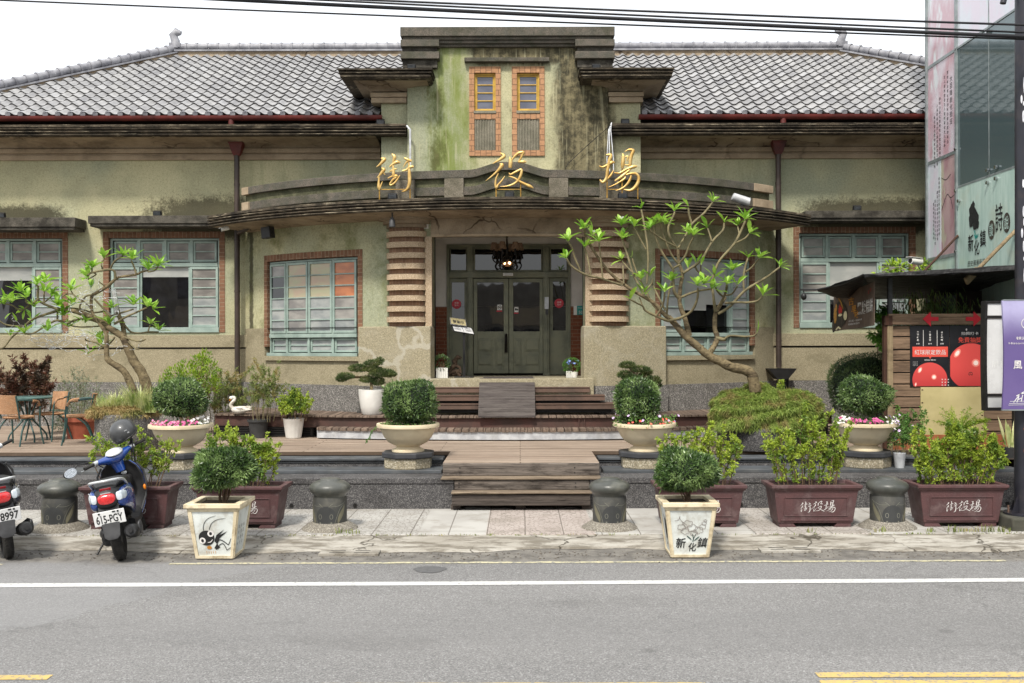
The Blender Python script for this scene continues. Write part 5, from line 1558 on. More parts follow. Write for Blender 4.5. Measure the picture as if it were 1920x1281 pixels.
def plumeria(t,sk,tips,D0,seed,conv,k=1.0,leafL=0.2):
 "sk: list of (depth drift, [(x, y, width)...]) in photo coordinates; tips: (x, y, n leaves, dir)"
 r=random.Random(seed);tr=MB();tw=MB();lf=MB()
 for thick,d0,d1,pts in sk:
  n=len(pts);P=[];Rr=[]
  for i,(a,b,w_)in enumerate(pts):
   px,py=conv(a,b);D=D0+d0+(d1-d0)*i/max(1,n-1)
   P.append(W(px,py,D));Rr.append(max(w_*0.25*0.5*D/F*k,0.006))
  Q=[];S=[]
  for i in range(n-1):
   p0,p1,p2,p3=P[max(i-1,0)],P[i],P[i+1],P[min(i+2,n-1)]
   for j in range(3):
    u=j/3
    Q.append(0.5*((2*p1)+(p2-p0)*u+(2*p0-5*p1+4*p2-p3)*u*u+(3*p1-p0-3*p2+p3)*u**3));S.append(Rr[i]+(Rr[i+1]-Rr[i])*u)
  Q.append(P[-1]);S.append(Rr[-1])
  S=[s_*(1+0.06*math.sin(i*2.1+seed))for i,s_ in enumerate(S)]
  (tr if thick else tw).tube(Q,S,10 if thick else 7)
 for(a,b,n,dx,dy,dd)in tips:
  px,py=conv(a,b);p=W(px,py,D0+dd)
  rosette_big(lf,p,Vector((dx,-0.35+r.uniform(-.3,.3),-dy)),n+(2 if n>3 else 0),leafL*r.uniform(.85,1.15),r)
 obj('trunk',tr,M['bark'],t,smooth=60);obj('branches',tw,M['bark_twig'],t,smooth=60)
 obj('foliage',lf,M['leaf_lime'],t,smooth=60)
 # ------------------------------------------------------------------ pots, planters, bowls
def mk_bowl(label,px,label_stand):
 D=13.80;x=X(px,D)
 s=thing('bowl_stand',label_stand,'stand',(x,D,0.546),0,'octagonal stone stands along the terrace')
 mb=MB();mb.lathe([(0.34,0.0),(0.345,0.145)],8,(0,0,0),ph=0.5);obj('base',mb,M['pedstone'],s,local=True,bevel=0.01)
 mb=MB();mb.lathe([(0.36,0.146),(0.375,0.155),(0.375,0.215),(0.355,0.225)],8,(0,0,0),ph=0.5);obj('cap',mb,M['slate_dark'],s,local=True,bevel=0.006)
 b=thing('bowl_planter',label,'planter',(x,D-0.02,0.772),0,'cream bowl planters on stone stands')
 mb=MB()
 mb.lathe([(0.0,0.0),(0.225,0.0),(0.225,0.02),(0.165,0.055),(0.155,0.075),(0.19,0.085),(0.27,0.13),(0.33,0.20),(0.368,0.28),(0.385,0.33),(0.432,0.335),(0.436,0.36),(0.43,0.385),(0.385,0.385),(0.37,0.34),(0.0,0.335)],48)
 obj('bowl',mb,M['bowl'],b,local=True,smooth=35)
 mb=MB();mb.lathe([(0.0,0.351),(0.2,0.356),(0.372,0.342)],24);obj('soil',mb,M['soil'],b,local=True)
 return(x,D-0.02,0.772+0.36)
M['slate_dark']=std('dark_slate_cap',C(62,63,66),C(50,51,54),4,0.5,0.1,30)
c1=mk_bowl('cream bowl with pink and white flowers behind the scooter shrub',340,'octagonal stone stand under the pink flower bowl')
c2=mk_bowl('cream bowl with trailing coral stem below the square topiary',765,'octagonal stone stand under the square topiary bowl')
c3=mk_bowl('cream bowl with coral and lilac flowers beside the steps',1208,'octagonal stone stand under the coral flower bowl')
c4=mk_bowl('cream bowl with magenta and white flowers beside the kiosk',1622,'octagonal stone stand beside a pale grey pot')
def top_thing(label,c,px0,px1,py0,py1,D,n,seed,p=2.3,**kw):
 a,b=X(px0,D),X(px1,D);z0,z1=Z(py1,D),Z(py0,D)
 t=thing('topiary',label,'topiary',((a+b)/2,D,z0),0,'clipped topiary shrubs')
 cc=((a+b)/2,D,(z0+z1)/2)
 topiary(t,cc,(b-a)/2,(b-a)/2*0.95,(z1-z0)/2,n,seed=seed,p=p,**kw)
 return t
top_thing('round topiary above the pink and white flowers',c1,294,382,709,779,13.75,5200,1)
top_thing('squarish clipped topiary in a cream bowl beside the steps',c2,722,814,716,790,13.75,6200,2,p=3.6)
top_thing('slightly tall topiary above the coral and lilac flowers',c3,1156,1236,710,790,13.75,5600,3,p=2.4)
top_thing('round two tier topiary above magenta and white flowers',c4,1577,1668,709,776,13.75,5600,4,p=2.2,lump=0.1)
def bed(name,label,c,seed,fl,lv=420,rx=0.39,ang=(0,2*PI),z1=0.06):
 t=thing(name,label,'flowers',c,0,'bedding flowers in the bowls')
 bedding(t,c,rx,rx,lv,seed=seed,ang=ang,z1=z1)
 for i,(mat,n,a,zz,rr)in enumerate(fl):
  flowers(t,'f',c,rx,rx,n,mat,zz[0],zz[1],rr,seed*10+i,a,{'fl_pink':'pink_flowers','fl_mag':'magenta_flowers','fl_white':'white_flowers','fl_red':'coral_flowers','fl_lilac':'lilac_flowers'}[mat])
 return t
front=(PI,2*PI)
bed('flower_bed','pink and white flowers in the bowl behind the scooter',c1,21,[('fl_pink',46,(PI*1.05,PI*1.72),(0.0,.08),.022),('fl_mag',18,(PI*1.4,PI*1.8),(0.03,.1),.024),('fl_white',26,(PI*1.72,PI*2.1),(0,.13),.022),('fl_white',10,(PI*.9,PI*1.15),(-.02,.06),.02)])
t=bed('flower_bed','low green leaves with one trailing coral stem in the square topiary bowl',c2,22,[('fl_red',3,(PI*1.5,PI*1.8),(-.01,.02),.022)],420,z1=0.03)
mb=MB();lm=MB();r_=random.Random(8);P=[Vector(c2)+Vector((-.36,-.12,.02)),Vector(c2)+Vector((-.46,-.15,-.05)),Vector(c2)+Vector((-.50,-.16,-.14)),Vector(c2)+Vector((-.56,-.17,-.22))]
mb.tube(P,.004,5)
for i in range(60):
 k=r_.randint(0,2);q=P[k].lerp(P[k+1],r_.random());leaf(lm,q,rv(r_),.03,.018,rv(r_),.2,r_)
o=obj('trailing_stem',mb,M['leaf_fl'],t);obj('leaves',lm,M['leaf_fl'],o)
bed('flower_bed','mixed coral and lilac flowers around the tall topiary',c3,23,[('fl_red',16,(PI*.9,PI*2.1),(-.02,.1),.022),('fl_lilac',10,(PI*.9,PI*2.1),(.03,.15),.022)],760,0.44,z1=0.12)
bed('flower_bed','magenta and white flowers spilling over the bowl by the kiosk',c4,24,[('fl_mag',34,(PI*1.05,PI*1.6),(.0,.1),.024),('fl_white',26,(PI*.95,PI*1.2),(-.03,.13),.024),('fl_white',20,(PI*1.6,PI*2.1),(-.08,.12),.022),('fl_lilac',16,(PI*1.75,PI*2.15),(.0,.14),.022)],620,0.43,z1=0.1)
# --- calligraphy of the three characters (x, y, width in photo zoom units)
GLY={0:[[(260,290,15),(330,305,34),(300,350,36),(240,410,24),(165,465,5)],[(270,488,16),(318,515,36),(265,590,30),(180,685,6)],[(300,560,14),(340,620,8)],[(222,660,18),(215,760,22),(212,860,30),(230,925,18)],[(230,910,18),(255,840,18),(290,750,6)],[(475,200,10),(530,255,38),(515,335,28),(500,420,20),(510,520,28),(512,630,34),(540,690,22)],[(430,460,16),(500,405,28),(580,365,38),(645,380,16)],[(430,560,10),(510,512,22),(575,500,12)],[(395,690,10),(480,650,18),(565,640,30),(572,662,24),(500,715,24),(435,810,16),(480,818,18),(560,750,20),(640,625,8)],[(725,280,16),(790,315,30),(870,345,26)],[(820,335,26),(760,382,18),(705,465,5)],[(685,540,16),(770,520,24),(850,460,34),(915,460,22)],[(820,360,12),(825,500,28),(830,640,36),(830,780,36),(800,880,32),(740,940,20),(675,950,6)]],1:[[(510,180,10),(590,240,38),(510,310,30),(360,395,6)],[(500,408,16),(548,425,44),(470,530,28),(350,640,16),(220,740,4)],[(475,590,10),(430,690,18),(415,800,22),(432,880,26),(470,820,22),(540,740,18),(605,640,6)],[(700,260,12),(718,350,40),(710,480,36)],[(740,330,16),(800,250,26),(880,185,30),(968,172,34),(950,230,26),(910,310,20),(872,358,14),(925,358,30),(985,358,32),(1035,365,12)],[(685,580,10),(720,612,20),(800,572,24),(930,512,24),(932,590,30),(900,680,30),(850,752,26),(760,812,22),(640,847,14),(520,852,6)],[(680,645,6),(790,682,18),(900,752,26),(1020,812,30),(1110,852,34),(1172,886,10)]],2:[[(500,222,16),(592,222,32),(570,310,38),(545,420,36),(520,560,34),(500,690,32),(430,770,30),(365,712,12)],[(355,440,10),(430,466,22),(520,422,26),(610,372,38),(670,376,12)],[(500,722,16),(580,642,26),(650,522,6)],[(825,190,12),(840,262,36),(826,420,38),(820,492,22)],[(870,155,8),(950,116,22),(1036,132,34),(1005,222,38),(980,340,36),(975,462,28)],[(880,262,12),(930,252,22),(910,350,10)],[(865,415,10),(930,427,18),(970,400,8)],[(655,575,14),(760,585,20),(900,512,28),(1040,457,38),(1120,452,16)],[(990,502,16),(880,592,28),(780,672,32),(670,742,16)],[(880,652,12),(858,702,22),(700,802,16),(545,866,5)],[(880,622,14),(1000,592,26),(1100,602,28),(1150,682,32),(1120,802,36),(1040,902,34),(960,932,26),(850,912,10)],[(1000,632,18),(960,742,28),(880,842,20),(790,902,16),(690,936,5)]]}
ORG={0:(690,270),1:(890,270),2:(1090,270)}
def smooth3(pts):
 P=[Vector(p)for p in pts];n=len(P);Q=[]
 for i in range(n-1):
  p0,p1,p2,p3=P[max(i-1,0)],P[i],P[i+1],P[min(i+2,n-1)]
  for j in range(4):
   u=j/4;Q.append(0.5*((2*p1)+(p2-p0)*u+(2*p0-5*p1+4*p2-p3)*u*u+(3*p1-p0-3*p2+p3)*u**3))
 Q.append(P[-1]);return Q
names=['golden brush character with three upright stroke groups, over the curved window with orange panes','golden brush character in the middle, under the two tower windows','golden brush character with a looped curl, above the plumeria tips']
posts={0:[(230,915),(842,900)],1:[(430,890),(920,760)],2:[(515,740),(1130,800),(815,500)]}
for gi in range(3):
 ox,oy=ORG[gi];D=(16.72,16.5,16.72)[gi];k=150/1601
 mid=W(ox+70,oy+100,D)
 t=thing('golden_character',names[gi],'sign letter',(mid.x,D,4.667),0,'golden characters standing on the canopy')
 mb=MB()
 for s in GLY[gi]:
  Q=smooth3(s);pts=[];rr=[]
  for q in Q:
   pts.append(W(ox+q.x*k,oy+q.y*k,D));rr.append(max(q.z,3)*k*D/F*0.5*2.0)
  mb.tube(pts,rr,8,True,0.75,up=Vector((0,1,0)))
 obj('strokes',mb,M['gold'],t,smooth=60)
 for(a,b)in posts[gi]:
  mb=MB();p=W(ox+a*k,oy+b*k,D+0.02);mb.cyl((p.x,p.y,4.66),p,0.011,n=8);obj('post',mb,M['goldpost'],t,smooth=60)
 mb=MB();z_=W(ox,oy+910*k,D).z;mb.cyl((W(ox+posts[gi][0][0]*k,oy,D).x,D+0.02,z_),(W(ox+posts[gi][1][0]*k,oy,D).x,D+0.02,z_),0.008,n=8)
 obj('crossbar',mb,M['goldpost'],t,smooth=60)
def paint_glyphs(mb,mp,uc,zc,size,slope=0.1,gap=1.0):
 for i,gi in enumerate((0,1,2)):
  s=size/800
  for st in GLY[gi]:
   Q=smooth3(st);ribbon(mb,mp,[(uc+(i-1)*size*gap+(q.x-(560,690,740)[i])*s,zc+(i-1)*0*slope-(q.y-560)*s,max(q.z,12)*s*1.3)for q in Q],0.003)
   # --- maroon rectangular planters
def mk_planter():
 t=thing('rectangular_planter','x','planter',(0,0,0),0,'maroon rectangular planters on the pavement')
 def rect(hx,hy,z):return[(-hx,-hy,z),(hx,-hy,z),(hx,hy,z),(-hx,hy,z)]
 mb=MB()
 mb.loft([rect(.435,.17,.05),rect(.44,.175,.07),rect(.485,.205,.40),rect(.49,.21,.43),rect(.515,.23,.44),rect(.515,.235,.455),rect(.53,.25,.465),rect(.53,.25,.50),rect(.47,.19,.50),rect(.455,.18,.45)])
 obj('trough',mb,M['maroon'],t,local=True,bevel=0.006)
 class Fr:
  curved=False
  def __call__(s,u,d,z):return(u,-(.175+(.205-.175)*(z-.07)/.33)-d,z)
 fr=Fr();mb=MB()
 for(a,b,c,d_)in((-.36,.36,.13,.142),(-.36,.36,.348,.36),(-.372,-.36,.13,.36),(.36,.372,.13,.36),(-.41,.41,.075,.095)):mb.mbox(fr,a,b,-0.01,0.009,c,d_)
 obj('panel_moulding',mb,M['maroon'],t,local=True,bevel=0.003)
 for sx in(-1,1):
  mb=MB();mb.prism([(sx*.42,.0),(sx*.22,.0),(sx*.26,.05),(sx*.42,.05)]if sx>0 else[(-.22,.0),(-.42,.0),(-.42,.05),(-.26,.05)],-.16,.16,'y');obj('foot',mb,M['maroon'],t,local=True,bevel=0.004)
 mb=MB();mb.quad((-.46,-.18,.462),(.46,-.18,.462),(.46,.18,.462),(-.46,.18,.462));obj('soil',mb,M['soil'],t,local=True)
 mb=MB();paint_glyphs(mb,fr,0.02,0.243,0.135,gap=1.0)
 obj('lettering',mb,M['whiteink'],t,local=True)
 return t
pl0=mk_planter();PD=11.80
spots=[(247,'maroon trough planter behind the blue scooter'),(455,'maroon trough planter behind the white planter with the insect drawing'),(1308,'maroon trough planter half hidden by the white flower planter'),(1520,'lettered maroon trough planter between the flower planter and a bollard'),(1789,'maroon trough planter beside the street pole')]
for i,(px,lb)in enumerate(spots):
 o=pl0 if i==0 else dup(pl0)
 o.location=(X(px,PD),PD,PAV);o['label']=lb;o.rotation_euler=(0,0,R((1.5,-1,0.5,0.4,0.2)[i]))
shr=[(250,0.46,0.15,0.70,15,31,1.2,'sparse yellow green shrub behind the blue scooter',0.35),(455,0.42,0.15,0.76,15,32,2.3,'yellow green shrub behind the dark globe and insect planter',0.12),(1318,0.44,0.15,0.76,15,33,2.0,'yellow green shrub behind the flower painted planter',0.25),(1515,0.50,0.16,0.78,19,34,2.1,'airy yellow green shrub in front of the grass mound',0.12),(1790,0.54,0.18,0.76,26,35,3.0,'dense yellow green shrub beside the street pole',0.1)]
for(px,wx,wy,h,n,sd,dens,lb,lo)in shr:
 t=thing('yellow_shrub',lb,'shrub',(X(px,PD),PD,PAV+0.46),0,'yellow green shrubs in the maroon troughs')
 twiggy(t,(X(px,PD),PD,PAV+0.45),wx,wy,h,n,sd,dens=dens,lo=lo,L=0.042,Wd=0.021,clus=8)
 # --- white painted planters
class Tap:
 curved=False
 def __init__(s,side=0):s.side=side
 def w(s,z):return 0.205+(0.285-0.205)*z/0.62
 def __call__(s,u,d,z):
  w_=s.w(z)
  x,y=u*w_/0.245,-w_-d
  if s.side==0:return(x,y,z)
  if s.side==1:return(-y,x,z)
  return(y,-x,z)
def mk_white(px,label,art):
 D=10.62;t=thing('square_planter',label,'planter',(X(px,D),D,0.012),0,'white square planters at the kerb');t.scale=(.93,.93,.93)
 w_=Tap().w
 def sq(h,z):return[(-h,-h,z),(h,-h,z),(h,h,z),(-h,h,z)]
 mb=MB();mb.loft([sq(w_(0)-.004,0),sq(w_(.55)-.004,.55),sq(w_(.55)-.03,.55),sq(w_(.1)-.03,.45)]);obj('tub',mb,M['wpanel'],t,local=True)
 mb=MB()
 mb.loft([sq(w_(.53)+.008,.535),sq(w_(.55)+.012,.56),sq(w_(.56)+.014,.575)])
 mb.loft([sq(.275,.576),sq(.318,.578),sq(.318,.625),sq(.232,.625),sq(.232,.57)])
 rim=obj('rim',mb,M['cream'],t,local=True,bevel=0.006)
 mb=MB()
 for s in range(4):
  q=Matrix.Rotation(s*PI/2,4,'Z')
  for(a,b,c,d_)in((-.245,-.212,0.0,.535),(.212,.245,0.0,.535)):
   mb.add([q@Vector(Tap()(u,dd,z))for(u,z)in((a,c),(b,c),(b,d_),(a,d_))for dd in(-.01,.012)],[(0,2,4,6),(1,7,5,3),(0,1,3,2),(2,3,5,4),(4,5,7,6),(6,7,1,0)])
  mb.add([q@Vector(Tap()(u,dd,z))for(u,z)in((-.211,0),(.211,0),(.211,.03),(-.211,.03))for dd in(-.01,.0115)],[(0,2,4,6),(1,7,5,3),(0,1,3,2),(2,3,5,4),(4,5,7,6),(6,7,1,0)])
 obj('corner_frame',mb,M['cream'],t,local=True)
 mb=MB();mb.quad((-.23,-.23,.59),(.23,-.23,.59),(.23,.23,.59),(-.23,.23,.59));obj('soil',mb,M['soil'],t,local=True)
 art(t);return t
def art_insect(t):
 f=Tap();mb=MB()
 disc(mb,f,-0.085,0.235,0.092,0.086,.002,32)
 for p in([(-.115,.32,.006),(-.10,.40,.006),(-.05,.46,.006),(.03,.49,.003)],[(-.05,.33,.006),(-.02,.40,.006),(.04,.445,.006),(.13,.46,.003)]):ribbon(mb,f,[tuple(q)for q in smooth3(p)],.002)
 poly(mb,f,[(.005,.20),(.03,.27),(.12,.335),(.06,.265),(.155,.315),(.07,.235),(.03,.17)],.002)
 ribbon(mb,f,smooth3([(.03,.155,.012),(.06,.21,.010),(.10,.205,.010),(.175,.155,.008)]),.002);ribbon(mb,f,[(.175,.155,.008),(.20,.23,.006)],.002)
 ribbon(mb,f,smooth3([(.06,.15,.01),(.11,.17,.01),(.16,.095,.008)]),.002);ribbon(mb,f,[(.16,.095,.007),(.205,.125,.007)],.002)
 poly(mb,f,[(.0,.12),(.035,.17),(.075,.13),(.03,.10)],.002)
 o=obj('insect_drawing',mb,M['ink'],t,local=True)
 mb=MB()
 for(u,z)in((-.135,.205),(-.035,.285)):disc(mb,f,u,z,.036,.036,.003,24)
 ribbon(mb,f,smooth3([(-.075,.185,.006),(-.04,.19,.01),(-.015,.22,.006)]),.003)
 obj('eye',mb,M['whiteink'],o,local=True)
 mb=MB()
 for(u,z)in((-.135,.205),(-.035,.285)):disc(mb,f,u,z,.017,.019,.004,16)
 obj('pupil',mb,M['ink'],o,local=True)
 mb=MB();disc(mb,f,-.06,.125,.03,.02,.002,16)
 for q in range(5):ribbon(mb,f,[(-.10+q*.028,.085,.006),(-.095+q*.028,.055,.004)],.002)
 obj('notes',mb,M['goldtext'],o,local=True)
 mb=MB();f1=Tap(1);r=random.Random(4)
 for k in range(3):
  for j in range(4):text(mb,f1,'街役新化'[j],-.10+k*.09,.34-j*.065,h=.04,d=.002)
 obj('side_lettering',mb,M['ink'],t,local=True)
def art_flower(t):
 f=Tap();mb=MB();r=random.Random(9)
 for(cx,cz,rr)in((-.03,.385,.05),(-.10,.345,.042),(.02,.335,.055),(-.06,.30,.045),(.09,.31,.05),(.13,.35,.036),(.145,.39,.024),(.04,.28,.04),(.155,.42,.016)):
  n=26;pts=[(cx+rr*(1+.14*math.sin(5*a+cx*40))*math.cos(a),cz+rr*.75*(1+.14*math.sin(5*a+cx*40))*math.sin(a),.0045)for a in[2*PI*i/n for i in range(n+1)]]
  ribbon(mb,f,pts,.002)
 ribbon(mb,f,smooth3([(-.12,.47,.004),(-.10,.42,.005),(-.04,.37,.004)]),.002);ribbon(mb,f,smooth3([(-.17,.42,.004),(-.13,.43,.005),(-.11,.47,.004)]),.002)
 M['lineink']=std('pale_line_drawing',C(140,128,122),C(120,110,106),9,.7,0)
 o=obj('flower_drawing',mb,M['lineink'],t,local=True)
 mb=MB()
 for(u,z,a)in((-.015,.225,.6),(.075,.215,-.6)):
  n=20;poly(mb,f,[(u+.034*math.cos(q)*math.cos(a)-.02*math.sin(q)*math.sin(a),z+.034*math.cos(q)*math.sin(a)*-1+.02*math.sin(q)*math.cos(a))for q in[2*PI*i/n for i in range(n)]],.002)
 ribbon(mb,f,smooth3([(.03,.18,.014),(.035,.22,.01),(.02,.27,.006)]),.002);ribbon(mb,f,smooth3([(.032,.21,.01),(.05,.24,.006),(.06,.27,.004)]),.002)
 M['leafink']=std('dark_green_painting',C(52,84,76),C(40,66,60),9,.7,0)
 obj('leaves_drawing',mb,M['leafink'],o,local=True)
 mb=MB();text(mb,f,'新',-.115,.165,h=.118,d=.002,bold=.012,slant=.12);text(mb,f,'化',.025,.118,h=.10,d=.002,bold=.012,slant=.12);text(mb,f,'鎮',.148,.168,h=.118,d=.002,bold=.006,slant=.12)
 obj('lettering',mb,M['ink'],t,local=True)
 mb=MB();f2=Tap(2);disc(mb,f2,.03,.30,.05,.12,.002,20);ribbon(mb,f2,smooth3([(-.05,.45,.01),(0,.38,.012),(.03,.30,.01)]),.002);ribbon(mb,f2,smooth3([(.0,.2,.02),(.05,.15,.012),(-.03,.1,.01)]),.002)
 obj('side_drawing',mb,M['ink'],t,local=True)
mk_white(412,'white square planter painted with a black insect',art_insect);mk_white(1287,'white square planter painted with pale flowers and dark lettering',art_flower)
D=10.62
for(px,p0,p1,q0,q1,sd,lb)in((417,366,470,842,916,51,'dark green globe bush in the insect painted planter'),(1287,1229,1346,848,922,52,'dark green domed bush in the flower painted planter')):
 a,b=X(p0,D),X(p1,D);z0,z1=Z(q1,D),Z(q0,D)
 t=thing('globe_bush',lb,'bush',((a+b)/2,D,0.6),0,'globe bushes in the white planters')
 topiary(t,((a+b)/2,D,(z0+z1)/2+.01),(b-a)/2,(b-a)/2*.9,(z1-z0)/2,6500,L=.05,Wd=.017,p=2.3,seed=sd,lump=.13)
 stems(t,(X(px,D),D,.53),((a+b)/2,D,z0+.16),10,.12,.009,sd)
 # --- trees
zc3=lambda a,b:(960+a/4,360+b/4)
skR=[(1,0,0,[(1826,1500,92),(1812,1420,92),(1790,1360,84),(1730,1330,82),(1640,1312,76),(1560,1270,72),(1470,1225,66),(1400,1165,62),(1310,1090,58),(1230,1000,50),(1172,935,44)]),(1,0,.2,[(1470,1225,46),(1520,1150,44),(1540,1090,42),(1522,1030,38),(1525,920,36),(1560,850,34),(1600,790,26)]),(0,.05,-.1,[(1530,1095,34),(1590,1108,30),(1598,1100,20),(1640,1078,17),(1740,1085,16),(1810,1080,15),(1835,1060,13)]),(0,.1,.3,[(1525,900,26),(1510,780,22),(1500,690,20),(1520,600,20),(1560,510,20),(1670,385,22),(1740,240,19),(1745,215,16)]),(0,.25,.2,[(1670,385,16),(1745,350,15),(1780,312,14)]),(0,.25,.35,[(1705,320,14),(1692,255,13)]),(0,.1,-.2,[(1560,850,22),(1600,760,19),(1612,700,18)]),(0,.1,-.1,[(1595,835,20),(1700,828,18),(1760,830,18),(1840,818,16),(1880,780,14)]),(0,.1,.1,[(1545,915,24),(1640,855,22),(1740,745,22),(1860,670,20),(1930,625,18),(2008,565,15)]),(0,.1,.2,[(1740,745,18),(1735,640,17),(1755,540,17),(1772,495,15)]),(0,.2,0,[(1735,612,15),(1800,565,15),(1852,500,14)]),(0,.1,-.2,[(1590,790,16),(1540,745,15),(1505,660,13)]),(0,.1,-.2,[(1590,775,15),(1650,765,14),(1690,705,12)]),(1,0,-.1,[(1330,1080,48),(1300,960,42),(1258,835,36),(1265,700,32),(1280,615,28),(1252,530,26),(1245,430,24)]),(0,-.1,.1,[(1280,610,22),(1330,578,22),(1420,510,22),(1500,375,20),(1580,290,18),(1590,235,15)]),(0,0,.1,[(1498,372,15),(1480,310,14),(1468,275,12)]),(0,-.1,-.3,[(1250,540,20),(1300,480,19),(1330,400,18),(1362,335,15)]),(0,-.1,0,[(1240,425,18),(1185,340,18),(1172,265,18),(1208,185,17),(1220,150,14)]),(0,-.1,.2,[(1248,420,18),(1300,330,18),(1350,240,18),(1440,160,18),(1505,78,15)]),(0,.1,.1,[(1350,240,18),(1330,180,18),(1322,118,13)]),(0,-.1,-.4,[(1230,412,16),(1160,375,16),(1090,330,15),(1030,285,13)]),(0,-.1,-.3,[(1252,545,16),(1190,460,17),(1125,300,17),(1115,235,14)]),(0,-.05,-.2,[(1248,792,30),(1215,742,26),(1206,610,22),(1205,575,20),(1130,460,19),(1082,350,18),(1066,255,15)]),(0,-.1,-.2,[(1205,575,16),(1260,545,15)]),(0,-.1,-.2,[(1268,792,20),(1340,760,20),(1420,738,18),(1500,728,16)]),(0,-.05,-.4,[(1170,970,24),(1270,942,22),(1350,890,21),(1390,800,19),(1393,720,16)]),(1,0,-.1,[(1210,975,42),(1130,905,36),(1060,830,30),(960,770,28),(840,695,26),(720,590,25),(630,470,22),(562,350,20),(540,285,16)]),(0,-.1,-.4,[(830,700,20),(730,670,19),(660,645,19),(580,630,19),(510,600,18),(440,550,17),(410,500,14)]),(0,-.2,-.3,[(510,585,16),(465,480,17),(455,430,17),(425,375,13)]),(0,-.2,-.1,[(590,625,13),(568,500,13),(545,420,12)]),(0,-.2,-.3,[(680,650,14),(665,500,14),(652,380,13)]),(0,-.1,.1,[(838,690,14),(835,620,13),(832,555,13)]),(0,0,.1,[(905,605,14),(860,560,13),(825,515,12)]),(0,0,.3,[(990,770,20),(940,680,19),(900,590,18),(862,460,18),(828,360,15)]),(0,.1,.3,[(1120,900,20),(1060,850,19),(990,720,17),(930,590,15),(902,500,13)]),(0,.1,.5,[(1010,690,15),(1020,560,15),(1017,420,15),(992,250,16),(970,135,14)]),(0,.3,.3,[(1005,432,13),(960,350,13),(915,265,13)]),(0,-.05,-.3,[(1170,968,24),(1085,932,22),(1000,890,18),(980,855,16),(940,835,15),(885,805,13)]),(0,-.1,-.3,[(1080,935,17),(1130,850,16),(1145,755,14)]),(0,0,.2,[(1150,890,17),(1080,750,16),(1050,680,13)]),(0,0,.2,[(1000,740,13),(1045,690,13),(1055,655,12)]),(0,0,-.1,[(1160,930,17),(1170,800,16),(1192,680,13)]),(0,0,0,[(978,850,12),(955,790,11)]),(0,0,-.1,[(1415,600,12),(1416,545,11)]),(0,0,.1,[(1380,560,14),(1320,575,12)]),(0,0,.1,[(1480,640,16),(1400,600,16),(1375,560,14)]),]
tipsR=[(1745,205,7,.3,-1,.3),(1782,308,6,.6,-.6,.2),(1690,250,6,-.3,-1,.35),(1612,690,8,0,-1,-.2),(1882,775,4,.6,-1,-.1),(2010,560,6,.6,-.8,.1),(1772,490,4,.1,-1,.2),(1855,492,7,.5,-.8,0),(1690,700,3,.5,-1,-.2),(1590,228,3,.2,-1,.1),(1468,270,3,-.2,-1,.1),(1362,325,8,.2,-1,-.3),(1330,320,6,-.2,-1,-.2),(1220,140,5,.2,-1,0),(1507,70,7,.4,-1,.2),(1322,110,2,0,-1,.1),(1030,280,8,-.6,-.8,-.4),(1115,225,11,0,-1,-.3),(1066,245,8,-.2,-1,-.2),(1150,240,6,.4,-1,-.3),(1500,725,4,.5,-.3,-.2),(1393,705,10,0,-1,-.4),(1440,690,6,.4,-.8,-.3),(538,275,8,0,-1,-.1),(405,495,5,-.4,-.8,-.4),(420,365,8,-.3,-1,-.3),(545,415,7,0,-1,-.1),(652,370,8,.1,-1,-.3),(600,320,4,.3,-1,-.2),(822,508,4,-.6,-.8,.1),(826,350,8,0,-1,.3),(820,250,8,0,-1,.3),(900,492,2,-.3,-1,.3),(970,122,3,0,-1,.5),(915,258,6,0,-1,.3),(885,803,2,-.6,-.5,-.3),(1147,748,6,0,-1,-.3),(970,655,5,-.2,-1,.2),(1040,630,3,.3,-1,.2),(1195,665,7,0,-1,-.1),(980,760,3,-.2,-1,0),(1000,770,3,.3,-1,0),(1418,540,2,0,-1,-.1),(1380,535,2,0,-1,0),(1520,640,4,.2,-1,.2),(1655,590,10,0,-1,.1),(1320,565,2,-.3,-1,0),(1838,1055,1,.2,-1,-.1),(1535,740,3,.3,-.8,0)]
DR=14.75
tR=thing('plumeria_tree','bare limbed plumeria leaning out of the big green grass mound','tree',(X(1415,DR),DR,1.4))
plumeria(tR,skR,tipsR,DR,5,zc3,0.95,0.225)
mb=MB();r=random.Random(3)
for(a,b,dd)in((615,305,-.2),(822,200,.3)):
 p=W(960+a/4,360+b/4,DR+dd)
 for i in range(6):leaf(mb,p,Vector((math.cos(i),math.sin(i),1.2)),.05,.03,rv(r),.2,r)
obj('blossom',mb,M['fl_white'],tR)
zc1=lambda a,b:(a/4,360+b/4)
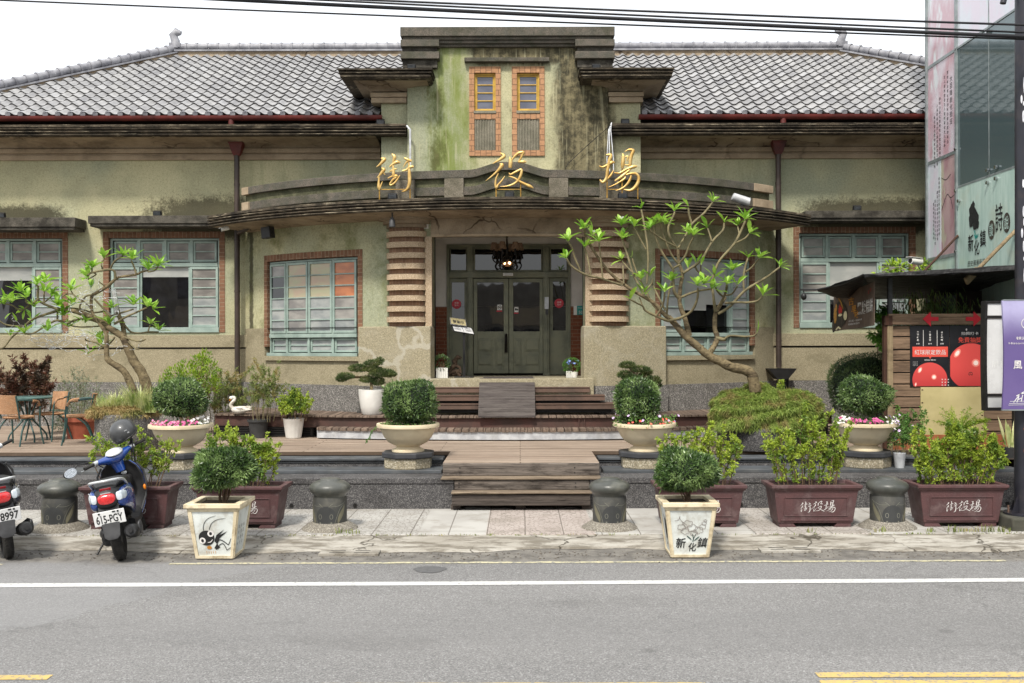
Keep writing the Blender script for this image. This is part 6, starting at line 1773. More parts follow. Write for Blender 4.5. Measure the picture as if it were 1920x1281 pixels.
skL=[(1,0,0,[(1115,1520,100),(1095,1440,92),(1060,1350,84),(1010,1280,80),(975,1210,74),(935,1110,66),(900,1070,58),(800,1010,54),(730,958,52),(640,920,46),(540,890,40),(430,880,30)]),(1,-.1,-.1,[(1010,1520,70),(980,1440,66),(925,1340,58),(820,1270,52),(800,1220,44),(800,1100,36),(790,1050,30),(725,960,26),(690,900,26),(685,800,28),(697,772,30)]),(1,.1,.2,[(930,1105,46),(922,1000,42),(892,930,38),(872,840,34),(852,745,36)]),(1,-.1,-.3,[(697,772,28),(800,712,30),(865,655,26),(905,638,22),(1020,620,20),(1062,600,18),(1110,590,14)]),(0,-.2,-.3,[(866,655,22),(860,600,20),(820,582,20),(690,605,18),(655,630,14)]),(0,-.2,-.1,[(700,605,15),(720,620,13),(660,655,12)]),(0,-.2,-.3,[(825,582,17),(860,520,17),(920,482,15)]),(0,-.3,-.3,[(1020,610,16),(1005,560,16),(985,515,15)]),(0,-.3,-.4,[(1110,600,13),(1160,590,13),(1185,560,13)]),(0,-.2,-.1,[(772,585,15),(760,535,14),(782,500,13)]),(0,-.2,-.2,[(690,605,14),(690,570,13)]),(0,-.1,-.3,[(435,880,24),(330,840,22),(285,800,20),(288,720,17),(275,700,14)]),(0,-.3,-.4,[(288,800,18),(240,840,17),(200,830,15),(195,800,13)]),(0,-.3,-.5,[(220,850,15),(160,890,14),(90,850,13),(40,840,12)]),(0,0,-.2,[(450,885,26),(300,932,22),(230,965,18),(180,1010,18),(80,1100,16),(30,1165,14),(-40,1190,12)]),(0,0,-.3,[(500,985,18),(430,962,18),(350,1000,17),(250,1060,16),(185,1065,13)]),(0,0,.1,[(430,962,16),(432,870,15)]),(0,-.1,-.3,[(185,1010,16),(60,1000,15),(0,970,14),(-60,900,13)]),(0,.1,-.1,[(780,990,24),(640,950,22),(560,965,20),(500,985,18)]),(0,.1,0,[(800,1000,16),(700,1010,14),(560,1010,13),(430,965,13)]),(0,0,-.2,[(860,990,22),(940,940,20),(1020,905,18),(1100,868,15)]),(0,0,-.1,[(830,930,17),(900,910,16),(1000,880,14)]),(0,.1,.2,[(935,1000,18),(985,1052,17),(1060,1058,15),(1110,1050,15),(1190,1050,12)]),(0,.1,.1,[(1110,1050,13),(1125,1000,12)]),(0,0,-.2,[(905,1080,18),(1000,1112,16),(1050,1120,15),(1092,1105,13)]),(0,0,-.2,[(950,1110,16),(1010,1170,15),(1045,1180,12)]),(0,-.1,-.2,[(835,940,20),(780,880,18),(735,830,17),(705,800,16)]),(0,-.1,-.2,[(600,880,18),(600,850,16),(640,785,16),(690,772,14)]),(0,-.1,0,[(690,890,13),(640,830,13),(560,780,13),(535,745,12)]),(0,-.1,0,[(540,765,12),(500,765,12),(470,785,11)]),(0,-.1,-.2,[(790,1165,18),(720,1130,15),(650,1115,13),(640,1100,11)]),(0,.1,.1,[(800,890,18),(700,905,16),(610,880,15),(520,870,14)]),(0,0,.1,[(860,1090,15),(820,1140,14),(745,1180,12)]),(0,.1,.1,[(330,840,15),(330,780,14),(335,690,13)]),(0,.1,.1,[(330,830,14),(380,790,13),(395,770,12)]),(0,-.1,-.2,[(830,720,14),(780,700,13),(742,672,11)]),]
tipsL=[(1112,585,9,.4,-1,-.3),(650,620,6,-.4,-1,-.3),(925,475,9,.2,-1,-.3),(985,505,9,0,-1,-.3),(1185,555,10,.4,-1,-.4),(782,495,6,.1,-1,-.1),(690,565,8,0,-1,-.2),(660,650,4,-.5,-.3,-.1),(275,695,8,-.2,-1,-.3),(195,795,10,-.1,-1,-.4),(150,745,7,-.2,-1,-.4),(90,830,10,-.3,-1,-.5),(35,840,6,-.6,-.8,-.5),(335,680,10,.1,-1,.1),(335,745,8,.1,-1,0),(395,765,7,.4,-1,.1),(185,1060,5,-.3,-1,-.3),(430,850,8,.1,-1,0),(480,930,8,0,-1,0),(360,1040,6,0,-1,-.2),(520,1010,5,.1,-1,0),(545,840,6,.3,-1,0),(1105,860,9,.3,-1,-.2),(1000,845,9,.1,-1,-.1),(1150,880,6,.7,-.5,-.2),(1125,990,6,.2,-1,.1),(1192,1040,8,.3,-1,.2),(535,740,6,0,-1,0),(840,870,5,.2,-1,-.1),(640,980,4,0,-1,0),(820,990,6,.3,-1,0),(750,1090,6,0,-1,0),(755,1160,6,.1,-1,0),(660,1220,3,0,-1,0),(240,980,3,0,-1,0),(90,910,2,0,1,-.3),(75,1075,3,-.3,-1,-.2),(480,900,4,.3,-1,0),(680,720,2,.1,-1,0),(180,880,4,-.2,.2,-.3),(250,860,5,.2,-.6,-.3)]
DL=15.0
tL=thing('plumeria_tree','twisted two stemmed plumeria wound with pale wire','tree',(X(262,DL),DL,1.3))
plumeria(tL,skL,tipsL,DL,6,zc1,0.86,0.225)
mb=MB();r=random.Random(12)
def squiggle(x0,x1,y0,y1,n,D):
 for _ in range(n):
  a,b=r.uniform(x0,x1),r.uniform(y0,y1);P=[];an=r.uniform(0,6)
  for i in range(r.randint(6,14)):
   P.append(W(a/4,360+b/4,D+r.uniform(-.12,.12)));an+=r.uniform(-1.3,1.3);a+=26*math.cos(an);b+=15*math.sin(an)
  mb.tube(P,0.0032,4)
squiggle(600,860,740,860,16,DL-.15);squiggle(520,760,720,800,6,DL);squiggle(250,700,1060,1140,22,DL-.1);squiggle(300,560,1000,1100,8,DL);squiggle(80,140,900,1060,3,DL-.2);squiggle(870,960,1130,1190,4,DL);squiggle(330,390,1130,1190,4,DL)
for i in range(26):
 f=i/25;a,b=850+25*f*1.0,735+170*f
 P=[W((a+22*math.cos(q))/4,360+(b+8*math.sin(q))/4,DL-.06+.07*math.sin(q))for q in[2*PI*k/8 for k in range(9)]];mb.tube(P,.0035,4)
tag(obj('light_string',mb,M['wire']),'pale wire light string tangled through the twisted plumeria','light string')
# --- mossy mound and stone planter
def mound(t,cx,cy,z0,rx,ry,h,seed,n,mat,core='moss_core',droop=.9,L=.13,shape=None):
 r=random.Random(seed);mb=MB();nn,mm_=36,12
 def pt(a,f,k=1.0):
  q=f*1.55;bump=1+.09*math.sin(3*a+seed)+.06*math.sin(5*a+1)+.05*math.sin(7*f*a)
  rr=math.sin(min(q,PI/2))**.55*bump*k;z=z0+h*(max(0,math.cos(min(q,PI/2)))**.6)*(1+.12*math.sin(2*a+2)*f)*k-(max(0,f-.82)*.5)*h
  return Vector((cx+rx*rr*math.cos(a),cy+ry*rr*math.sin(a),z))
 vs=[pt(2*PI*i/nn,(j+.02)/mm_,.94)for j in range(mm_+1)for i in range(nn)]
 mb.add(vs,[(j*nn+i,j*nn+(i+1)%nn,(j+1)*nn+(i+1)%nn,(j+1)*nn+i)for j in range(mm_)for i in range(nn)])
 obj('mound',mb,M[core],t,smooth=80)
 mb=MB()
 for _ in range(n):
  a=r.uniform(0,2*PI);f=math.sqrt(r.random());p=pt(a,f,r.uniform(.93,1.02));out=Vector((math.cos(a)*ry,math.sin(a)*rx,0)).normalized()
  d=out*(.35+.12*f)+rv(r)*.6+Vector((0,0,.8-1.7*f*droop));d.normalize();l=L*r.uniform(.5,1.15)*(1-.35*max(0,f-.6));w_=.0045*r.uniform(.7,1.4)
  s=d.cross(out+rv(r)*.5).normalized()*w_;m_=p+d*l*.55;e=p+d*l+Vector((0,0,-l*.28))
  mb.add([p-s,p+s,m_+s*.8,e,m_-s*.8],[(0,1,2,4),(4,2,3)])
 obj('grass',mb,M[mat],t,kind='stuff')
DM=15.1
t=thing('grass_mound','big shaggy green grass mound on a grey stone drum','planter',(X(1430,DM),DM,DECK))
mound(t,X(1431,DM),DM,.98,(X(1536,DM)-X(1327,DM))/2*.97,.72,.56,3,42000,'moss',L=.075)
mb=MB();mb.lathe([(.62,0),(.64,.05),(.64,.3),(.60,.34)],40,(X(1425,DM),DM,DECK));obj('stone_drum',mb,M['terrazzo'],t,smooth=40)
t2=thing('grass_neck','small grass collar round the leaning plumeria trunk on the mound','grass tuft',(X(1420,DM),DM-.05,1.42))
mound(t2,X(1418,DM),DM-.1,1.36,.20,.2,.28,5,3000,'moss',L=.08)
t3=thing('weed_plant','thin upright yellow green weed growing from the top of the mound','plant',(X(1464,DM),DM,1.45))
twiggy(t3,(X(1464,DM),DM,1.42),.05,.05,.38,2,77,dens=2.2,lo=.1,L=.035,Wd=.014,rsz=.004)
DS=15.1
t=thing('stone_planter','round grey stone planter topped with straw coloured grass','planter',(X(238,DS),DS,DECK))
mb=MB();mb.lathe([(.43,0),(.45,.03),(.46,.53),(.43,.55),(.40,.53),(0,.52)],40,(X(238,DS),DS,DECK));obj('stone_drum',mb,M['plinth'],t,smooth=40)
mound(t,X(234,DS),DS,1.19,.47,.46,.16,9,9000,'straw',core='soil',L=.08)
t=thing('variegated_grass','pale striped grass tufts around the twisted plumeria stems','grass tuft',(X(240,DS),DS,1.28))
mb=MB();r=random.Random(2)
for(px,n,h)in((205,90,.22),(222,110,.32),(245,90,.28),(268,190,.46),(282,130,.38),(235,90,.34),(292,90,.32),(212,80,.28)):
 blades(mb,(X(px,DS),DS-.25,1.24),n,h,.09,.0055,.9,r)
obj('blades',mb,M['grass_var'],t)
# --- potted plants on the platform and deck
def pot(name,label,px,D,z,prof,mat,n=32,wob=None,smooth=40):
 t=thing(name,label,'pot',(X(px,D),D,z))
 mb=MB();mb.lathe(prof,n,(X(px,D),D,z),wob=wob);obj('vessel',mb,M[mat],t,smooth=smooth)
 mb=MB();rt=max(p[0]for p in prof)*.86;zt=max(p[1]for p in prof)-.035;mb.lathe([(0,zt+.008),(rt,zt)],20,(X(px,D),D,z));obj('soil',mb,M['soil'],t)
 return t
Dp=17.0
tall=[(0,0),(.15,0),(.17,.02),(.20,.16),(.222,.32),(.228,.43),(.222,.43),(.21,.40)]
pot('tall_pot','tall glossy white pot of the bonsai left of the entrance',697,Dp,PLAT,tall,'white')
pot('tall_pot','tall white pot behind the topiary right of the entrance',1213,Dp,PLAT,tall,'white')
def bonsai(label,pads,trunk,D,seed):
 t=thing('bonsai',label,'bonsai',(X(trunk[0][0],D),D,PLAT+.4));r=random.Random(seed);mb=MB();lm=MB();core=MB()
 P=[W(a,b,D)for a,b in trunk];mb.tube(P,[.03,.026,.022,.016,.012][:len(P)],7)
 for(px,py,hw,hh)in pads:
  c=W(px,py,D+r.uniform(-.1,.1));rx,rz=hw*D/F,hh*D/F
  k=min(range(len(P)),key=lambda i:(P[i]-c).length);mb.tube([P[k],P[k].lerp(c,.5)+Vector((0,0,.015)),c],[.016,.012,.006],6)
  for _ in range(int(900*rx*rz/.012)):
   v=rv(r);q=c+Vector((v.x*rx,v.y*rx*.8,v.z*rz))*r.uniform(.6,1.02);leaf(lm,q,Vector((v.x,v.y*.6,abs(v.z)*.8+.5))+rv(r)*.6,.045*r.uniform(.6,1.2),.012,rv(r),.2,r)
 obj('trunk',mb,M['bark'],t,smooth=60);obj('foliage',lm,M['leaf_pine'],t)
bonsai('cloud pruned juniper bonsai in the white pot left of the entrance',[(648,707,15,7),(672,692,18,8),(700,682,17,6),(712,677,8,5),(688,713,14,7),(716,701,24,8),(730,703,13,7),(708,716,13,9),(640,712,9,6),(700,694,16,6)],[(697,735),(696,718),(690,708),(694,698),(706,688)],Dp,4)
bonsai('cloud pruned juniper bonsai behind the topiary right of the entrance',[(1176,686,15,7),(1172,704,14,8),(1200,694,18,7),(1213,699,10,6),(1226,714,13,8),(1186,712,18,8),(1232,722,8,8),(1208,708,14,7)],[(1213,735),(1205,716),(1192,704),(1184,694),(1180,688)],Dp,5)
Dw=GD(822,DECK,550)
t=pot('textured_pot','short white pot with diamond relief holding the bright yellow bush',550,Dw,DECK,[(0,0),(.115,0),(.125,.01),(.13,.03),(.175,.33),(.18,.335),(.165,.335),(.155,.30)],'white',64,lambda a,z:1+.018*math.sin(14*a+(PI if int(z*30)%2 else 0))if .03<=z<.33 else 1.0)
t=thing('lime_bush','bright yellow green round bush in the diamond relief pot','bush',(X(550,Dw),Dw,DECK+.32))
twiggy(t,(X(553,Dw),Dw,DECK+.3),.30,.26,.52,20,41,dens=1.9,lo=.35,L=.036,Wd=.024,rsz=.006,clus=8)
Dk=GD(821,DECK,482)
pot('black_pot','black nursery pot of the wispy bush by the swan',484,Dk,DECK,[(0,0),(.13,0),(.165,.27),(.185,.275),(.185,.31),(.17,.31),(.155,.27)],'potblack')
t=thing('wispy_bush','wispy olive bush with thin twigs in the black pot','bush',(X(478,Dk),Dk,DECK+.28))
twiggy(t,(X(494,Dk),Dk,DECK+.27),.22,.25,1.0,10,42,'leaf_olive','bark_twig',dens=2.2,lo=.45,L=.045,Wd=.011,rsz=.007,clus=8)
t=thing('wispy_bush','wispy olive bush leaning behind the swan at the downpipe','bush',(X(405,17.9),17.9,DECK))
twiggy(t,(X(408,17.9),17.9,DECK),.5,.3,1.25,16,43,'leaf_olive','bark_twig',dens=2.0,lo=.45,L=.045,Wd=.012,rsz=.008,clus=8)
t=thing('golden_conifer','golden green conifer behind the pink flower topiary','shrub',(X(345,17.2),17.2,DECK))
r=random.Random(5);lm=MB();sm=MB()
for(px,py,rr_)in((384,668,13),(372,684,19),(350,697,22),(328,705,20),(312,718,16),(395,690,16),(360,715,26),(388,712,20),(380,676,12),(340,730,24),(398,722,16)):
 c=W(px,py,17.2+r.uniform(-.2,.2));ra=rr_*17.2/F
 sm.tube([Vector((X(350,17.2),17.2,DECK)),Vector((X(350,17.2),17.2,DECK)).lerp(c,.6)+rv(r)*.04,c],[.02,.012,.005],5)
 for _ in range(int(240*(ra/.18)**2)):
  v=rv(r);q=c+v*ra*r.uniform(.5,1.0);leaf(lm,q,v+Vector((0,0,.9))+rv(r)*.4,.06*r.uniform(.6,1.2),.02,rv(r),.2,r)
obj('foliage',lm,M['leaf_conifer'],t);obj('stems',sm,M['stem'],t)
t=thing('red_shrub','dark red leaved shrub behind the bistro table','shrub',(X(50,17.3),17.3,DECK))
twiggy(t,(X(50,17.3),17.3,DECK+.25),.40,.3,1.1,15,44,'leaf_red','stem',dens=1.25,lo=.25,L=.08,Wd=.028,rsz=.009,clus=9)
t=thing('silver_shrub','sparse silvery shrub between the red shrub and the plumeria','shrub',(X(140,17.6),17.6,DECK))
twiggy(t,(X(145,17.6),17.6,DECK+.2),.40,.3,1.0,18,45,'leaf_grey','bark_twig',dens=1.0,lo=.25,L=.032,Wd=.013,rsz=.004,clus=4)
r=random.Random(6);lm=MB()
for _ in range(2600):
 p=Vector((r.uniform(X(98,18.2),X(205,18.2)),18.2+r.uniform(-.25,.25),DECK+r.uniform(.02,.78)*r.uniform(.7,1)));leaf(lm,p,rv(r)+Vector((0,0,.6)),.05,.015,rv(r),.2,r)
tag(obj('low_hedge',lm,M['leaf_grey']),'low silvery hedge against the plinth behind the chairs','hedge')
t=pot('terracotta_pot','terracotta pot behind the rattan chairs',150,16.9,DECK,[(0,0),(.20,0),(.24,.28),(.275,.29),(.275,.37),(.25,.37),(.23,.33)],'terracotta')
t=thing('conifer_bush','dark bushy conifer behind the two tier topiary','bush',(X(1610,16.9),16.9,DECK))
topiary(t,(X(1612,16.9),16.9,Z(722,16.9)),.55,.5,.58,7000,.06,.012,2.2,61,'leaf_dark',.86,.16)
Dg=13.62
pot('grey_pot','small pale grey pot on the terrace beside a bowl stand',1686,Dg,0.546,[(0,0),(.062,0),(.085,.20),(.078,.205),(.07,.18)],'steel')
t=thing('rose_plant','thin flowering plant in the pale grey pot on the terrace','plant',(X(1686,Dg),Dg,.74))
twiggy(t,(X(1686,Dg),Dg,.73),.2,.15,.40,9,62,'leaf_fl','bark_twig',dens=1.2,lo=.3,L=.03,Wd=.016,rsz=.003,clus=6)
flowers(t,'f',(X(1680,Dg),Dg,.98),.1,.1,3,'fl_lilac',-.1,.12,.028,5)
t=thing('leafy_bush','airy green bush between the magenta flower bowl and kiosk','bush',(X(1700,14.2),14.2,DECK))
twiggy(t,(X(1698,14.2),14.2,DECK),.24,.2,.62,12,63,'leaf_fl','bark_twig',dens=1.8,lo=.2,L=.034,Wd=.018,rsz=.004,clus=7)
flowers(t,'f',(X(1690,14.1),14.0,1.1),.22,.15,9,'fl_lilac',-.2,.2,.02,6)
Df=14.2
pot('white_tub','square white tub in front of the beige board',1797,Df,DECK,[(0,0),(.14,0),(.165,.30),(.15,.30),(.14,.27)],'white',4)
t=thing('fern','feathery green fern in the white tub before the beige board','fern',(X(1797,Df),Df,DECK+.28))
r=random.Random(7);lm=MB();sm=MB()
for i in range(26):
 a=r.uniform(0,2*PI);P=[Vector((X(1800,Df),Df,DECK+.28))];d=Vector((math.cos(a)*.8,math.sin(a)*.4,1.0)).normalized();l=r.uniform(.3,.5)
 for k in range(6):P.append(P[-1]+d*l/6);d=(d+Vector((math.cos(a)*.12,0,-.14))).normalized()
 sm.tube(P,.003,4)
 for k in range(60):j=r.randint(1,5);leaf(lm,P[j].lerp(P[j+1],r.random()),rv(r)+d*.4,.045,.008,rv(r),.2,r)
obj('foliage',lm,M['leaf_conifer'],t);obj('stems',sm,M['leaf_conifer'],t)
t=thing('snake_plant','striped snake plant beside the street pole','plant',(X(1893,13.7),13.7,DECK))
mb=MB();r=random.Random(8)
for i in range(11):
 a=r.uniform(0,6);b=Vector((X(1893,13.7),13.7,DECK+.12));bigleaf(mb,b+Vector((math.cos(a)*.04,math.sin(a)*.03,0)),Vector((math.cos(a)*.25,math.sin(a)*.2,1)),Vector((r.uniform(-1,1),-1,0)),r.uniform(.3,.48),.045,.02)
obj('blades',mb,M['grass_var'],t)
pot('dark_pot','small dark pot of the snake plant by the street pole',1893,13.7,DECK,[(0,0),(.08,0),(.1,.14),(.09,.14)],'potblack')
t=thing('vine','bright leafy vine hanging beside the brown banner','vine',(X(1655,15.6),15.6,DECK))
r=random.Random(9);lm=MB();sm=MB()
for(px,py,rr_,n)in((1652,590,12,150),(1658,612,12,150),(1648,632,9,90),(1664,580,10,100),(1640,628,9,60),(1654,645,8,50),(1672,588,9,90)):
 c=W(px,py,15.6);ra=rr_*15.6/F
 for _ in range(n):v=rv(r);bigleaf(lm,c+v*ra*r.uniform(.2,1),v+Vector((0,-.5,-.5)),Vector((0,-.6,1)),.085*r.uniform(.6,1.1),.035,.2)
sm.tube([Vector((X(1660,15.6),15.6,DECK)),W(1656,660,15.6),W(1658,600,15.6),W(1664,575,15.6)],[.02,.016,.012,.008],6)
obj('foliage',lm,leafmat('vine_leaf',C(110,160,60),C(84,132,52),C(140,184,84),.3),t);obj('stems',sm,M['stem'],t)
t=thing('bamboo_clump','dark drooping bamboo leaves under the black awning','bamboo',(X(1730,16.6),16.6,DECK))
lm=MB();sm=MB()
for i in range(40):
 xx=r.uniform(X(1680,15.7),X(1815,15.7));b=Vector((xx,15.7+r.uniform(-.3,.3),DECK));e=b+Vector((r.uniform(-.2,.2),r.uniform(-.2,.2),r.uniform(1.9,2.4)));sm.tube([b,b.lerp(e,.5)+rv(r)*.04,e],[.012,.01,.005],5)
 for k in range(80):p=b.lerp(e,r.uniform(.68,1.02))+rv(r)*.12;leaf(lm,p,Vector((r.uniform(-.6,.6),r.uniform(-.6,.3),-1)),.12*r.uniform(.6,1.2),.018,rv(r),.15,r)
obj('foliage',lm,leafmat('bamboo_leaf',C(118,146,82),C(84,112,60),C(140,158,92),.3),t);obj('stems',sm,M['stem'],t)
t=thing('climbing_plant','bright leaf tips showing above the black awning','plant',(X(1690,18.6),18.6,DECK))
lm=MB();sm=MB()
for(px,py,n)in((1674,503,60),(1688,500,60),(1735,503,50),(1715,507,30),(1650,510,14),(1745,500,30)):
 c=W(px,py,18.4)
 sm.tube([Vector((c.x,18.6,DECK)),Vector((c.x,18.5,2.6)),c],[.012,.009,.005],5)
 for _ in range(n):v=rv(r);bigleaf(lm,c+v*.14*r.uniform(.2,1),v+Vector((0,-.4,.3)),Vector((0,-.6,1)),.11*r.uniform(.6,1.1),.045,.25)
obj('foliage',lm,M['leaf_conifer'],t);obj('stems',sm,M['stem'],t)
def wbox(px0,px1,py0,D,z,label,nm='white_crate'):
 t=thing(nm,label,'pot',((X(px0,D)+X(px1,D))/2,D,z));mb=MB();a,b=X(px0,D),X(px1,D);h=.62*(b-a)+.05;n=6
 for i in range(n):
  u0=a+(b-a)*i/n+.003;u1=a+(b-a)*(i+1)/n-.003;mb.box(u0,u1,D-.07,D-.055,z,z+h)
  mb.box(u0,u1,D+.055,D+.07,z,z+h)
 obj('slat',mb,M['white'],t);mb=MB();mb.box(a+.004,b-.004,D-.054,D+.054,z+.004,z+h-.02);obj('tub',mb,M['potblack'],t);return h
Dd=17.55
h=wbox(818,840,690,Dd,THR,'small white slatted pot left of the entrance door')
t=thing('door_plant','dark leafy plant in the slatted pot left of the door','plant',(X(829,Dd),Dd,THR+h));r=random.Random(3);lm=MB()
for _ in range(170):v=rv(r);leaf(lm,Vector((X(828,Dd),Dd,THR+h+.08))+Vector((v.x*.12,v.y*.08,v.z*.12)),v+Vector((0,0,.6)),.06,.03,rv(r),.2,r)
obj('foliage',lm,M['leaf_dark'],t);stems(t,(X(829,Dd),Dd,THR+.1),(X(829,Dd),Dd,THR+h+.1),6,.06,.004,3)
h=wbox(1061,1072,690,Dd,THR,'narrow white slatted pot right of the entrance door')
pot('white_pot','small round white pot right of the entrance door',1077,Dd-.03,THR,[(0,0),(.05,0),(.068,.10),(.06,.10)],'white',20)
t=thing('door_plant','green plant with blue flowers right of the door','plant',(X(1074,Dd),Dd,THR+.1));lm=MB()
for _ in range(300):v=rv(r);leaf(lm,Vector((X(1072,Dd),Dd,THR+.2))+Vector((v.x*.13,v.y*.08,v.z*.12)),v+Vector((0,0,.7)),.055,.02,rv(r),.2,r)
obj('foliage',lm,M['leaf_fl'],t);flowers(t,'f',(X(1073,Dd),Dd-.02,THR+.26),.09,.06,14,'fl_blue',-.03,.06,.026,4)
mb=MB();b=Vector((X(852,18.3),18.35,THR))
for P in([(-.12,0,.0),(-.08,0,.12),(.0,0,.2),(.09,0,.17),(.12,0,.06)],[(.1,0,.0),(.04,.03,.1),(-.05,0,.08),(-.14,0,.05)],[(.02,0,.18),(.0,0,.28),(.06,0,.36),(.12,0,.33)],[(-.05,.0,.02),(.02,.04,.06),(.1,0,.1)]):
 mb.tube([b+Vector(q)for q in P],[.035,.05,.045,.03,.02][:len(P)],8)
tag(obj('driftwood',mb,M['driftwood'],smooth=60),'carved twisted driftwood behind the menu stand','ornament')
t=thing('swan_ornament','white swan ornament on the platform edge','ornament',(X(450,17.2),17.2,PLAT));b=Vector((X(450,17.2),17.2,PLAT))
def ell(x,z,rx,rz,ry,n=14):return[b+Vector((x,ry*math.cos(2*PI*i/n),z+rz*math.sin(2*PI*i/n)))for i in range(n)]
mb=MB();mb.loft([ell(-.17,.09,0,.02,.03),ell(-.14,.09,0,.06,.07),ell(-.05,.08,0,.08,.10),ell(.08,.085,0,.075,.095),ell(.17,.11,0,.04,.06),ell(.24,.14,0,.012,.02)])
obj('body',mb,M['swan'],t,smooth=60)
mb=MB();P=smooth3([(-.13,0,.10),(-.19,0,.17),(-.16,0,.235),(-.11,0,.29),(-.12,0,.335),(-.165,0,.335),(-.185,0,.31)]);mb.tube([b+q for q in P],[.04-.012*min(1,i/12)+(.012 if i>20 else 0)for i in range(len(P))],10);obj('neck',mb,M['swan'],t,smooth=60)
mb=MB();mb.tube([b+Vector((-.185,0,.312)),b+Vector((-.205,0,.28)),b+Vector((-.21,0,.262))],[.016,.012,.005],8);obj('beak',mb,M['orangelens'],t,smooth=60)
for s in(-1,1):
 mb=MB()
 for k in range(4):mb.tube([b+Vector((-.06+.03*k,s*.085,.13-.02*k)),b+Vector((.06+.03*k,s*.10,.13-.015*k)),b+Vector((.19+.02*k,s*.06,.155-.02*k))],[.012,.026,.006],8)
 obj('wing',mb,M['swan'],t,smooth=60)
t.scale=(.86,.86,.86)
# ------------------------------------------------------------------ bollards
class CylMap:
 curved=True
 def __init__(s,r):s.r=r
 def __call__(s,u,d,z):t=u/s.r;return((s.r+d)*math.sin(t),-(s.r+d)*math.cos(t),z)
def pgrid(mb,mp,uc,zc,ru,rz,d,n=24,rings=5,rot=0.0):
 vs=[mp(uc,d,zc)];fs=[]
 for k in range(1,rings+1):
  for i in range(n):
   a=2*PI*i/n;x,z=ru*k/rings*math.cos(a),rz*k/rings*math.sin(a)
   vs.append(mp(uc+x*math.cos(rot)-z*math.sin(rot),d,zc+x*math.sin(rot)+z*math.cos(rot)))
 for i in range(n):fs.append((0,1+i,1+(i+1)%n))
 for k in range(1,rings):
  for i in range(n):
   a=1+(k-1)*n;b=1+k*n;j=(i+1)%n
   fs.append((a+i,b+i,b+j,a+j))
 mb.add(vs,fs)
def arcline(mb,mp,uc,zc,ru,rz,w_,d,a0=0,a1=2*PI,n=24):
 ribbon(mb,mp,[(uc+ru*math.cos(a0+(a1-a0)*i/n),zc+rz*math.sin(a0+(a1-a0)*i/n),w_)for i in range(n+1)],d)
def mk_bollard():
 t=thing('bollard','x','bollard',(0,0,0),0,'mushroom shaped bollards along the pavement edge')
 mb=MB();mb.lathe([(.33,0),(.325,.012),(.21,.085),(.19,.085)],28);obj('gravel_collar',mb,M['gravelcone'],t,local=True,smooth=40)
 mb=MB();mb.lathe([(.196,.05),(.196,.36),(.190,.375),(.19,.38)],40);obj('sleeve',mb,M['bollard_low'],t,local=True,smooth=40)
 mb=MB();mb.lathe([(.186,.372),(.19,.395),(.20,.412),(.222,.43),(.236,.455),(.240,.478),(.234,.503),(.215,.525),(.18,.545),(.135,.562),(.12,.566),(.116,.572),(.108,.582),(.07,.588),(0,.59)],48)
 hd=obj('head',mb,M['bollard'],t,local=True,smooth=50)
 mb=MB();cm_=CylMap(.196)
 pgrid(mb,cm_,0.0,.16,.118,.125,.0022)
 o=obj('face_drawing',mb,M['bollard_ink'],t,local=True)
 mb=MB()
 for s in(-1,1):
  arcline(mb,cm_,s*.065,.165,.017,.026,.006,.0035);pgrid(mb,cm_,s*.065,.095,.010,.009,.0035,12,2)
  ribbon(mb,cm_,[(s*.085,.315,.006),(s*.06,.30,.006),(s*.035,.275,.004)],.0022)
  ribbon(mb,cm_,smooth3([(s*.235,.31,.004),(s*.17,.25,.005),(s*.13,.16,.005),(s*.10,.07,.004)]),.0026)
  ribbon(mb,cm_,smooth3([(s*.26,.33,.004),(s*.15,.285,.005),(s*.06,.29,.004)]),.0022)
 obj('face_lines',mb,M['bollard_line'],o,local=True)
 mb=MB()
 for s in(-1,1):
  P=[(s*.245,.30),(s*.20,.235),(s*.165,.16),(s*.15,.08),(s*.19,.09),(s*.23,.18)]
  if s>0:P.reverse()
  vs=[];fs=[]
  for i in range(8):
   f=i/7;vs+=[cm_(s*(.245-.10*f),.002,.30-.22*f),cm_(s*(.245-.10*f-.045*math.sin(PI*f)),.002,.30-.22*f-.02*math.sin(PI*f)),cm_(s*(.245-.10*f+.03*math.sin(PI*f)),.002,.30-.22*f)]
  for i in range(7):a=i*3;fs+=[(a,a+1,a+4,a+3),(a,a+3,a+5,a+2)]
  mb.add(vs,fs)
 obj('wing_drawing',mb,M['bollard_tan'],o,local=True)
 return t
b0=mk_bollard()
for i,(px,lb,rz)in enumerate(((111,'grey bollard between the two scooters',3),(618,'grey bollard left of the timber steps',-4),(1142,'grey bollard right of the timber steps',4),(1663,'grey bollard between two maroon troughs',-2))):
 o=b0 if i==0 else dup(b0)
 o.location=(X(px,11.66),11.66,PAV-.003);o.rotation_euler=(0,0,R(rz));o['label']=lb
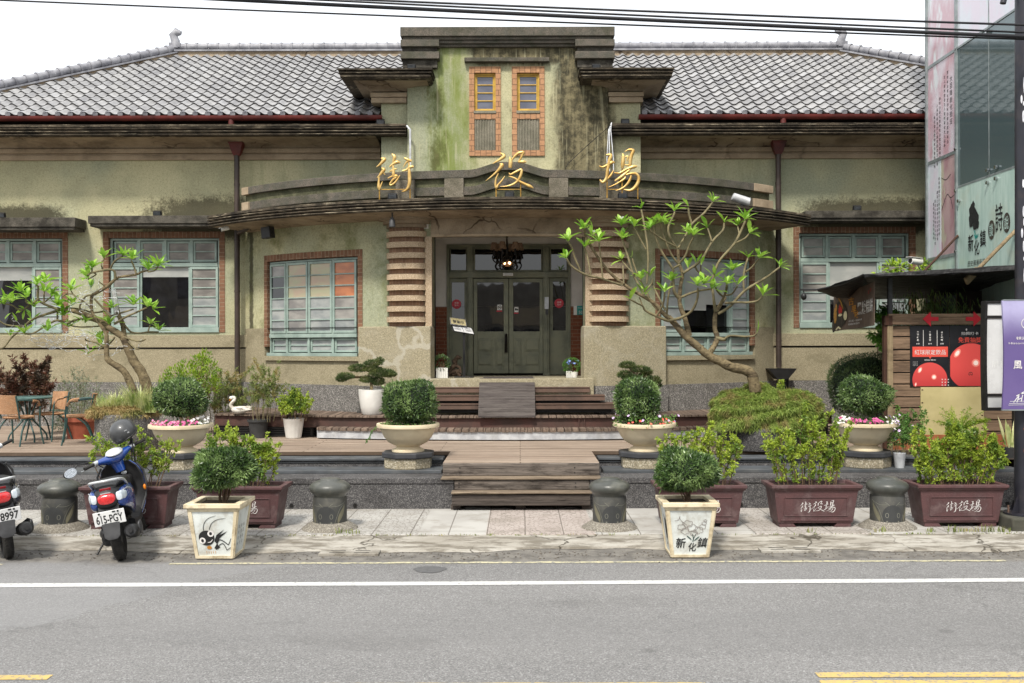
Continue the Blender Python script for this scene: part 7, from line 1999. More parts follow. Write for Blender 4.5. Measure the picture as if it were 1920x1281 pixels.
 # ------------------------------------------------------------------ scooters
def xf(mb,Mx):
 mb.v=[tuple(Mx@Vector(v))for v in mb.v];return mb
def sec(x,yc,zc,hw,hh,p=2.6,n=22):
 out=[]
 for i in range(n):
  a=2*PI*i/n;c,s=math.cos(a),math.sin(a)
  out.append(Vector((x,yc+hw*abs(c)**(2/p)*(1 if c>0 else-1),zc+hh*abs(s)**(2/p)*(1 if s>0 else-1))))
 return out
def mk_scooter(label,px,py,ang,lean,plate_text,body,lens2,steer=34):
 D=GD(py,.0,px);p=W(px,py,D)
 t=thing('scooter',label,'scooter',(p.x,D,0.004));t.rotation_euler=(R(-lean),0,R(ang))
 def o(nm,mb,mat,par=None,**kw):return obj(nm,mb,mat,par or t,local=True,**kw)
 def wheel(cx,steerM=None):
  mb=MB();pr=[]
  for i in range(15):a=-PI*.78+2*PI*.78*i/14;pr.append((.185+.052*math.cos(a)*.85,.052*math.sin(a)))
  mb.lathe([(.135,-.03)]+pr+[(.135,.03)],40);xf(mb,Matrix.Translation((cx,0,.228))@Matrix.Rotation(PI/2,4,'X'))
  m2=MB();m2.lathe([(.0,-.035),(.05,-.035),(.055,-.02),(.12,-.015),(.145,-.03),(.145,.03),(.12,.015),(.055,.02),(.05,.035),(0,.035)],24);xf(m2,Matrix.Translation((cx,0,.228))@Matrix.Rotation(PI/2,4,'X'))
  m3=MB()
  for k in range(46):
   q=Matrix.Translation((cx,0,.228))@Matrix.Rotation(2*PI*k/46,4,'Y')
   for sy in(-1,1):m3.obox(q@Vector((0,sy*.022,.2275)),(.008,.03,.006),(q@Matrix.Rotation(sy*.5,4,'Z')).to_3x3())
  if steerM is not None:xf(mb,steerM);xf(m2,steerM);xf(m3,steerM)
  w_=o('wheel',mb,M['rubber'],smooth=50);o('rim',m2,M['engine'],w_,smooth=40);o('tread_blocks',m3,M['rubber'],w_)
 ax=Vector((-.42,0,.9)).normalized();pv=Vector((1.08,0,.62))
 SM=Matrix.Translation(pv)@Matrix.Rotation(R(steer),4,ax)@Matrix.Translation(-pv)
 wheel(0.0);wheel(1.27,SM)
 mb=MB();mb.loft([sec(-.10,.09,.25,.05,.06),sec(.0,.09,.25,.07,.09),sec(.25,.07,.28,.09,.11),sec(.45,.03,.30,.12,.11),sec(.52,0,.32,.10,.08)]);mb.cyl((-.16,.07,.30),(.0,.1,.30),.05,.07,12)
 mb.tube([(-.02,.11,.3),(-.16,.11,.62)],.028,10);o('engine',mb,M['engine'],smooth=45)
 mb=MB();P=[(.35,-.10,.20),(.22,-.14,.215),(.10,-.165,.25),(-.10,-.175,.29),(-.30,-.18,.325),(-.335,-.18,.332)];mb.tube(P,[.02,.03,.062,.072,.07,.05],16)
 ex=o('exhaust',mb,M['blackplastic'],smooth=45)
 mb=MB();mb.loft([sec(.16,-.205,.27,.02,.055),sec(.02,-.235,.30,.02,.075),sec(-.16,-.245,.325,.018,.06),sec(-.18,-.24,.33,.008,.03)]);o('heat_shield',mb,M['darkgrey'],ex,smooth=45)
 mb=MB();mb.cyl((-.335,-.18,.333),(-.36,-.18,.338),.022,n=12);o('tail_pipe',mb,M['black'],ex,smooth=45)
 mb=MB();mb.loft([sec(-.235,0,.66,.10,.03),sec(-.27,0,.55,.10,.015),sec(-.30,0,.42,.085,.014),sec(-.325,0,.31,.075,.012),sec(-.33,0,.285,.05,.008)]);mg=o('rear_mudguard',mb,M['darkgrey'],smooth=45)
 PM=Matrix.Translation((-.305,0,.50))@Matrix.Rotation(R(-12),4,'Y')@Matrix.Rotation(R(-90),4,'Z')
 mb=MB();mb.box(-.15,.15,-.004,.004,-.075,.075);xf(mb,PM);pl=o('number_plate',mb,M['plate'],bevel=.004)
 class PMap:
  curved=False
  def __call__(s,u,d,z):return tuple(PM@Vector((u,-.004-d,z)))
 mb=MB();text(mb,PMap(),plate_text,0.0,-.008,w=.255,h=.088,d=.0015,bold=.018);o('plate_number',mb,M['ink'],pl)
 mb=MB()
 for u in(-.09,.09):xf_=PM;mb.cyl(PM@Vector((u,-.004,.058)),PM@Vector((u,-.012,.058)),.010,n=10)
 mb.obox(PM@Vector((.05,-.006,.06)),(.03,.004,.014),PM.to_3x3());o('plate_bolt',mb,M['black'],pl)
 mb=MB();mb.loft([sec(-.30,0,.665,.07,.05),sec(-.27,0,.68,.105,.095),sec(-.20,0,.70,.13,.105),sec(-.02,0,.70,.15,.09),sec(.25,0,.66,.15,.12),sec(.48,0,.58,.14,.20),sec(.55,0,.50,.12,.17)],caps=True);o('tail_cowl',mb,M['blackplastic'],smooth=50)
 for s in(-1,1):
  mb=MB();mb.loft([sec(-.265,s*.115,.66,.016,.035),sec(-.24,s*.125,.665,.035,.075),sec(-.14,s*.145,.665,.045,.10),sec(.05,s*.16,.645,.045,.125),sec(.28,s*.155,.60,.045,.15),sec(.45,s*.14,.54,.03,.14),sec(.52,s*.12,.50,.015,.08)])
  sp_=o('side_panel',mb,body,smooth=50)
  mb=MB();mb.loft([sec(-.285,s*.10,.70,.006,.012),sec(-.275,s*.12,.70,.028,.045),sec(-.22,s*.155,.70,.02,.05),sec(-.17,s*.178,.70,.008,.03)]);o('turn_signal',mb,lens2,smooth=50)
  mb=MB();mb.tube([(-.25,s*.15,.745),(-.10,s*.188,.75),(.05,s*.203,.72),(.12,s*.204,.66)],[.004,.007,.007,.004],8);o('trim_strip',mb,M['silver'],sp_,smooth=50)
 mb=MB();mb.loft([sec(-.318,0,.685,.05,.03),sec(-.31,0,.685,.078,.048),sec(-.285,0,.69,.088,.055),sec(-.24,0,.69,.085,.05)]);o('tail_light',mb,M['redlens'],smooth=50)
 mb=MB();mb.obox((-.262,0,.782),(.012,.11,.032),Matrix.Rotation(R(-20),3,'Y'));o('reflector',mb,M['redreflector'],bevel=.003)
 mb=MB();mb.obox((-.30,0,.748),(.006,.10,.008),Matrix.Rotation(R(-20),3,'Y'));o('badge',mb,M['silver'],bevel=.002)
 mb=MB();mb.loft([sec(-.20,0,.80,.10,.02),sec(-.12,0,.815,.13,.035),sec(.10,0,.82,.15,.045),sec(.35,0,.795,.145,.05),sec(.52,0,.77,.12,.055),sec(.58,0,.745,.09,.05)]);o('seat',mb,M['seat'],smooth=60)
 mb=MB();P=smooth3([(.08,.165,.77),(-.10,.165,.84),(-.24,.125,.868),(-.29,0,.872),(-.24,-.125,.868),(-.10,-.165,.84),(.08,-.165,.77)]);mb.tube(P,.014,10);o('grab_rail',mb,M['silver'],smooth=60)
 mb=MB();mb.loft([sec(.42,0,.30,.14,.05,5),sec(.60,0,.30,.17,.045,5),sec(.85,0,.31,.17,.045,5),sec(.95,0,.36,.15,.05,5)]);o('floorboard',mb,M['blackplastic'],smooth=45)
 mb=MB()
 def shield(off,sc_):return[[Vector((x+off,y*sc_,z))for(y,z)in ring]for x,ring in[]]
 secs=[]
 for(z,x,hw,th)in((.30,.90,.15,.05),(.42,.965,.205,.045),(.58,1.0,.235,.04),(.74,1.0,.235,.04),(.86,.97,.19,.045),(.93,.95,.12,.04)):
  ring=[]
  for i in range(16):
   a=2*PI*i/16;y=hw*math.cos(a);ring.append(Vector((x+.05*(1-(y/hw)**2)+th*math.sin(a)-(.03 if abs(y)>hw*.8 else 0),y,z)))
  secs.append(ring)
 mb.loft(secs);ls=o('leg_shield',mb,M['blackplastic'],smooth=50)
 mb=MB();mb.loft([[v+Vector((.045,0,0))if True else v for v in[Vector((q.x,q.y*1.03,q.z))for q in ring]]for ring in secs]);o('front_panel',mb,body,smooth=50)
 for s in(-1,1):
  mb=MB();mb.tube([(.90,s*.165,.36),(.955,s*.228,.50),(.975,s*.255,.66),(.955,s*.245,.80),(.94,s*.19,.89)],[.012]*5,8);o('shield_edge',mb,M['darkgrey'],ls,smooth=60)
 mb=MB();mb.ball((.955,-.04,.80),.03,14,8,.35,1.1,.8);o('badge',mb,M['silver'],ls,smooth=60)
 mb=MB();mb.loft([sec(.90,-.03,.70,.07,.06,4),sec(.93,-.03,.70,.09,.08,4),sec(.96,-.03,.70,.09,.08,4)]);o('glove_box',mb,M['black'],ls,smooth=45)
 mb=MB();mb.ball((.92,-.235,.60),.028,12,8,1,.6,1.2);o('front_signal',mb,M['orangelens'],t,smooth=60)
 mb=MB();mb.loft([sec(1.05,0,.47,.07,.02),sec(1.15,0,.49,.085,.03),sec(1.3,0,.485,.085,.03),sec(1.45,0,.44,.06,.02),sec(1.5,0,.40,.03,.01)]);xf(mb,SM);o('front_mudguard',mb,body,smooth=50)
 mb=MB()
 for s in(-1,1):mb.tube([(1.26,s*.07,.24),(1.12,s*.06,.55)],.02,8)
 mb.tube([(1.12,0,.50),(1.0,0,.80)],.03,8);xf(mb,SM);o('fork',mb,M['engine'],smooth=50)
 H=Vector((.955,0,.995))
 mb=MB();mb.loft([[Vector((H.x+.055*math.cos(a)*k,y,H.z+dz+.05*math.sin(a)*k2))for a in[2*PI*i/16 for i in range(16)]]for(y,k,k2,dz)in((-.235,.42,.42,.03),(-.17,.75,.7,.02),(-.09,1.35,1.1,.0),(0,1.6,1.5,-.01),(.09,1.35,1.1,.0),(.17,.75,.7,.02),(.235,.42,.42,.03))])
 mb.loft([[Vector((H.x+.01+.065*math.cos(a),.062*math.sin(a)*k,H.z-z))for a in[2*PI*i/14 for i in range(14)]]for(z,k)in((.02,1.5),(.08,1.2),(.17,.9))])
 xf(mb,SM);hd=o('handlebar_cowl',mb,body,smooth=60)
 mb=MB();IM=Matrix.Translation(H+Vector((-.045,0,.062)))@Matrix.Rotation(R(-32),4,'Y');mb.ball((0,0,0),.1,24,10,.72,1.0,.22);xf(mb,SM@IM);ins=o('instrument_pod',mb,M['silver'],hd,smooth=60)
 mb=MB();mb.ball((-.004,0,.012),.066,20,8,.72,1.0,.2);xf(mb,SM@IM);o('gauge',mb,M['clearlens'],hd,smooth=60)
 mb=MB();mb.ball(H+Vector((.10,0,.0)),.075,16,10,.5,1,.9);xf(mb,SM);o('headlight',mb,M['clearlens'],hd,smooth=60)
 for s in(-1,1):
  mb=MB();mb.tube([H+Vector((-.0,s*.20,.03)),H+Vector((-.02,s*.255,.032))],.028,12);xf(mb,SM);o('switch_box',mb,M['silver'],hd,smooth=50)
  mb=MB();mb.tube([H+Vector((-.02,s*.255,.032)),H+Vector((-.045,s*.365,.036)),H+Vector((-.047,s*.375,.036))],[.018,.019,.021],12);xf(mb,SM);o('grip',mb,M['rubber'],t,smooth=50)
  mb=MB();mb.tube([H+Vector((.02,s*.235,.02)),H+Vector((.035,s*.30,.015)),H+Vector((.01,s*.375,.012)),H+Vector((.015,s*.395,.012))],[.006,.008,.006,.009],8);xf(mb,SM);o('brake_lever',mb,M['chrome'],t,smooth=50)
 mb=MB();q0=H+Vector((0,.20,.045));mb.tube([q0,q0+Vector((.02,.06,.03)),q0+Vector((.02,.20,.055)),q0+Vector((-.0,.27,.03))],[.008,.007,.006,.008],8);xf(mb,SM);st_=o('mirror_stem',mb,M['black'],t,smooth=60)
 c_=q0+Vector((0,.315,.015));mb=MB();mb.ball(c_,.066,20,10,.25,1.2,.85);xf(mb,SM);mi_=o('mirror',mb,M['black'],t,smooth=60)
 mb=MB();mb.lathe([(0,0),(.059,0)],24,sx=1.2,sy=.85);mb.f=[f for f in mb.f]
 xf(mb,SM@Matrix.Translation(c_+Vector((-.017,0,0)))@Matrix.Rotation(R(0),4,'Y')@Matrix(((0,0,-1,0),(1,0,0,0),(0,1,0,0),(0,0,0,1))));o('mirror_glass',mb,M['mirror'],mi_)
 mb=MB();q0=H+Vector((0,-.20,.045));mb.tube([q0,q0+Vector((.02,-.05,.04)),q0+Vector((.02,-.10,.10))],[.008,.007,.006],8);xf(mb,SM);o('mirror_stem',mb,M['black'],t,smooth=60)
 mb=MB()
 for s in(-1,1):mb.tube(smooth3([tuple(H+Vector((.02,s*.20,.03))),tuple(H+Vector((.10,s*.16,-.02))),tuple(H+Vector((.10,s*.07,-.14))),tuple(H+Vector((.06,s*.03,-.25)))]),.005,6)
 xf(mb,SM);o('brake_cable',mb,M['cable'],t,smooth=60)
 mb=MB();mb.tube([(.40,.14,.24),(.33,.30,.03),(.31,.33,.012)],[.012,.011,.014],8);o('kickstand',mb,M['black'],t,smooth=60)
 return t,SM,H
sc1,SM1,H1=mk_scooter('blue scooter leaning on its stand with a helmet hung from the handlebar',229,1050,105,9.5,'615-PGY',M['blue'],M['clearlens'])
M['darkpaint']=std('dark_grey_paint',C(58,58,62),C(46,46,50),4,.25,0,coat=.7)
sc2,_a,_b=mk_scooter('dark scooter with a plate ending in 8997',17,1047,123,8,'M·8997',M['darkpaint'],M['clearlens'])
bpy.context.view_layer.update()
hp=sc1.matrix_basis@SM1@(H1+Vector((-.03,-.30,.115)))
hp=W(231,810,hp.y)
he=thing('helmet','matt dark grey open helmet hanging on the blue scooter','helmet',hp);he.scale=(1.15,1.15,1.15)
HM=Matrix.Rotation(R(-25),4,'Y')@Matrix.Rotation(R(18),4,'X')
mb=MB();vs=[];fs=[];nn,mm_=32,14
for j in range(mm_+1):
 for i in range(nn):
  a=2*PI*i/nn;tt=j/mm_*(PI*.62-.14*math.sin(a+.6));vs.append(HM@Vector((.128*math.sin(tt)*math.cos(a)*1.02,.142*math.sin(tt)*math.sin(a),.128*math.cos(tt))))
for j in range(mm_):
 for i in range(nn):fs.append((j*nn+i,(j+1)*nn+i,(j+1)*nn+(i+1)%nn,j*nn+(i+1)%nn))
mb.add(vs,fs);o_=obj('shell',mb,M['helmet'],he,local=True,smooth=70);so=o_.modifiers.new('thickness','SOLIDIFY');so.thickness=.012;so.offset=-1
mb=MB();mb.add([v*.88 for v in vs],fs);obj('lining',mb,M['helmet_in'],he,local=True,smooth=70)
mb=MB();mb.tube([HM@vs_ if False else vs_ for vs_ in[v*1.0 for v in vs[-nn:]]+[vs[-nn]]],.008,8);obj('rim_trim',mb,M['black'],he,local=True,smooth=60)
mb=MB();b=Vector((.085,-.03,-.06))
for k,(x0,dx)in enumerate(((0,0),(.018,.012))):
 P=[b+Vector((x0,0,0)),b+Vector((x0+.015,-.01,-.14)),b+Vector((x0+.02+dx,-.01,-.27)),b+Vector((x0+.03+dx*2,-.005,-.33-.06*k))]
 for p,q in zip(P,P[1:]):mb.bar(p,q,.018,.004)
obj('chin_strap',mb,M['blackplastic'],he,local=True)
mb=MB();mb.obox(HM@Vector((.07,-.118,.03)),(.035,.004,.008),HM.to_3x3());mb.obox(HM@Vector((.085,-.112,-.0)),(.02,.004,.012),HM.to_3x3());obj('sticker',mb,M['silver'],he,local=True)
# ------------------------------------------------------------------ bistro set
def mk_chair():
 t=thing('rattan_chair','x','chair',(0,0,0),0,'rattan bistro chairs on the deck')
 def o(nm,mb,mat,par=None,**kw):return obj(nm,mb,mat,par or t,local=True,**kw)
 mb=MB();mb.lathe([(0,.425),(.20,.425),(.225,.435),(.23,.45),(.215,.462),(0,.455)],28);o('seat',mb,M['rattan'],smooth=50)
 mb=MB();n=10;vs=[];fs=[]
 for i in range(n+1):
  a=-.62+1.24*i/n
  for(z,k)in((.50,.0),(.80,.05)):
   for rr in(.235,.262):vs.append((rr*math.sin(a)*1.12,-(rr+k)*math.cos(a)+.01,z))
 for i in range(n):
  a=i*4;b=a+4
  fs+=[(a+1,b+1,b+3,a+3),(a,a+2,b+2,b),(a+2,a+3,b+3,b+2),(a,b,b+1,a+1)]
 fs+=[(0,1,3,2),(n*4,n*4+2,n*4+3,n*4+1)]
 mb.add(vs,fs);o('backrest',mb,M['rattan'],smooth=50)
 for s in(-1,1):
  mb=MB();mb.tube(smooth3([(s*.17,-.17,.43),(s*.175,-.20,.55),(s*.17,-.25,.79)]),.013,8);o('back_post',mb,M['greentube'],smooth=50)
  mb=MB();mb.tube(smooth3([(s*.16,-.24,.72),(s*.24,-.16,.72),(s*.285,.02,.70),(s*.28,.13,.66),(s*.27,.16,.56),(s*.26,.17,.30),(s*.29,.22,0)]),.013,8);o('front_leg',mb,M['greentube'],smooth=50)
  mb=MB();mb.tube(smooth3([(s*.285,-.02,.705),(s*.28,.10,.685),(s*.275,.145,.62)]),.019,8);o('armrest',mb,M['rattan'],smooth=50)
  mb=MB();mb.tube(smooth3([(s*.19,.02,.44),(s*.21,-.14,.30),(s*.24,-.25,0)]),.013,8);o('rear_leg',mb,M['greentube'],smooth=50)
 return t
ch=mk_chair()
for i,(px,D,rz,lb)in enumerate(((34,15.75,-14,'rattan chair seen from behind, its back to the street'),(92,16.55,158,'rattan chair on the far side of the bistro table'),(145,15.95,112,'rattan chair turned sideways beside the stone planter'))):
 o=ch if i==0 else dup(ch)
 o.location=(X(px,D),D,DECK);o.rotation_euler=(0,0,R(rz));o['label']=lb;o.scale=(1.0,1.0,1.0)
t=thing('bistro_table','round green bistro table with curved legs among the rattan chairs','table',(X(52,16.35),16.35,DECK))
mb=MB();mb.lathe([(0,.70),(.36,.70),(.375,.71),(.375,.725),(.36,.735),(0,.735)],40);obj('table_top',mb,M['tabletop'],t,local=True,smooth=40)
for k in range(4):
 a=PI/4+k*PI/2;c,s=math.cos(a),math.sin(a);mb=MB();mb.tube(smooth3([(.30*c,.30*s,0),(.28*c,.28*s,.12),(.12*c,.12*s,.30),(.06*c,.06*s,.42),(.16*c,.16*s,.69)]),.014,8);obj('leg',mb,M['greentube'],t,local=True,smooth=50)
mb=MB();mb.tube([(.10*math.cos(2*PI*i/20),.10*math.sin(2*PI*i/20),.36)for i in range(21)],.008,6);obj('ring',mb,M['greentube'],t,local=True,smooth=50)
# ------------------------------------------------------------------ small fixtures on the building
def mk_spot():
 t=thing('floodlight','x','floodlight',(0,0,0),0,'small black floodlights on the ledges')
 mb=MB();mb.obox((0,0,.075),(.15,.07,.085),Matrix.Rotation(R(25),3,'X'));obj('housing',mb,M['blackplastic'],t,local=True,bevel=.006)
 mb=MB();mb.obox((0,-.035,.06),(.13,.004,.065),Matrix.Rotation(R(25),3,'X'));obj('glass',mb,M['spot_glass'],t,local=True)
 mb=MB();mb.box(-.03,.03,-.02,.05,0,.012);mb.box(-.083,-.077,-.012,.012,.0,.09);mb.box(.077,.083,-.012,.012,.0,.09);mb.box(-.083,.083,-.012,.012,.012,.018);obj('bracket',mb,M['black'],t,local=True)
 return t
sp=mk_spot()
ht=Z(402,18.95);ht2=Z(396,18.95)
for i,(x,y,z,lb)in enumerate(((X(296,19.2),19.2,ht,'black floodlight on the hood over the left plumeria window'),(X(3,19.2),19.2,Z(405,18.95),'black floodlight on the hood at the far left edge'),(X(1609,19.1),19.15,ht2,'black floodlight on the hood over the right wing window'),(X(737,16.75),16.75,4.667,'black floodlight on the canopy under the left golden character'),(X(956,16.5),16.55,4.667,'black floodlight on the canopy under the middle golden character'),(X(1168,16.75),16.75,4.667,'black floodlight on the canopy under the right golden character'),(X(1172,18.9),18.80,CT,'black floodlight on the wing cornice right of the tower'),(X(716,18.9),18.80,CT,'black floodlight on the wing cornice left of the tower'),(X(1119,18.4),18.4,Z(127,18.2),'black floodlight on the right shoulder hood of the tower'),(X(773,18.4),18.4,Z(127,18.2),'black floodlight on the left shoulder hood of the tower'))):
 o=sp if i==0 else dup(sp)
 o.location=(x,y,z);o['label']=lb
t=thing('tube_floodlight','silver tubular floodlight lying on the canopy','floodlight',(X(1388,17.9),17.75,4.667))
mb=MB();mb.tube([(-.17,0,.20),(-.16,0,.195),(.12,0,.10),(.13,0,.098)],[.06,.075,.08,.085],16);obj('tube',mb,M['steel'],t,local=True,smooth=45)
mb=MB();mb.tube([(.131,0,.097),(.134,0,.096)],.072,16);obj('glass',mb,M['spot_glass'],t,local=True);mb=MB();mb.box(-.02,.02,-.02,.02,0,.13);obj('bracket',mb,M['black'],t,local=True)
def camera_thing(nm,label,p,d,L,r_,mat,mount):
 t=thing(nm,label,'camera',p);d=Vector(d).normalized();q=d.to_track_quat('X','Z').to_matrix()
 mb=MB();mb.tube([d*-.5*L,d*.5*L],r_,14);obj('body',mb,mat,t,local=True,smooth=45)
 mb=MB();mb.tube([d*.5*L,d*(.5*L+.006)],r_*.75,14);obj('lens',mb,M['black'],t,local=True)
 mb=MB();mb.obox(Vector((0,0,r_*1.05))+d*.03,(L*1.1,r_*2.1,.008),q);obj('sun_shield',mb,mat,t,local=True,bevel=.003)
 mb=MB();mb.tube([(0,0,r_),Vector(mount)*.6,mount],.012,8);obj('bracket',mb,mat,t,local=True,smooth=45)
camera_thing('security_camera','small white security camera under the canopy end by the downpipe',(X(422,18.6),18.6,Z(428,18.6)),(-.8,-.5,-.25),.15,.035,M['white'],(.02,.1,.16))
camera_thing('security_camera','large white security camera at the corner of the glass building',(X(1717,16.5),16.5,Z(492,16.5)),(-.9,-.45,.06),.24,.055,M['white'],(.25,.4,-.12))
t=thing('wall_speaker','black box loudspeaker on the curved wall under the canopy','loudspeaker',(X(504,18.35),18.3,Z(447,18.35)))
mb=MB();mb.obox((0,0,.11),(.20,.15,.21),Matrix.Rotation(R(-6),3,'Y')@Matrix.Rotation(R(-25),3,'Z'));obj('cabinet',mb,M['blackplastic'],t,local=True,bevel=.008)
mb=MB();mb.tube([(0,.06,.11),(.03,.25,.12)],.015,8);obj('bracket',mb,M['black'],t,local=True)
t=thing('hanging_lamp','small black lamp hanging from the canopy before a ringed column','lamp',(X(736,16.75),16.75,Z(425,16.75)))
zt_=4.46-t.location.z
mb=MB();mb.tube([(0,0,.12),(0,0,zt_)],.012,8);mb.tube([(0,0,.30),(0,0,zt_)],.03,10);obj('stem',mb,M['black'],t,local=True,smooth=45)
mb=MB();mb.lathe([(.0,.16),(.03,.155),(.035,.13),(.05,.11),(.055,.0),(.048,.0),(.04,.10)],20);obj('shade',mb,M['darkgrey'],t,local=True,smooth=45)
t=thing('chandelier','dark bronze chandelier with small tan shades above the entrance door','chandelier',(X(951,18.0),18.0,Z(505,18.0)))
cz=zl+.12-t.location.z
mb=MB();mb.lathe([(0,.10),(.03,.08),(.07,.12),(.09,.17),(.06,.22),(.025,.26),(.02,.34),(.035,.37),(.02,.40),(.015,.55)],20);mb.tube([(0,0,.54),(0,0,cz)],.008,6)
for i in range(7):
 z0=.55+(cz-.55)*i/7;mb.tube([(.018*math.cos(q),.018*math.sin(q)if i%2 else 0,z0+.035+.03*math.sin(q))if i%2==0 else(0,.018*math.cos(q),z0+.035+.03*math.sin(q))for q in[2*PI*k/8 for k in range(9)]],.005,5)
mb.lathe([(.05,cz-.02),(.06,cz)],14)
obj('stem',mb,M['bronze'],t,local=True,smooth=50)
for k in range(6):
 a=2*PI*k/6+.18;c,s=math.cos(a),math.sin(a)
 mb=MB();mb.tube(smooth3([(.04*c,.04*s,.22),(.12*c,.12*s,.12),(.22*c,.22*s,.13),(.265*c,.265*s,.21),(.235*c,.235*s,.27)]),.013,8);mb.tube([(.235*c,.235*s,.25),(.235*c,.235*s,.36)],[.028,.012],8)
 mb.tube(smooth3([(.16*c,.16*s,.13),(.20*c,.20*s,.04),(.15*c,.15*s,.0),(.12*c,.12*s,.05),(.16*c,.16*s,.07)]),.009,6)
 ar=obj('arm',mb,M['bronze'],t,local=True,smooth=50)
 mb=MB();mb.lathe([(.075,.35),(.045,.48)],16,(.235*c,.235*s,0));mb.f=[f for f in mb.f if len(f)==4];obj('lamp_shade',mb,M['shade'],t,local=True,smooth=50)
for(dx,dz_)in((-.045,.10),(.045,.105)):
 mb=MB();mb.ball((dx,-.09,dz_),.024,12,8);obj('bulb',mb,M['bulb'],t,local=True,smooth=50)
mb=MB();mb.ball((0,-.06,.09),.09,16,8,1,.5,.55);obj('glow_cup',mb,M['shade'],t,local=True,smooth=50)
def dm(y):return Flat(y)
def signthing(nm,label,cat,p):return thing(nm,label,cat,p)
lob2=Flat(LY-.0)
for(px,py,lb)in((856,570,'round red sticker on the left side light of the door'),(1048.5,569,'round red sticker on the right side light of the door')):
 t=signthing('red_sticker',lb,'sticker',(X(px,LY),LY,Z(py,LY)));t['group']='round red stickers beside the door'
 mb=MB();disc(mb,lob2,X(px,LY),Z(py,LY),.088,.088,.0,32);
 mb.v=[(v[0],v[1]+.012,v[2])for v in mb.v]
 o=obj('disc',mb,M['redsign'],t);mb=MB()
 for(du,ch_)in((-.018,'街役'),(.022,'場內')):
  for k in range(2):text(mb,lob2,ch_[k],X(px,LY)+du,Z(py,LY)+.022-.045*k,h=.034,d=-.010)
 obj('lettering',mb,M['whiteink'],o)
for(px,py,dw,lb,kind_)in((937,577,.09,'white no smoking sticker on the left door leaf',0),(968.5,581,.075,'small white notice on the right door leaf',1)):
 t=signthing('door_sticker',lb,'sticker',(X(px,LY),LY,Z(py,LY)))
 fl=Flat(LY+.027);mb=MB();u,z=X(px,LY),Z(py,LY);poly(mb,fl,[(u-dw/2,z-.045),(u+dw/2,z-.045),(u+dw/2,z+.055),(u-dw/2,z+.055)],.0);o=obj('paper',mb,M['white'],t)
 mb=MB();poly(mb,fl,[(u-dw*.65,z-.075),(u+dw*.5,z-.075),(u+dw*.5,z-.05),(u-dw*.65,z-.05)],.001);obj('red_bar',mb,M['redsign'],o)
 mb=MB()
 if kind_==0:
  arcline(mb,fl,u,z+.005,.033,.033,.009,.001);ribbon(mb,fl,[(u-.023,z+.028,.008),(u+.023,z-.018,.008)],.0012);ribbon(mb,fl,[(u-.025,z+.004,.01),(u+.02,z+.006,.01)],.0008)
 else:disc(mb,fl,u-.012,z+.01,.018,.024,.001,12);disc(mb,fl,u+.018,z+.005,.014,.018,.001,12)
 obj('symbol',mb,M['ink'],o)
t=signthing('house_number','teal house number plate reading 500 beside the entrance','number plate',(X(1086,LY),LY-.03,Z(582,LY)))
lb_=Flat(LY-.03);u0,u1,z0,z1=X(1082,LY),X(1097.5,LY),Z(591,LY),Z(574,LY)
mb=MB();mb.mbox(lb_,u0,u1,-.01,.006,z0,z1);o=obj('plate',mb,M['teal'],t);mb=MB();text(mb,lb_,'500',(u0+u1)/2+.01,z0+.05,w=.115,d=.0075,bold=.01);text(mb,lb_,'中山路',(u0+u1)/2-.02,z1-.04,w=.075,d=.0075);obj('lettering',mb,M['whiteink'],o)
mb=MB();mb.mbox(lb_,X(1075.5,LY),u0-.003,-.01,.005,z0,z1);ribbon(mb,lb_,[(X(1077,LY),z0+.03,.01),(X(1079,LY),z0+.015,.01),(X(1080.5,LY),z0+.03,.01)],.007);obj('white_plate',mb,M['white'],t)
t=signthing('exit_lamp','small white lamp box above the double door','lamp',(X(953,LY),LY-.06,Z(515,LY)));mb=MB();mb.box(X(943.5,LY),X(962.5,LY),LY-.11,LY-.052,Z(518,LY),Z(512.5,LY));obj('box',mb,M['white'],t,bevel=.005)
mb=MB();mb.box(X(945.5,LY),X(960.5,LY),LY-.112,LY-.1105,Z(517,LY),Z(513.5,LY));obj('diffuser',mb,M['lightbox'],t)
t=signthing('door_intercom','pale narrow intercom panel on the right door post','intercom',(X(1025,LY),LY-.06,Z(575,LY)));mb=MB();mb.box(X(1021,LY),X(1029,LY),LY-.09,LY-.062,Z(580,LY),Z(557.5,LY));obj('panel',mb,M['steel'],t,bevel=.004);mb=MB();mb.box(X(1023,LY),X(1027.5,LY),LY-.10,LY-.062,Z(590.5,LY),Z(581,LY));obj('keypad',mb,M['darkgrey'],t,bevel=.003)
Dm=17.75;t=thing('menu_stand','black stand with an open menu board left of the door','stand',(X(870,Dm),Dm,THR))
xs_=X(870,Dm);mb=MB();mb.box(xs_-.02,xs_+.02,Dm-.02,Dm+.02,THR,Z(622,Dm));obj('post',mb,M['black'],t);mb=MB();mb.box(xs_-.17,xs_+.17,Dm-.14,Dm+.14,THR,THR+.015);obj('foot',mb,M['black'],t,bevel=.004)
class BookMap:
 curved=False
 def __init__(s,o,ux,uz):s.o=Vector(o);s.u=Vector(ux).normalized();s.w=Vector(uz).normalized();s.n=s.u.cross(s.w)
 def __call__(s,u,d,z):return tuple(s.o+s.u*u+s.w*z+s.n*d)
bmp=BookMap((X(868,Dm),Dm,Z(618,Dm)),(1,-.12,-.17),(-.30,.62,.62))
mb=MB();mb.mbox(bmp,-.19,.19,-.015,0,-.09,.09);obj('tray',mb,M['black'],t);mb=MB();mb.mbox(bmp,-.175,-.004,.001,.008,-.08,.08);mb.mbox(bmp,.004,.175,.001,.008,-.08,.08);o=obj('menu_page',mb,M['lightbox'],t)
mb=MB()
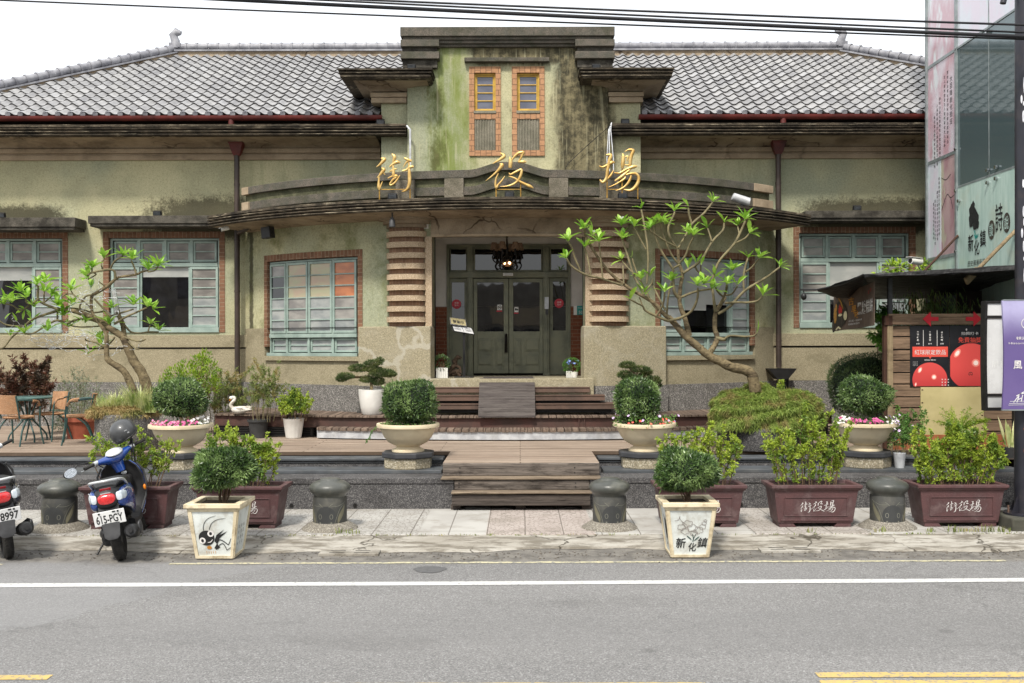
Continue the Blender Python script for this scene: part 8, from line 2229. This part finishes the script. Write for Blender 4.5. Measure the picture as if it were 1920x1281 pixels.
for(uc,zz,wd)in((-.1,.04,.08),(-.1,.0,.12),(-.1,-.03,.12),(.1,.04,.1),(.1,.0,.12),(.1,-.03,.1)):mb.mbox(bmp,uc-wd/2,uc+wd/2,.0085,.009,zz-.006,zz+.006)
obj('print',mb,M['darkgrey'],o)
bm2=BookMap((X(859,Dm),Dm+.04,Z(603,Dm)),(1,-.06,-.15),(-.15,.4,.9));mb=MB();mb.mbox(bm2,-.15,.15,-.012,0,-.075,.075);obj('sign_frame',mb,M['black'],t)
mb=MB();mb.mbox(bm2,-.135,.135,.001,.004,-.06,.06);o=obj('sign_face',mb,M['beige'],t);mb=MB();text(mb,bm2,'營業中',0,-.01,w=.2,d=.005,bold=.02);obj('lettering',mb,M['ink'],o)
t=thing('conduit','thin pale conduit hanging down the wall left of the tower','conduit',(X(770,18.6),18.6,4.7));mb=MB();mb.tube([(X(764,18.65),18.63,Z(236,18.65)),(X(770,18.6),18.6,Z(243,18.6)),(X(770,18.6),18.6,4.66)],.022,8);obj('tube',mb,M['steel'],t,smooth=50)
t=thing('cable_bundle','grey cables dropping from the cornice right of the tower','cables',(X(1144,18.6),18.6,4.7));
for i,(a,b,c)in enumerate(((1142,1138,1140),(1144,1142,1145),(1146,1150,1149))):
 mb=MB();mb.tube([(X(1148,18.6),18.62,Z(230,18.6)),(X(a,18.6),18.58,Z(245,18.6)),(X(b,18.6),18.5,Z(300,18.6)),(X(c,18.6),18.3,4.67)],.009,6);obj('cable',mb,M['steel'],t,smooth=50)
mb=MB();mb.tube([W(1146,234,18.55),W(1100,274,18.72),W(1066,306,18.72),W(1060,316,18.0)],.006,5);tag(obj('wall_wire',mb,M['cable']),'thin wire running slantwise across the dark stained tower wall','wire')
t=thing('vent_pipe','short dark elbow pipe under the left end of the canopy','pipe',(X(455,19.2),19.2,Z(430,19.2)));mb=MB();mb.tube(smooth3([tuple(W(447,436,19.2)),tuple(W(455,432,19.1)),tuple(W(464,427,18.9)),tuple(W(470,420,18.8))]),.05,10);obj('pipe',mb,M['pipe'],t,smooth=50)
# ------------------------------------------------------------------ kiosk on the right
KD=14.75;kf=Flat(KD)
t=thing('plank_kiosk','weathered plank kiosk wall carrying posters, arrows and a beige board','kiosk',(X(1775,KD),KD,DECK))
mb=MB();kx0,kx1=X(1673,KD),X(1897,KD);py=612;k=0;r=random.Random(14)
while py<832:
 hgt=(21.5,24,20.5,23)[k%4];z1=Z(py+.8,KD);z0=Z(py+hgt-1.4,KD);mb.mbox(kf,kx0,kx1,-.03,r.uniform(-.006,.004),max(z0,DECK+.01),z1);py+=hgt;k+=1
obj('planks',mb,M['kioskwood'],t,bevel=.003)
mb=MB();mb.mbox(kf,X(1664,KD),kx1,-.02,.05,Z(611,KD),Z(590.5,KD));obj('top_beam',mb,M['kioskwood'],t,bevel=.006)
mb=MB();mb.mbox(kf,X(1656,KD),X(1671,KD),-.06,.06,Z(612,KD),Z(594,KD));mb.mbox(kf,X(1656,KD),X(1661.5,KD),-.05,.04,DECK,Z(612,KD)-.001);obj('dark_post',mb,M['darkpost'],t,bevel=.004)
mb=MB();mb.mbox(kf,X(1662,KD),X(1672.5,KD),-.05,.045,DECK,Z(612,KD)-.001);obj('corner_post',mb,M['kioskpost'],t,bevel=.004)
mb=MB();mb.mbox(kf,X(1673,KD),X(1890,KD),-.02,.03,DECK+.002,Z(817,KD));obj('orange_base',mb,M['orange'],t)
mb=MB();mb.mbox(kf,kx0,kx1,-.12,-.08,DECK,Z(612,KD));obj('backing',mb,M['black'],t)
mb=MB();mb.box(X(1669,KD)-.03,X(1669,KD)+.03,KD+.0-.02,KD+.04,Z(590,KD),Z(519,KD));obj('awning_post',mb,M['darkgrey'],t)
mb=MB();mb.mbox(kf,X(1778,15.5),X(1803,15.5),-1.3,-.95,DECK,3.0);obj('back_panel',mb,M['darkgrey'],t);mb=MB();mb.mbox(kf,X(1800,15.5),8.0,-1.9,-1.5,DECK,3.1);obj('dark_interior',mb,M['soffit'],t)
t=thing('awning','black tarpaulin awning stretched over the plank kiosk','awning',(6.4,16.0,3.1))
def tarp(cs,n=14,sag=.1,seed=1):
 r=random.Random(seed);a,b,c,d=cs;vs=[];fs=[]
 for j in range(n+1):
  for i in range(n+1):
   u,v=i/n,j/n;p=a.lerp(b,u).lerp(d.lerp(c,u),v);e=math.sin(PI*u)*math.sin(PI*v)
   p=p+Vector((0,0,-sag*e+.018*math.sin(u*17+v*5)*e+r.uniform(-.012,.012)));vs.append(p)
 for j in range(n):
  for i in range(n):q=j*(n+1)+i;fs.append((q,q+1,q+n+2,q+n+1))
 mb=MB();mb.add(vs,fs);return mb
A=W(1619,515,14.3);B=W(1960,494,14.0);Cc=W(1960,556,18.9);Dd_=W(1642,561,18.4)
o=obj('sheet',tarp([A,B,Cc,Dd_]),M['tarp'],t,smooth=60);so=o.modifiers.new('thickness','SOLIDIFY');so.thickness=.012
o=obj('side_flap',tarp([W(1531,544,14.9),A,Dd_,W(1566,556,16.8)],10,.10,2),M['tarp'],t,smooth=60);so=o.modifiers.new('thickness','SOLIDIFY');so.thickness=.012
o=obj('valance',tarp([A,B,W(1960,505,13.98),W(1622,520,14.28)],10,.02,3),M['tarp'],t,smooth=60);so=o.modifiers.new('thickness','SOLIDIFY');so.thickness=.01
mb=MB();mb.tube([W(1500,543,15.0),W(1531,543.5,14.9),W(1580,533,14.6),A],.014,6);mb.tube([W(1531,543.5,14.9),W(1566,556,16.8)],.012,6);obj('rope',mb,M['black'],t)
for(p,q,r0,lb)in((W(1733,509,15.3),W(1796,442,17.15),.02,'thin brown strut between the awning and the pink panel'),(W(1812,527,14.6),W(1906,431,15.15),.03,'pale wooden strut with a paddle end under the mint panel')):
 t=thing('strut',lb,'strut',p);mb=MB();mb.tube([p,q],r0,8);m_=M['darkpost']if r0<.025 else M['kioskpost'];obj('bar',mb,m_,t,smooth=50)
 if r0>.025:mb=MB();mb.bar(p+(p-q).normalized()*.02,p+(q-p).normalized()*.3,.05,.12);obj('paddle',mb,m_,t,bevel=.02)
t=thing('string_bulb','small black bulb holder hanging at the rope end of the awning','lamp',W(1507,556,15.0));mb=MB();p=W(1507,545,15.0);mb.tube([p,p+Vector((0,0,-.05))],.006,6);mb.ball(p+Vector((0,0,-.09)),.045,10,8,1,1,1.2);obj('holder',mb,M['black'],t,smooth=50)
pa=W(1563,622,17.0);pb_=W(1642,610,14.5);uvec=Vector((pb_.x-pa.x,pb_.y-pa.y,0));bL=uvec.length;uvec.normalize()
bn=Frame3((pa.x,pa.y,0),uvec,Vector((uvec.y,-uvec.x,0)))
z0a,z1a,z0b,z1b=pa.z,W(1563,554,17.0).z,pb_.z,W(1642,528,14.5).z
class Ban:
 curved=False
 def __call__(s,u,d,z):
  f=u;zz=(z0a+(z0b-z0a)*f)+z*((z1a-z0a)+((z1b-z0b)-(z1a-z0a))*f);wv=.03*math.sin(f*7)
  return bn(f*bL,d+wv,zz)
ban=Ban();t=thing('brown_banner','brown food banner hanging beside the awning','banner',pa)
mb=MB();n=16
for i in range(n):mb.quad(ban(i/n,0,0),ban((i+1)/n,0,0),ban((i+1)/n,0,1),ban(i/n,0,1))
cl=obj('cloth',mb,M['brownbanner'],t);so=cl.modifiers.new('thickness','SOLIDIFY');so.thickness=.006;so.offset=-1
def bgrid(mb,uc,zc,ru,rz,d):pgrid(mb,ban,uc,zc,ru,rz,d,20,4)
mb=MB();bgrid(mb,.22,.42,.17,.36,.008);bgrid(mb,.02,.15,.07,.18,.008);obj('bowl_print',mb,M['bowlfood'],t)
mb=MB();bgrid(mb,.09,.42,.055,.22,.011);ribbon(mb,ban,[(.2,.86,.02),(.26,.74,.03),(.31,.55,.02)],.011);bgrid(mb,.13,.62,.03,.1,.011);obj('noodle_print',mb,M['foodyellow'],t)
mb=MB();bgrid(mb,.25,.52,.05,.1,.014);bgrid(mb,.24,.63,.02,.05,.014);obj('tomato_print',mb,M['foodred'],t)
mb=MB();bgrid(mb,.36,.36,.035,.12,.014);bgrid(mb,.25,.40,.05,.035,.016);ribbon(mb,ban,[(.12,.03,.04),(.2,.09,.05),(.26,.03,.04)],.014);obj('egg_print',mb,M['foodegg'],t)
mb=MB();text(mb,ban,'古',.47,.70,w=.10,h=.2,d=.012,bold=.03,slant=.0);text(mb,ban,'早',.52,.48,w=.10,h=.2,d=.012,bold=.03);text(mb,ban,'味',.57,.34,w=.08,h=.18,d=.012,bold=.03);obj('gold_lettering',mb,M['goldtext'],t)
mb=MB();text(mb,ban,'黑糖糕餅',.78,.48,w=.40,h=.32,d=.012,bold=.015);text(mb,ban,'即日起・限量供應',.55,.20,w=.26,h=.05,d=.012);text(mb,ban,'現場新鮮製作',.52,.12,w=.22,h=.05,d=.012);obj('white_lettering',mb,M['whiteink'],t)
mb=MB();text(mb,ban,'街',.86,.80,w=.04,h=.09,d=.012,bold=.02);text(mb,ban,'役',.92,.84,w=.04,h=.09,d=.012,bold=.02);obj('red_lettering',mb,M['foodred'],t)
PY_=KD-.012;pf_=Flat(PY_)
def kx(p):return X(p,PY_)
def kz_(q):return Z(q,PY_)
def zoomp(a,b):return(kx(1690+a*230/1473),kz_(580+b*200/1281))
def pl_rect(mb,a,b,c,d_,d=.006):
 (u0,z1),(u1,z0)=zoomp(a,b),zoomp(c,d_);poly(mb,pf_,[(u0,z0),(u1,z0),(u1,z1),(u0,z1)],d)
zs_=(kx(2)-kx(1))*230/1473
def half_ball(mb,ca,cb,ra,amin,amax,bmin,bmax,d):
 pts=[];n=90
 for i in range(n):
  a=2*PI*i/n;pts.append((min(max(ca+ra*math.cos(a),amin),amax),min(max(cb+ra*math.sin(a),bmin),bmax)))
 poly(mb,pf_,[zoomp(*p)for p in reversed(pts)],d)
m,g=newmat('poster_red_ball')
x_,y_,z_=g.xyz(g.obj)
col=g.mix(g.mr(z_,-.3,.35),C(158,34,42),C(206,74,70));g.out(col,.4)
M['redball']=m
M['highlight']=std('poster_highlight',C(240,214,204),C(244,224,214),5,.4,0);M['hl2']=std('poster_soft_highlight',C(232,128,116),C(236,140,126),5,.4,0)
def hl(par,ca,cb,ra,rb,rot=0.0):
 for(k,mat,d,nm)in((1.0,'hl2',.009,'soft_highlight'),(.62,'highlight',.0105,'highlight')):
  mb=MB();n=24;poly(mb,pf_,[zoomp(ca+k*(ra*math.cos(q)*math.cos(rot)-rb*math.sin(q)*math.sin(rot)),cb+k*(ra*math.cos(q)*math.sin(rot)+rb*math.sin(q)*math.cos(rot)))for q in[-2*PI*i/n for i in range(n)]],d);obj(nm,mb,M[mat],par)
u,z=zoomp(340,930)
t=thing('drinks_poster','black drinks poster with prices and half a red ball','poster',(u,PY_,z));mb=MB();(ua,za_),(ub,zb2)=zoomp(104,208),zoomp(577,938);mb.mbox(pf_,ua,ub,-.004,.004,zb2,za_);obj('sheet',mb,M['posterblack'],t)
mb=MB();half_ball(mb,340,862,210,100,575,650,936,.0075);o=obj('red_ball',mb,M['redball'],t);hl(o,220,742,22,40,.5);hl(o,388,826,32,32);hl(o,168,915,12,26,.2)
mb=MB();pl_rect(mb,132,462,557,584);poly(mb,pf_,[zoomp(330,584),zoomp(344,610),zoomp(358,584)],.006);o=obj('red_label',mb,M['postered'],t);mb=MB();u,z=zoomp(344,528);text(mb,pf_,'紅球限定飲品',u,z,w=zs_*375,h=zs_*60,d=.009);obj('lettering',mb,M['whiteink'],o)
mb=MB()
for(a,s_,pr)in((197,'黑糖鮮奶','$120'),(343,'桑葚冰沙','$110'),(486,'冰滴咖啡','$150')):
 for i,c_ in enumerate(s_):u,z=zoomp(a,290+i*31);text(mb,pf_,c_,u,z,h=zs_*24,d=.0065,bold=.03)
 u,z=zoomp(a,427);text(mb,pf_,pr,u,z,h=zs_*17,d=.0065,bold=.03)
for a in(262,428):pl_rect(mb,a-3,262,a+3,455,.0065)
u,z=zoomp(344,622);text(mb,pf_,'REDBALL TAINAN',u,z,w=zs_*135,h=zs_*11,d=.0065,bold=.03)
for i in range(4):
 for j in range(4):u,z=zoomp(140+i*16,643+j*15);disc(mb,pf_,u,z,zs_*3,zs_*3,.0065,8)
for i in range(3):
 for j in range(3):
  u,z=zoomp(488+i*36,856+j*34);q=zs_*7;ribbon(mb,pf_,[(u-q,z-q,zs_*4),(u+q,z+q,zs_*4)],.009);ribbon(mb,pf_,[(u-q,z+q,zs_*4),(u+q,z-q,zs_*4)],.0093)
obj('white_print',mb,M['whiteink'],t)
u,z=zoomp(785,930);t=thing('raffle_poster','black raffle poster with a big red ball and red lettering','poster',(u,PY_,z));mb=MB();(ua,za_),(ub,zb2)=zoomp(582,206),zoomp(982,936);mb.mbox(pf_,ua,ub,-.004,.004,zb2,za_);obj('sheet',mb,M['posterblack'],t)
mb=MB();half_ball(mb,835,700,278,584,980,424,935,.0075);o=obj('red_ball',mb,M['redball'],t);hl(o,668,542,32,58,.6);hl(o,890,658,48,48)
mb=MB();u,z=zoomp(822,304);text(mb,pf_,'拍照打卡',u,z,w=zs_*208,h=zs_*38,d=.0065);u,z=zoomp(780,258);disc(mb,pf_,u,z,zs_*9,zs_*14,.0065,12);obj('white_lettering',mb,M['whiteink'],t)
mb=MB();u,z=zoomp(822,382);text(mb,pf_,'免費抽獎',u,z,w=zs_*280,h=zs_*66,d=.0065);obj('red_lettering',mb,M['postered'],t)
mb=MB();u,z=zoomp(828,790);arcline(mb,pf_,u,z,zs_*22,zs_*20,zs_*6,.0095,.3,PI-.3,14);ribbon(mb,pf_,[(u-zs_*16,z-zs_*18,zs_*7),(u,z+zs_*2,zs_*7),(u+zs_*16,z-zs_*18,zs_*7)],.0095);disc(mb,pf_,u-zs_*22,z-zs_*4,zs_*4,zs_*8,.0095,10);disc(mb,pf_,u+zs_*22,z-zs_*4,zs_*4,zs_*8,.0095,10);obj('emblem',mb,M['ink'],t)
for(a,sg,lb)in((335,-1,'red arrow pointing left above the posters'),(855,1,'red arrow pointing right above the posters')):
 kf2=Flat(KD-.052);
 P=[(-92,0),(4,-88),(4,-24),(95,-24),(95,24),(4,24),(4,88)];pts=[zoomp(a+(-sg)*p*1.0 if False else a+(p if sg<0 else-p),130+q)for p,q in P]
 mb=MB();poly2=pts if sg>0 else list(reversed(pts));mb.prism([(p[0],p[1])for p in poly2],KD-.062,KD-.052,'y');o=tag(obj('arrow_sign',mb,M['arrowred']),lb,'arrow sign','red arrows on the kiosk beam')
u,z=zoomp(600,1500);t=thing('beige_board','plain beige board below the two posters','board',(X(1784,KD),KD,Z(822,KD)));mb=MB();mb.mbox(kf,X(1725,KD),X(1843,KD),.005,.022,Z(822,KD),Z(728,KD));obj('panel',mb,M['beige'],t,bevel=.002)
mb=MB()
for q in(733,757,781,805):
 for p in(1728,1840):mb.mbox(kf,X(p,KD)-.012,X(p,KD)+.012,.021,.026,Z(q,KD)-.008,Z(q,KD)+.008)
obj('screw',mb,M['darkpost'],t)
# ------------------------------------------------------------------ glass building
GX=7.55;gs=Side(GX);t=thing('glass_building','tall shop building clad in pink and mint film coated glass','building',(GX+1.5,17,PAV));GB=t
mb=MB();mb.box(GX+.06,12.5,11.74,18.42,PAV,13);obj('core',mb,M['soffit'],t)
def gp(nm,D0,D1,z0,z1,mat,d=0.0):
 mb=MB();mb.mbox(gs,-D0+.012,-D1-.012,d-.02,d,z0+.012,z1-.012);return obj(nm,mb,mat,t)
colsD=(19.33,18.02,15.3,13.8,12.32)
for(z0,z1,mt)in((7.57,9.6,'pinkfilm'),(5.72,7.57,'pinkfilm'),(9.6,11.5,'palefilm'),(11.5,13.5,'palefilm')):gp('glass_panel',colsD[0],colsD[1],z0,z1,M[mt])
gp('glass_panel',19.33,18.72,3.86,5.72,M['palefilm']);gp('glass_panel',18.72,18.02,3.86,5.72,M['pinkdull']);gp('glass_panel',19.33,18.02,1.9,3.86,M['mint'])
for D0,D1 in((18.02,16.8),(16.8,15.3),(15.3,13.8),(13.8,12.32)):
 for(z0,z1,mt)in((5.06,7.57,'glassteal'),(7.57,9.6,'palefilm'),(9.6,13.5,'palefilm')):gp('glass_panel',D0,D1,z0,z1,M[mt])
gp('mint_board',18.02,15.3,2.6,5.06,M['mint'],.01);gp('mint_board',15.3,12.32,2.6,5.06,M['mint'],.01)
mb=MB()
for D0 in(19.33,18.02):mb.mbox(gs,-D0-.03,-D0+.03,-.03,.035,2,13.5)
for D0 in(16.8,15.3,13.8):mb.mbox(gs,-D0-.008,-D0+.008,-.03,.006,5.06,13.5)
for z0 in(3.86,5.72,7.57,9.6,11.5):mb.mbox(gs,-19.3,-18.05,-.03,.012,z0-.03,z0+.03)
for z0 in(5.06,7.57,9.6):mb.mbox(gs,-17.99,-12.32,-.03,.014,z0-.018,z0+.018)
obj('mullion',mb,M['alu'],t)
mb=MB()
for(D0,z0)in((18.02,7.57),(18.02,5.75),(18.02,5.0),(18.02,3.9),(16.8,7.5),(16.8,5.16),(16.8,4.95),(16.5,5.16),(16.5,4.97),(17.9,4.8)):mb.cyl(gs(-D0,.01,z0),gs(-D0,.05,z0),.03,n=10)
obj('glass_clamp',mb,M['chrome'],t,smooth=45)
mb=MB()
gt=Side(GX-.012)
text(mb,gt,'新',-17.46,4.0,w=.20,h=.30,bold=.01);text(mb,gt,'化',-17.23,3.9,w=.20,h=.26,bold=.01);text(mb,gt,'鎮',-17.0,4.03,w=.21,h=.30,bold=.01);text(mb,gt,'歷史風華街道',-17.25,3.64,w=.66,h=.10)
text(mb,gt,'詩',-16.43,4.32,w=.25,h=.46,bold=.005)
for(u_,z_2,a_,b_)in((-17.42,4.55,.09,.12),(-17.34,4.47,.11,.16),(-17.44,4.40,.08,.13),(-17.36,4.64,.06,.08),(-17.22,4.40,.07,.11),(-17.2,4.30,.06,.08),(-17.3,4.28,.07,.07)):
 n=18;poly(mb,gt,[(u_+a_*(1+.12*math.sin(5*q))*math.cos(q),z_2+b_*(1+.12*math.sin(5*q))*math.sin(q))for q in[2*PI*i/n for i in range(n)]],.0045+.0006*abs(u_*10%3))
obj('ink_lettering',mb,M['ink'],t)
mb=MB();poly(mb,gt,[(-17.34,4.14),(-17.27,4.04),(-17.2,4.14),(-17.26,4.1)],.004);poly(mb,gt,[(-17.26,4.05),(-17.16,4.14),(-17.18,4.08)],.005);poly(mb,gt,[(-17.32,4.2),(-17.29,4.2),(-17.25,4.06),(-17.27,4.06)],.0055);obj('leaf_print',mb,M['teal'],t)
mb=MB();mb2=MB()
for(u_,z_2,ch_)in((-16.69,4.14,'談'),(-16.17,4.20,'說')):disc(mb,gt,u_,z_2,.115,.165,.003,28);text(mb2,gt,ch_,u_,z_2,w=.14,h=.22,d=.006,bold=.01)
o=obj('dark_disc',mb,M['bowlfood'],t);obj('disc_lettering',mb2,M['mint'],o)
mb=MB();r=random.Random(20)
for(u_,z1_,n)in((-19.0,6.55,12),(-18.88,6.75,14),(-18.76,6.85,14),(-18.55,7.2,16),(-18.42,7.25,16)):
 for k in range(n):text(mb,gs,'新化老街歷史文物人情味道日治時期建築'[(k*3+int(-u_*10))%18],u_,z1_-k*.085,h=.062,d=.003)
for(u_,z1_,n)in((-19.05,4.9,9),(-18.98,4.95,11),(-18.88,5.1,12),(-18.8,5.35,14)):
 for k in range(n):text(mb,gs,'蟋蟀比賽牧場農業甘蔗鐵道車站'[(k*5+int(-u_*7))%14],u_,z1_-k*.08,h=.056,d=.003)
for k in range(7):text(mb,gs,'大目降新化街庄'[k],-18.27,7.1-k*.13,h=.11,d=.003)
obj('small_print',mb,M['ink'],t)
mb=MB();
for P in([(-18.7,5.35),(-18.5,5.28),(-18.3,5.35)],[(-18.68,4.75),(-18.45,5.0),(-18.3,4.92),(-18.05,4.97)],[(-18.3,4.92),(-18.2,4.7)]):ribbon(mb,gs,smooth3([(a,b,.012)for a,b in P]),.003)
obj('crack',mb,M['ink'],t)
# ------------------------------------------------------------------ street pole, signs on it, cables
PD_=11.65;ppx=X(1922,PD_)
t=thing('street_pole','dark street pole with white peeling paint and rust spots','pole',(ppx,PD_,PAV));SP=t
mb=MB();mb.cyl((ppx,PD_,.26),(ppx,PD_,9.0),.115,.095,28);mb.cyl((ppx,PD_,.26),(ppx,PD_,2.0),.122,.12,28);obj('shaft',mb,M['pole'],t,smooth=40)
mb=MB();mb.cyl((ppx,PD_,.245),(ppx,PD_,.265),.24,n=28);obj('flange',mb,M['pole'],t,smooth=40)
for a in(0,PI/2,PI,3*PI/2):
 mb=MB();c,s=math.cos(a+.4),math.sin(a+.4);q=Matrix.Rotation(a+.4,4,'Z');mb.prism([(.11,.266),(.22,.266),(.125,.46),(.11,.46)],-.006,.006,'y');xf(mb,Matrix.Translation((ppx,PD_,0))@q);obj('gusset',mb,M['pole'],t)
 mb=MB();mb.cyl((ppx+.2*math.cos(a),PD_+.2*math.sin(a),.265),(ppx+.2*math.cos(a),PD_+.2*math.sin(a),.35),.012,n=8);obj('bolt',mb,M['rust'],t)
mb=MB();mb.box(ppx-.30,ppx+.3,PD_-.3,PD_+.3,PAV-.02,.245);obj('base_block',mb,M['basestone'],t,bevel=.02)
class PoleMap:
 curved=True
 def __call__(s,u,d,z):r=.1235-.0025*max(z-2,0)+d if z>2 else .1235+d;return(ppx+r*math.sin(u/.12),PD_-r*math.cos(u/.12),z)
pm=PoleMap();mb=MB();r=random.Random(31)
for(z0,z1,uc,n)in((2.9,4.3,-.03,18),(4.8,5.4,-.035,8),(2.6,3.3,.0,10),(4.2,4.8,0,5),(5.3,6.2,.02,10)):
 for _ in range(n):pgrid(mb,pm,uc-.03+r.gauss(0,.014),r.uniform(z0,z1),r.uniform(.003,.014),r.uniform(.015,.09),.002+r.random()*.001,10,2)
obj('flaking_paint',mb,M['flake'],t)
mb=MB()
for(z_2,uc,ru,rz)in((1.0,-.05,.022,.04),(1.12,-.02,.03,.035),(.93,-.03,.025,.03),(1.25,-.06,.015,.02)):pgrid(mb,pm,uc,z_2,ru,rz,.001,12,2)
obj('rust_patch',mb,M['rustspot'],t)
t=thing('pole_floodlight','dark cylindrical lamp bracketed high on the street pole','floodlight',(X(1883,PD_),PD_,Z(8,PD_)));mb=MB();c=Vector((X(1882,PD_),PD_,Z(9,PD_)));mb.tube([c,c+Vector((.03,0,.12)),c+Vector((.04,0,.16))],[.035,.035,.02],14);obj('lamp',mb,M['pole'],t,smooth=45);mb=MB();mb.tube([c+Vector((.04,0,.15)),(ppx-.05,PD_,Z(-12,PD_))],.02,8);obj('arm',mb,M['pole'],t,smooth=45)
LD=12.4;t=thing('lightbox_sign','tall milky white lightbox sign in a black frame before the kiosk','sign',(X(1866,LD),LD,Z(770,LD)))
lb0,lb1=X(1846,LD),X(1893,LD);zt_,zb_2=Z(569,LD),Z(770,LD)
def bow(z):f=(z-zb_2)/(zt_-zb_2);return .035*math.sin(PI*f)
mb=MB();n=16
for s in(0,1):
 P=[((lb0-.0-bow(zb_2+(zt_-zb_2)*i/n)*.35)if s==0 else lb1,LD,zb_2+(zt_-zb_2)*i/n)for i in range(n+1)]
 for p,q in zip(P,P[1:]):mb.bar(p,q,.12,.028)
mb.box(lb0-.014,lb1+.014,LD-.06,LD+.06,zb_2-.014,zb_2+.02);mb.box(lb0-.014,lb1+.014,LD-.06,LD+.06,zt_-.01,zt_+.014)
for q in(597,743):mb.box(lb0,lb1,LD-.055,LD+.055,Z(q+2,LD),Z(q-2,LD))
obj('frame',mb,M['black'],t)
mb=MB()
for(q0,q1)in((572,594),(600,740),(746,766)):mb.box(lb0+.012,lb1-.012,LD-.04,LD+.04,Z(q1,LD),Z(q0,LD))
o=obj('face',mb,M['lightbox'],t);mb=MB();fl=Flat(LD-.041);text(mb,fl,'厝移',X(1871,LD),Z(685,LD),w=.19,h=.085,d=.001);disc(mb,fl,X(1882,LD),Z(613,LD),.04,.055,.001,20);obj('faded_lettering',mb,M['lb_ghost'],o)
mb=MB();mb.tube([(lb1,LD,Z(640,LD)),(ppx,PD_+.1,Z(650,LD))],.02,8);mb.tube([(lb1,LD,Z(720,LD)),(ppx,PD_+.1,Z(725,LD))],.02,8);obj('bracket',mb,M['black'],t)
BD=11.45;t=thing('purple_banner','purple vertical banner with white lettering fixed to the street pole','banner',(X(1925,BD),BD,Z(770,BD)))
bx0,bx1,bz0,bz1=X(1881,BD),X(1990,BD),Z(770,BD),Z(566,BD);bf=Flat(BD);mb=MB();n=18
for i in range(n):
 f0,f1=i/n,(i+1)/n;e0,e1=.018*math.sin(PI*f0)*-1,.018*math.sin(PI*f1)*-1
 za_,zb3=bz0+(bz1-bz0)*f0,bz0+(bz1-bz0)*f1
 mb.add([(bx0-.01+.035*f0*0+(.0 if f0<.95 else 0)+e0*-1.2,BD,za_),(bx1,BD,za_),(bx1,BD,zb3),(bx0-.01-e1*1.2,BD,zb3),(bx0-.01-e0*1.2,BD+.03,za_),(bx1,BD+.03,za_),(bx1,BD+.03,zb3),(bx0-.01-e1*1.2,BD+.03,zb3)],[(0,1,2,3),(4,7,6,5),(0,3,7,4),(1,5,6,2)]+([(0,4,5,1)]if i==0 else[])+([(3,2,6,7)]if i==n-1 else[]))
mb.v=[(v[0],v[1],v[2])for v in mb.v];obj('cloth',mb,M['purple'],t)
mb=MB();mb.box(bx0-.012,bx1,BD-.004,BD+.034,bz0-.014,bz0-.001);mb.box(bx0+.0,bx1,BD-.004,BD+.034,bz1+.001,bz1+.012);obj('hem_bar',mb,M['alu'],t)
mb=MB();text(mb,bf,'街役場',X(1929,BD),Z(636.5,BD),w=.30,h=.034,d=.004);text(mb,bf,'Historical Townhouse',X(1936,BD),Z(646,BD),w=.55,h=.022,d=.004);text(mb,bf,'風',X(1908,BD),Z(686.5,BD),w=.098,h=.096,d=.004,bold=.012);text(mb,bf,'華',X(1930,BD),Z(686.5,BD),w=.098,h=.096,d=.004,bold=.012)
arcline(mb,bf,X(1925,BD),Z(609,BD),.06,.06,.008,.004)
obj('lettering',mb,M['whiteink'],t)
mb=MB()
for P in([(1900,757),(1912,741),(1925,739)],[(1905,745),(1920,737),(1935,737)],[(1908,752),(1916,748)],[(1910,745),(1906,757)],[(1917,743),(1914,756)],[(1925,740),(1923,755)]):ribbon(mb,bf,[(X(a,BD),Z(b,BD),.009)for a,b in P],.004)
for q in(755,759,762):ribbon(mb,bf,[(X(1893+(q-755)*-.4,BD),Z(q,BD),.004),(X(1960,BD),Z(q-1,BD),.004)],.004)
obj('house_drawing',mb,M['lb_ghost'],t)
mb=MB();mb.box(ppx-.08,ppx+.08,BD+.03,PD_-.05,Z(600,BD)-.02,Z(600,BD)+.02);mb.box(ppx-.08,ppx+.08,BD+.03,PD_-.05,Z(740,BD)-.02,Z(740,BD)+.02);obj('bracket',mb,M['black'],t)
def cable(px0,py0,px1,py1,D,r_,label):
 a,b=W(px0,py0,D),W(px1,py1,D);d=(b-a);P=[]
 for i in range(-10,21):
  f=i/10;q=a+d*f;q.z+=.035*(f*f-f);P.append(q)
 mb=MB();mb.tube(P,r_,8);tag(obj('overhead_cable',mb,M['cable'],smooth=60),label,'cable','overhead cables crossing the street front')
cable(0,0.5,1920,74,11.3,.010,'lowest thin overhead cable, slanting over the tower cap');cable(440,0,1920,69,11.25,.022,'thick middle overhead cable bundle');cable(600,0,1920,61,11.28,.012,'thinner cable just above the thick middle cable');cable(690,0,1920,47,11.2,.013,'uppermost overhead cable, starting above the tower')
# ------------------------------------------------------------------ other side of the street: unseen row added and gapped for window reflections
t=thing('unseen_shophouse_row','added row of tiled shophouses behind the viewer, shaped for reflections in the glass','building',(0,-11,0));mb=MB();mb.box(-26,-7,-18,-11,-.05,7.5);obj('wall',mb,M['shop'],t);mb=MB();mb.box(-2.5,8,-18,-11,-.05,5.2);obj('wall',mb,M['shop'],t);mb=MB();mb.box(11,26,-18,-11,-.05,8.8);obj('wall',mb,M['shop'],t)
mb=MB()
for k in(0,1,2,3,6,7,10,11,12):
 x0=-25.6+k*4;mb.box(x0,x0+3.3,-11.02,-10.98,.1,3.0);
 if k not in(6,7):mb.box(x0+.3,x0+1.4,-11.02,-10.98,4.6,6.2);mb.box(x0+1.9,x0+3.0,-11.02,-10.98,4.6,6.2)
obj('opening',mb,M['shopdark'],t)
for k in(0,1,2,3,6,7,10,11,12):
 x0=-25.6+k*4;mb=MB();mb.box(x0+.2,x0+3.1,-11.1,-10.97,3.2,4.1);obj('shop_sign',mb,M['shopsign'],t)
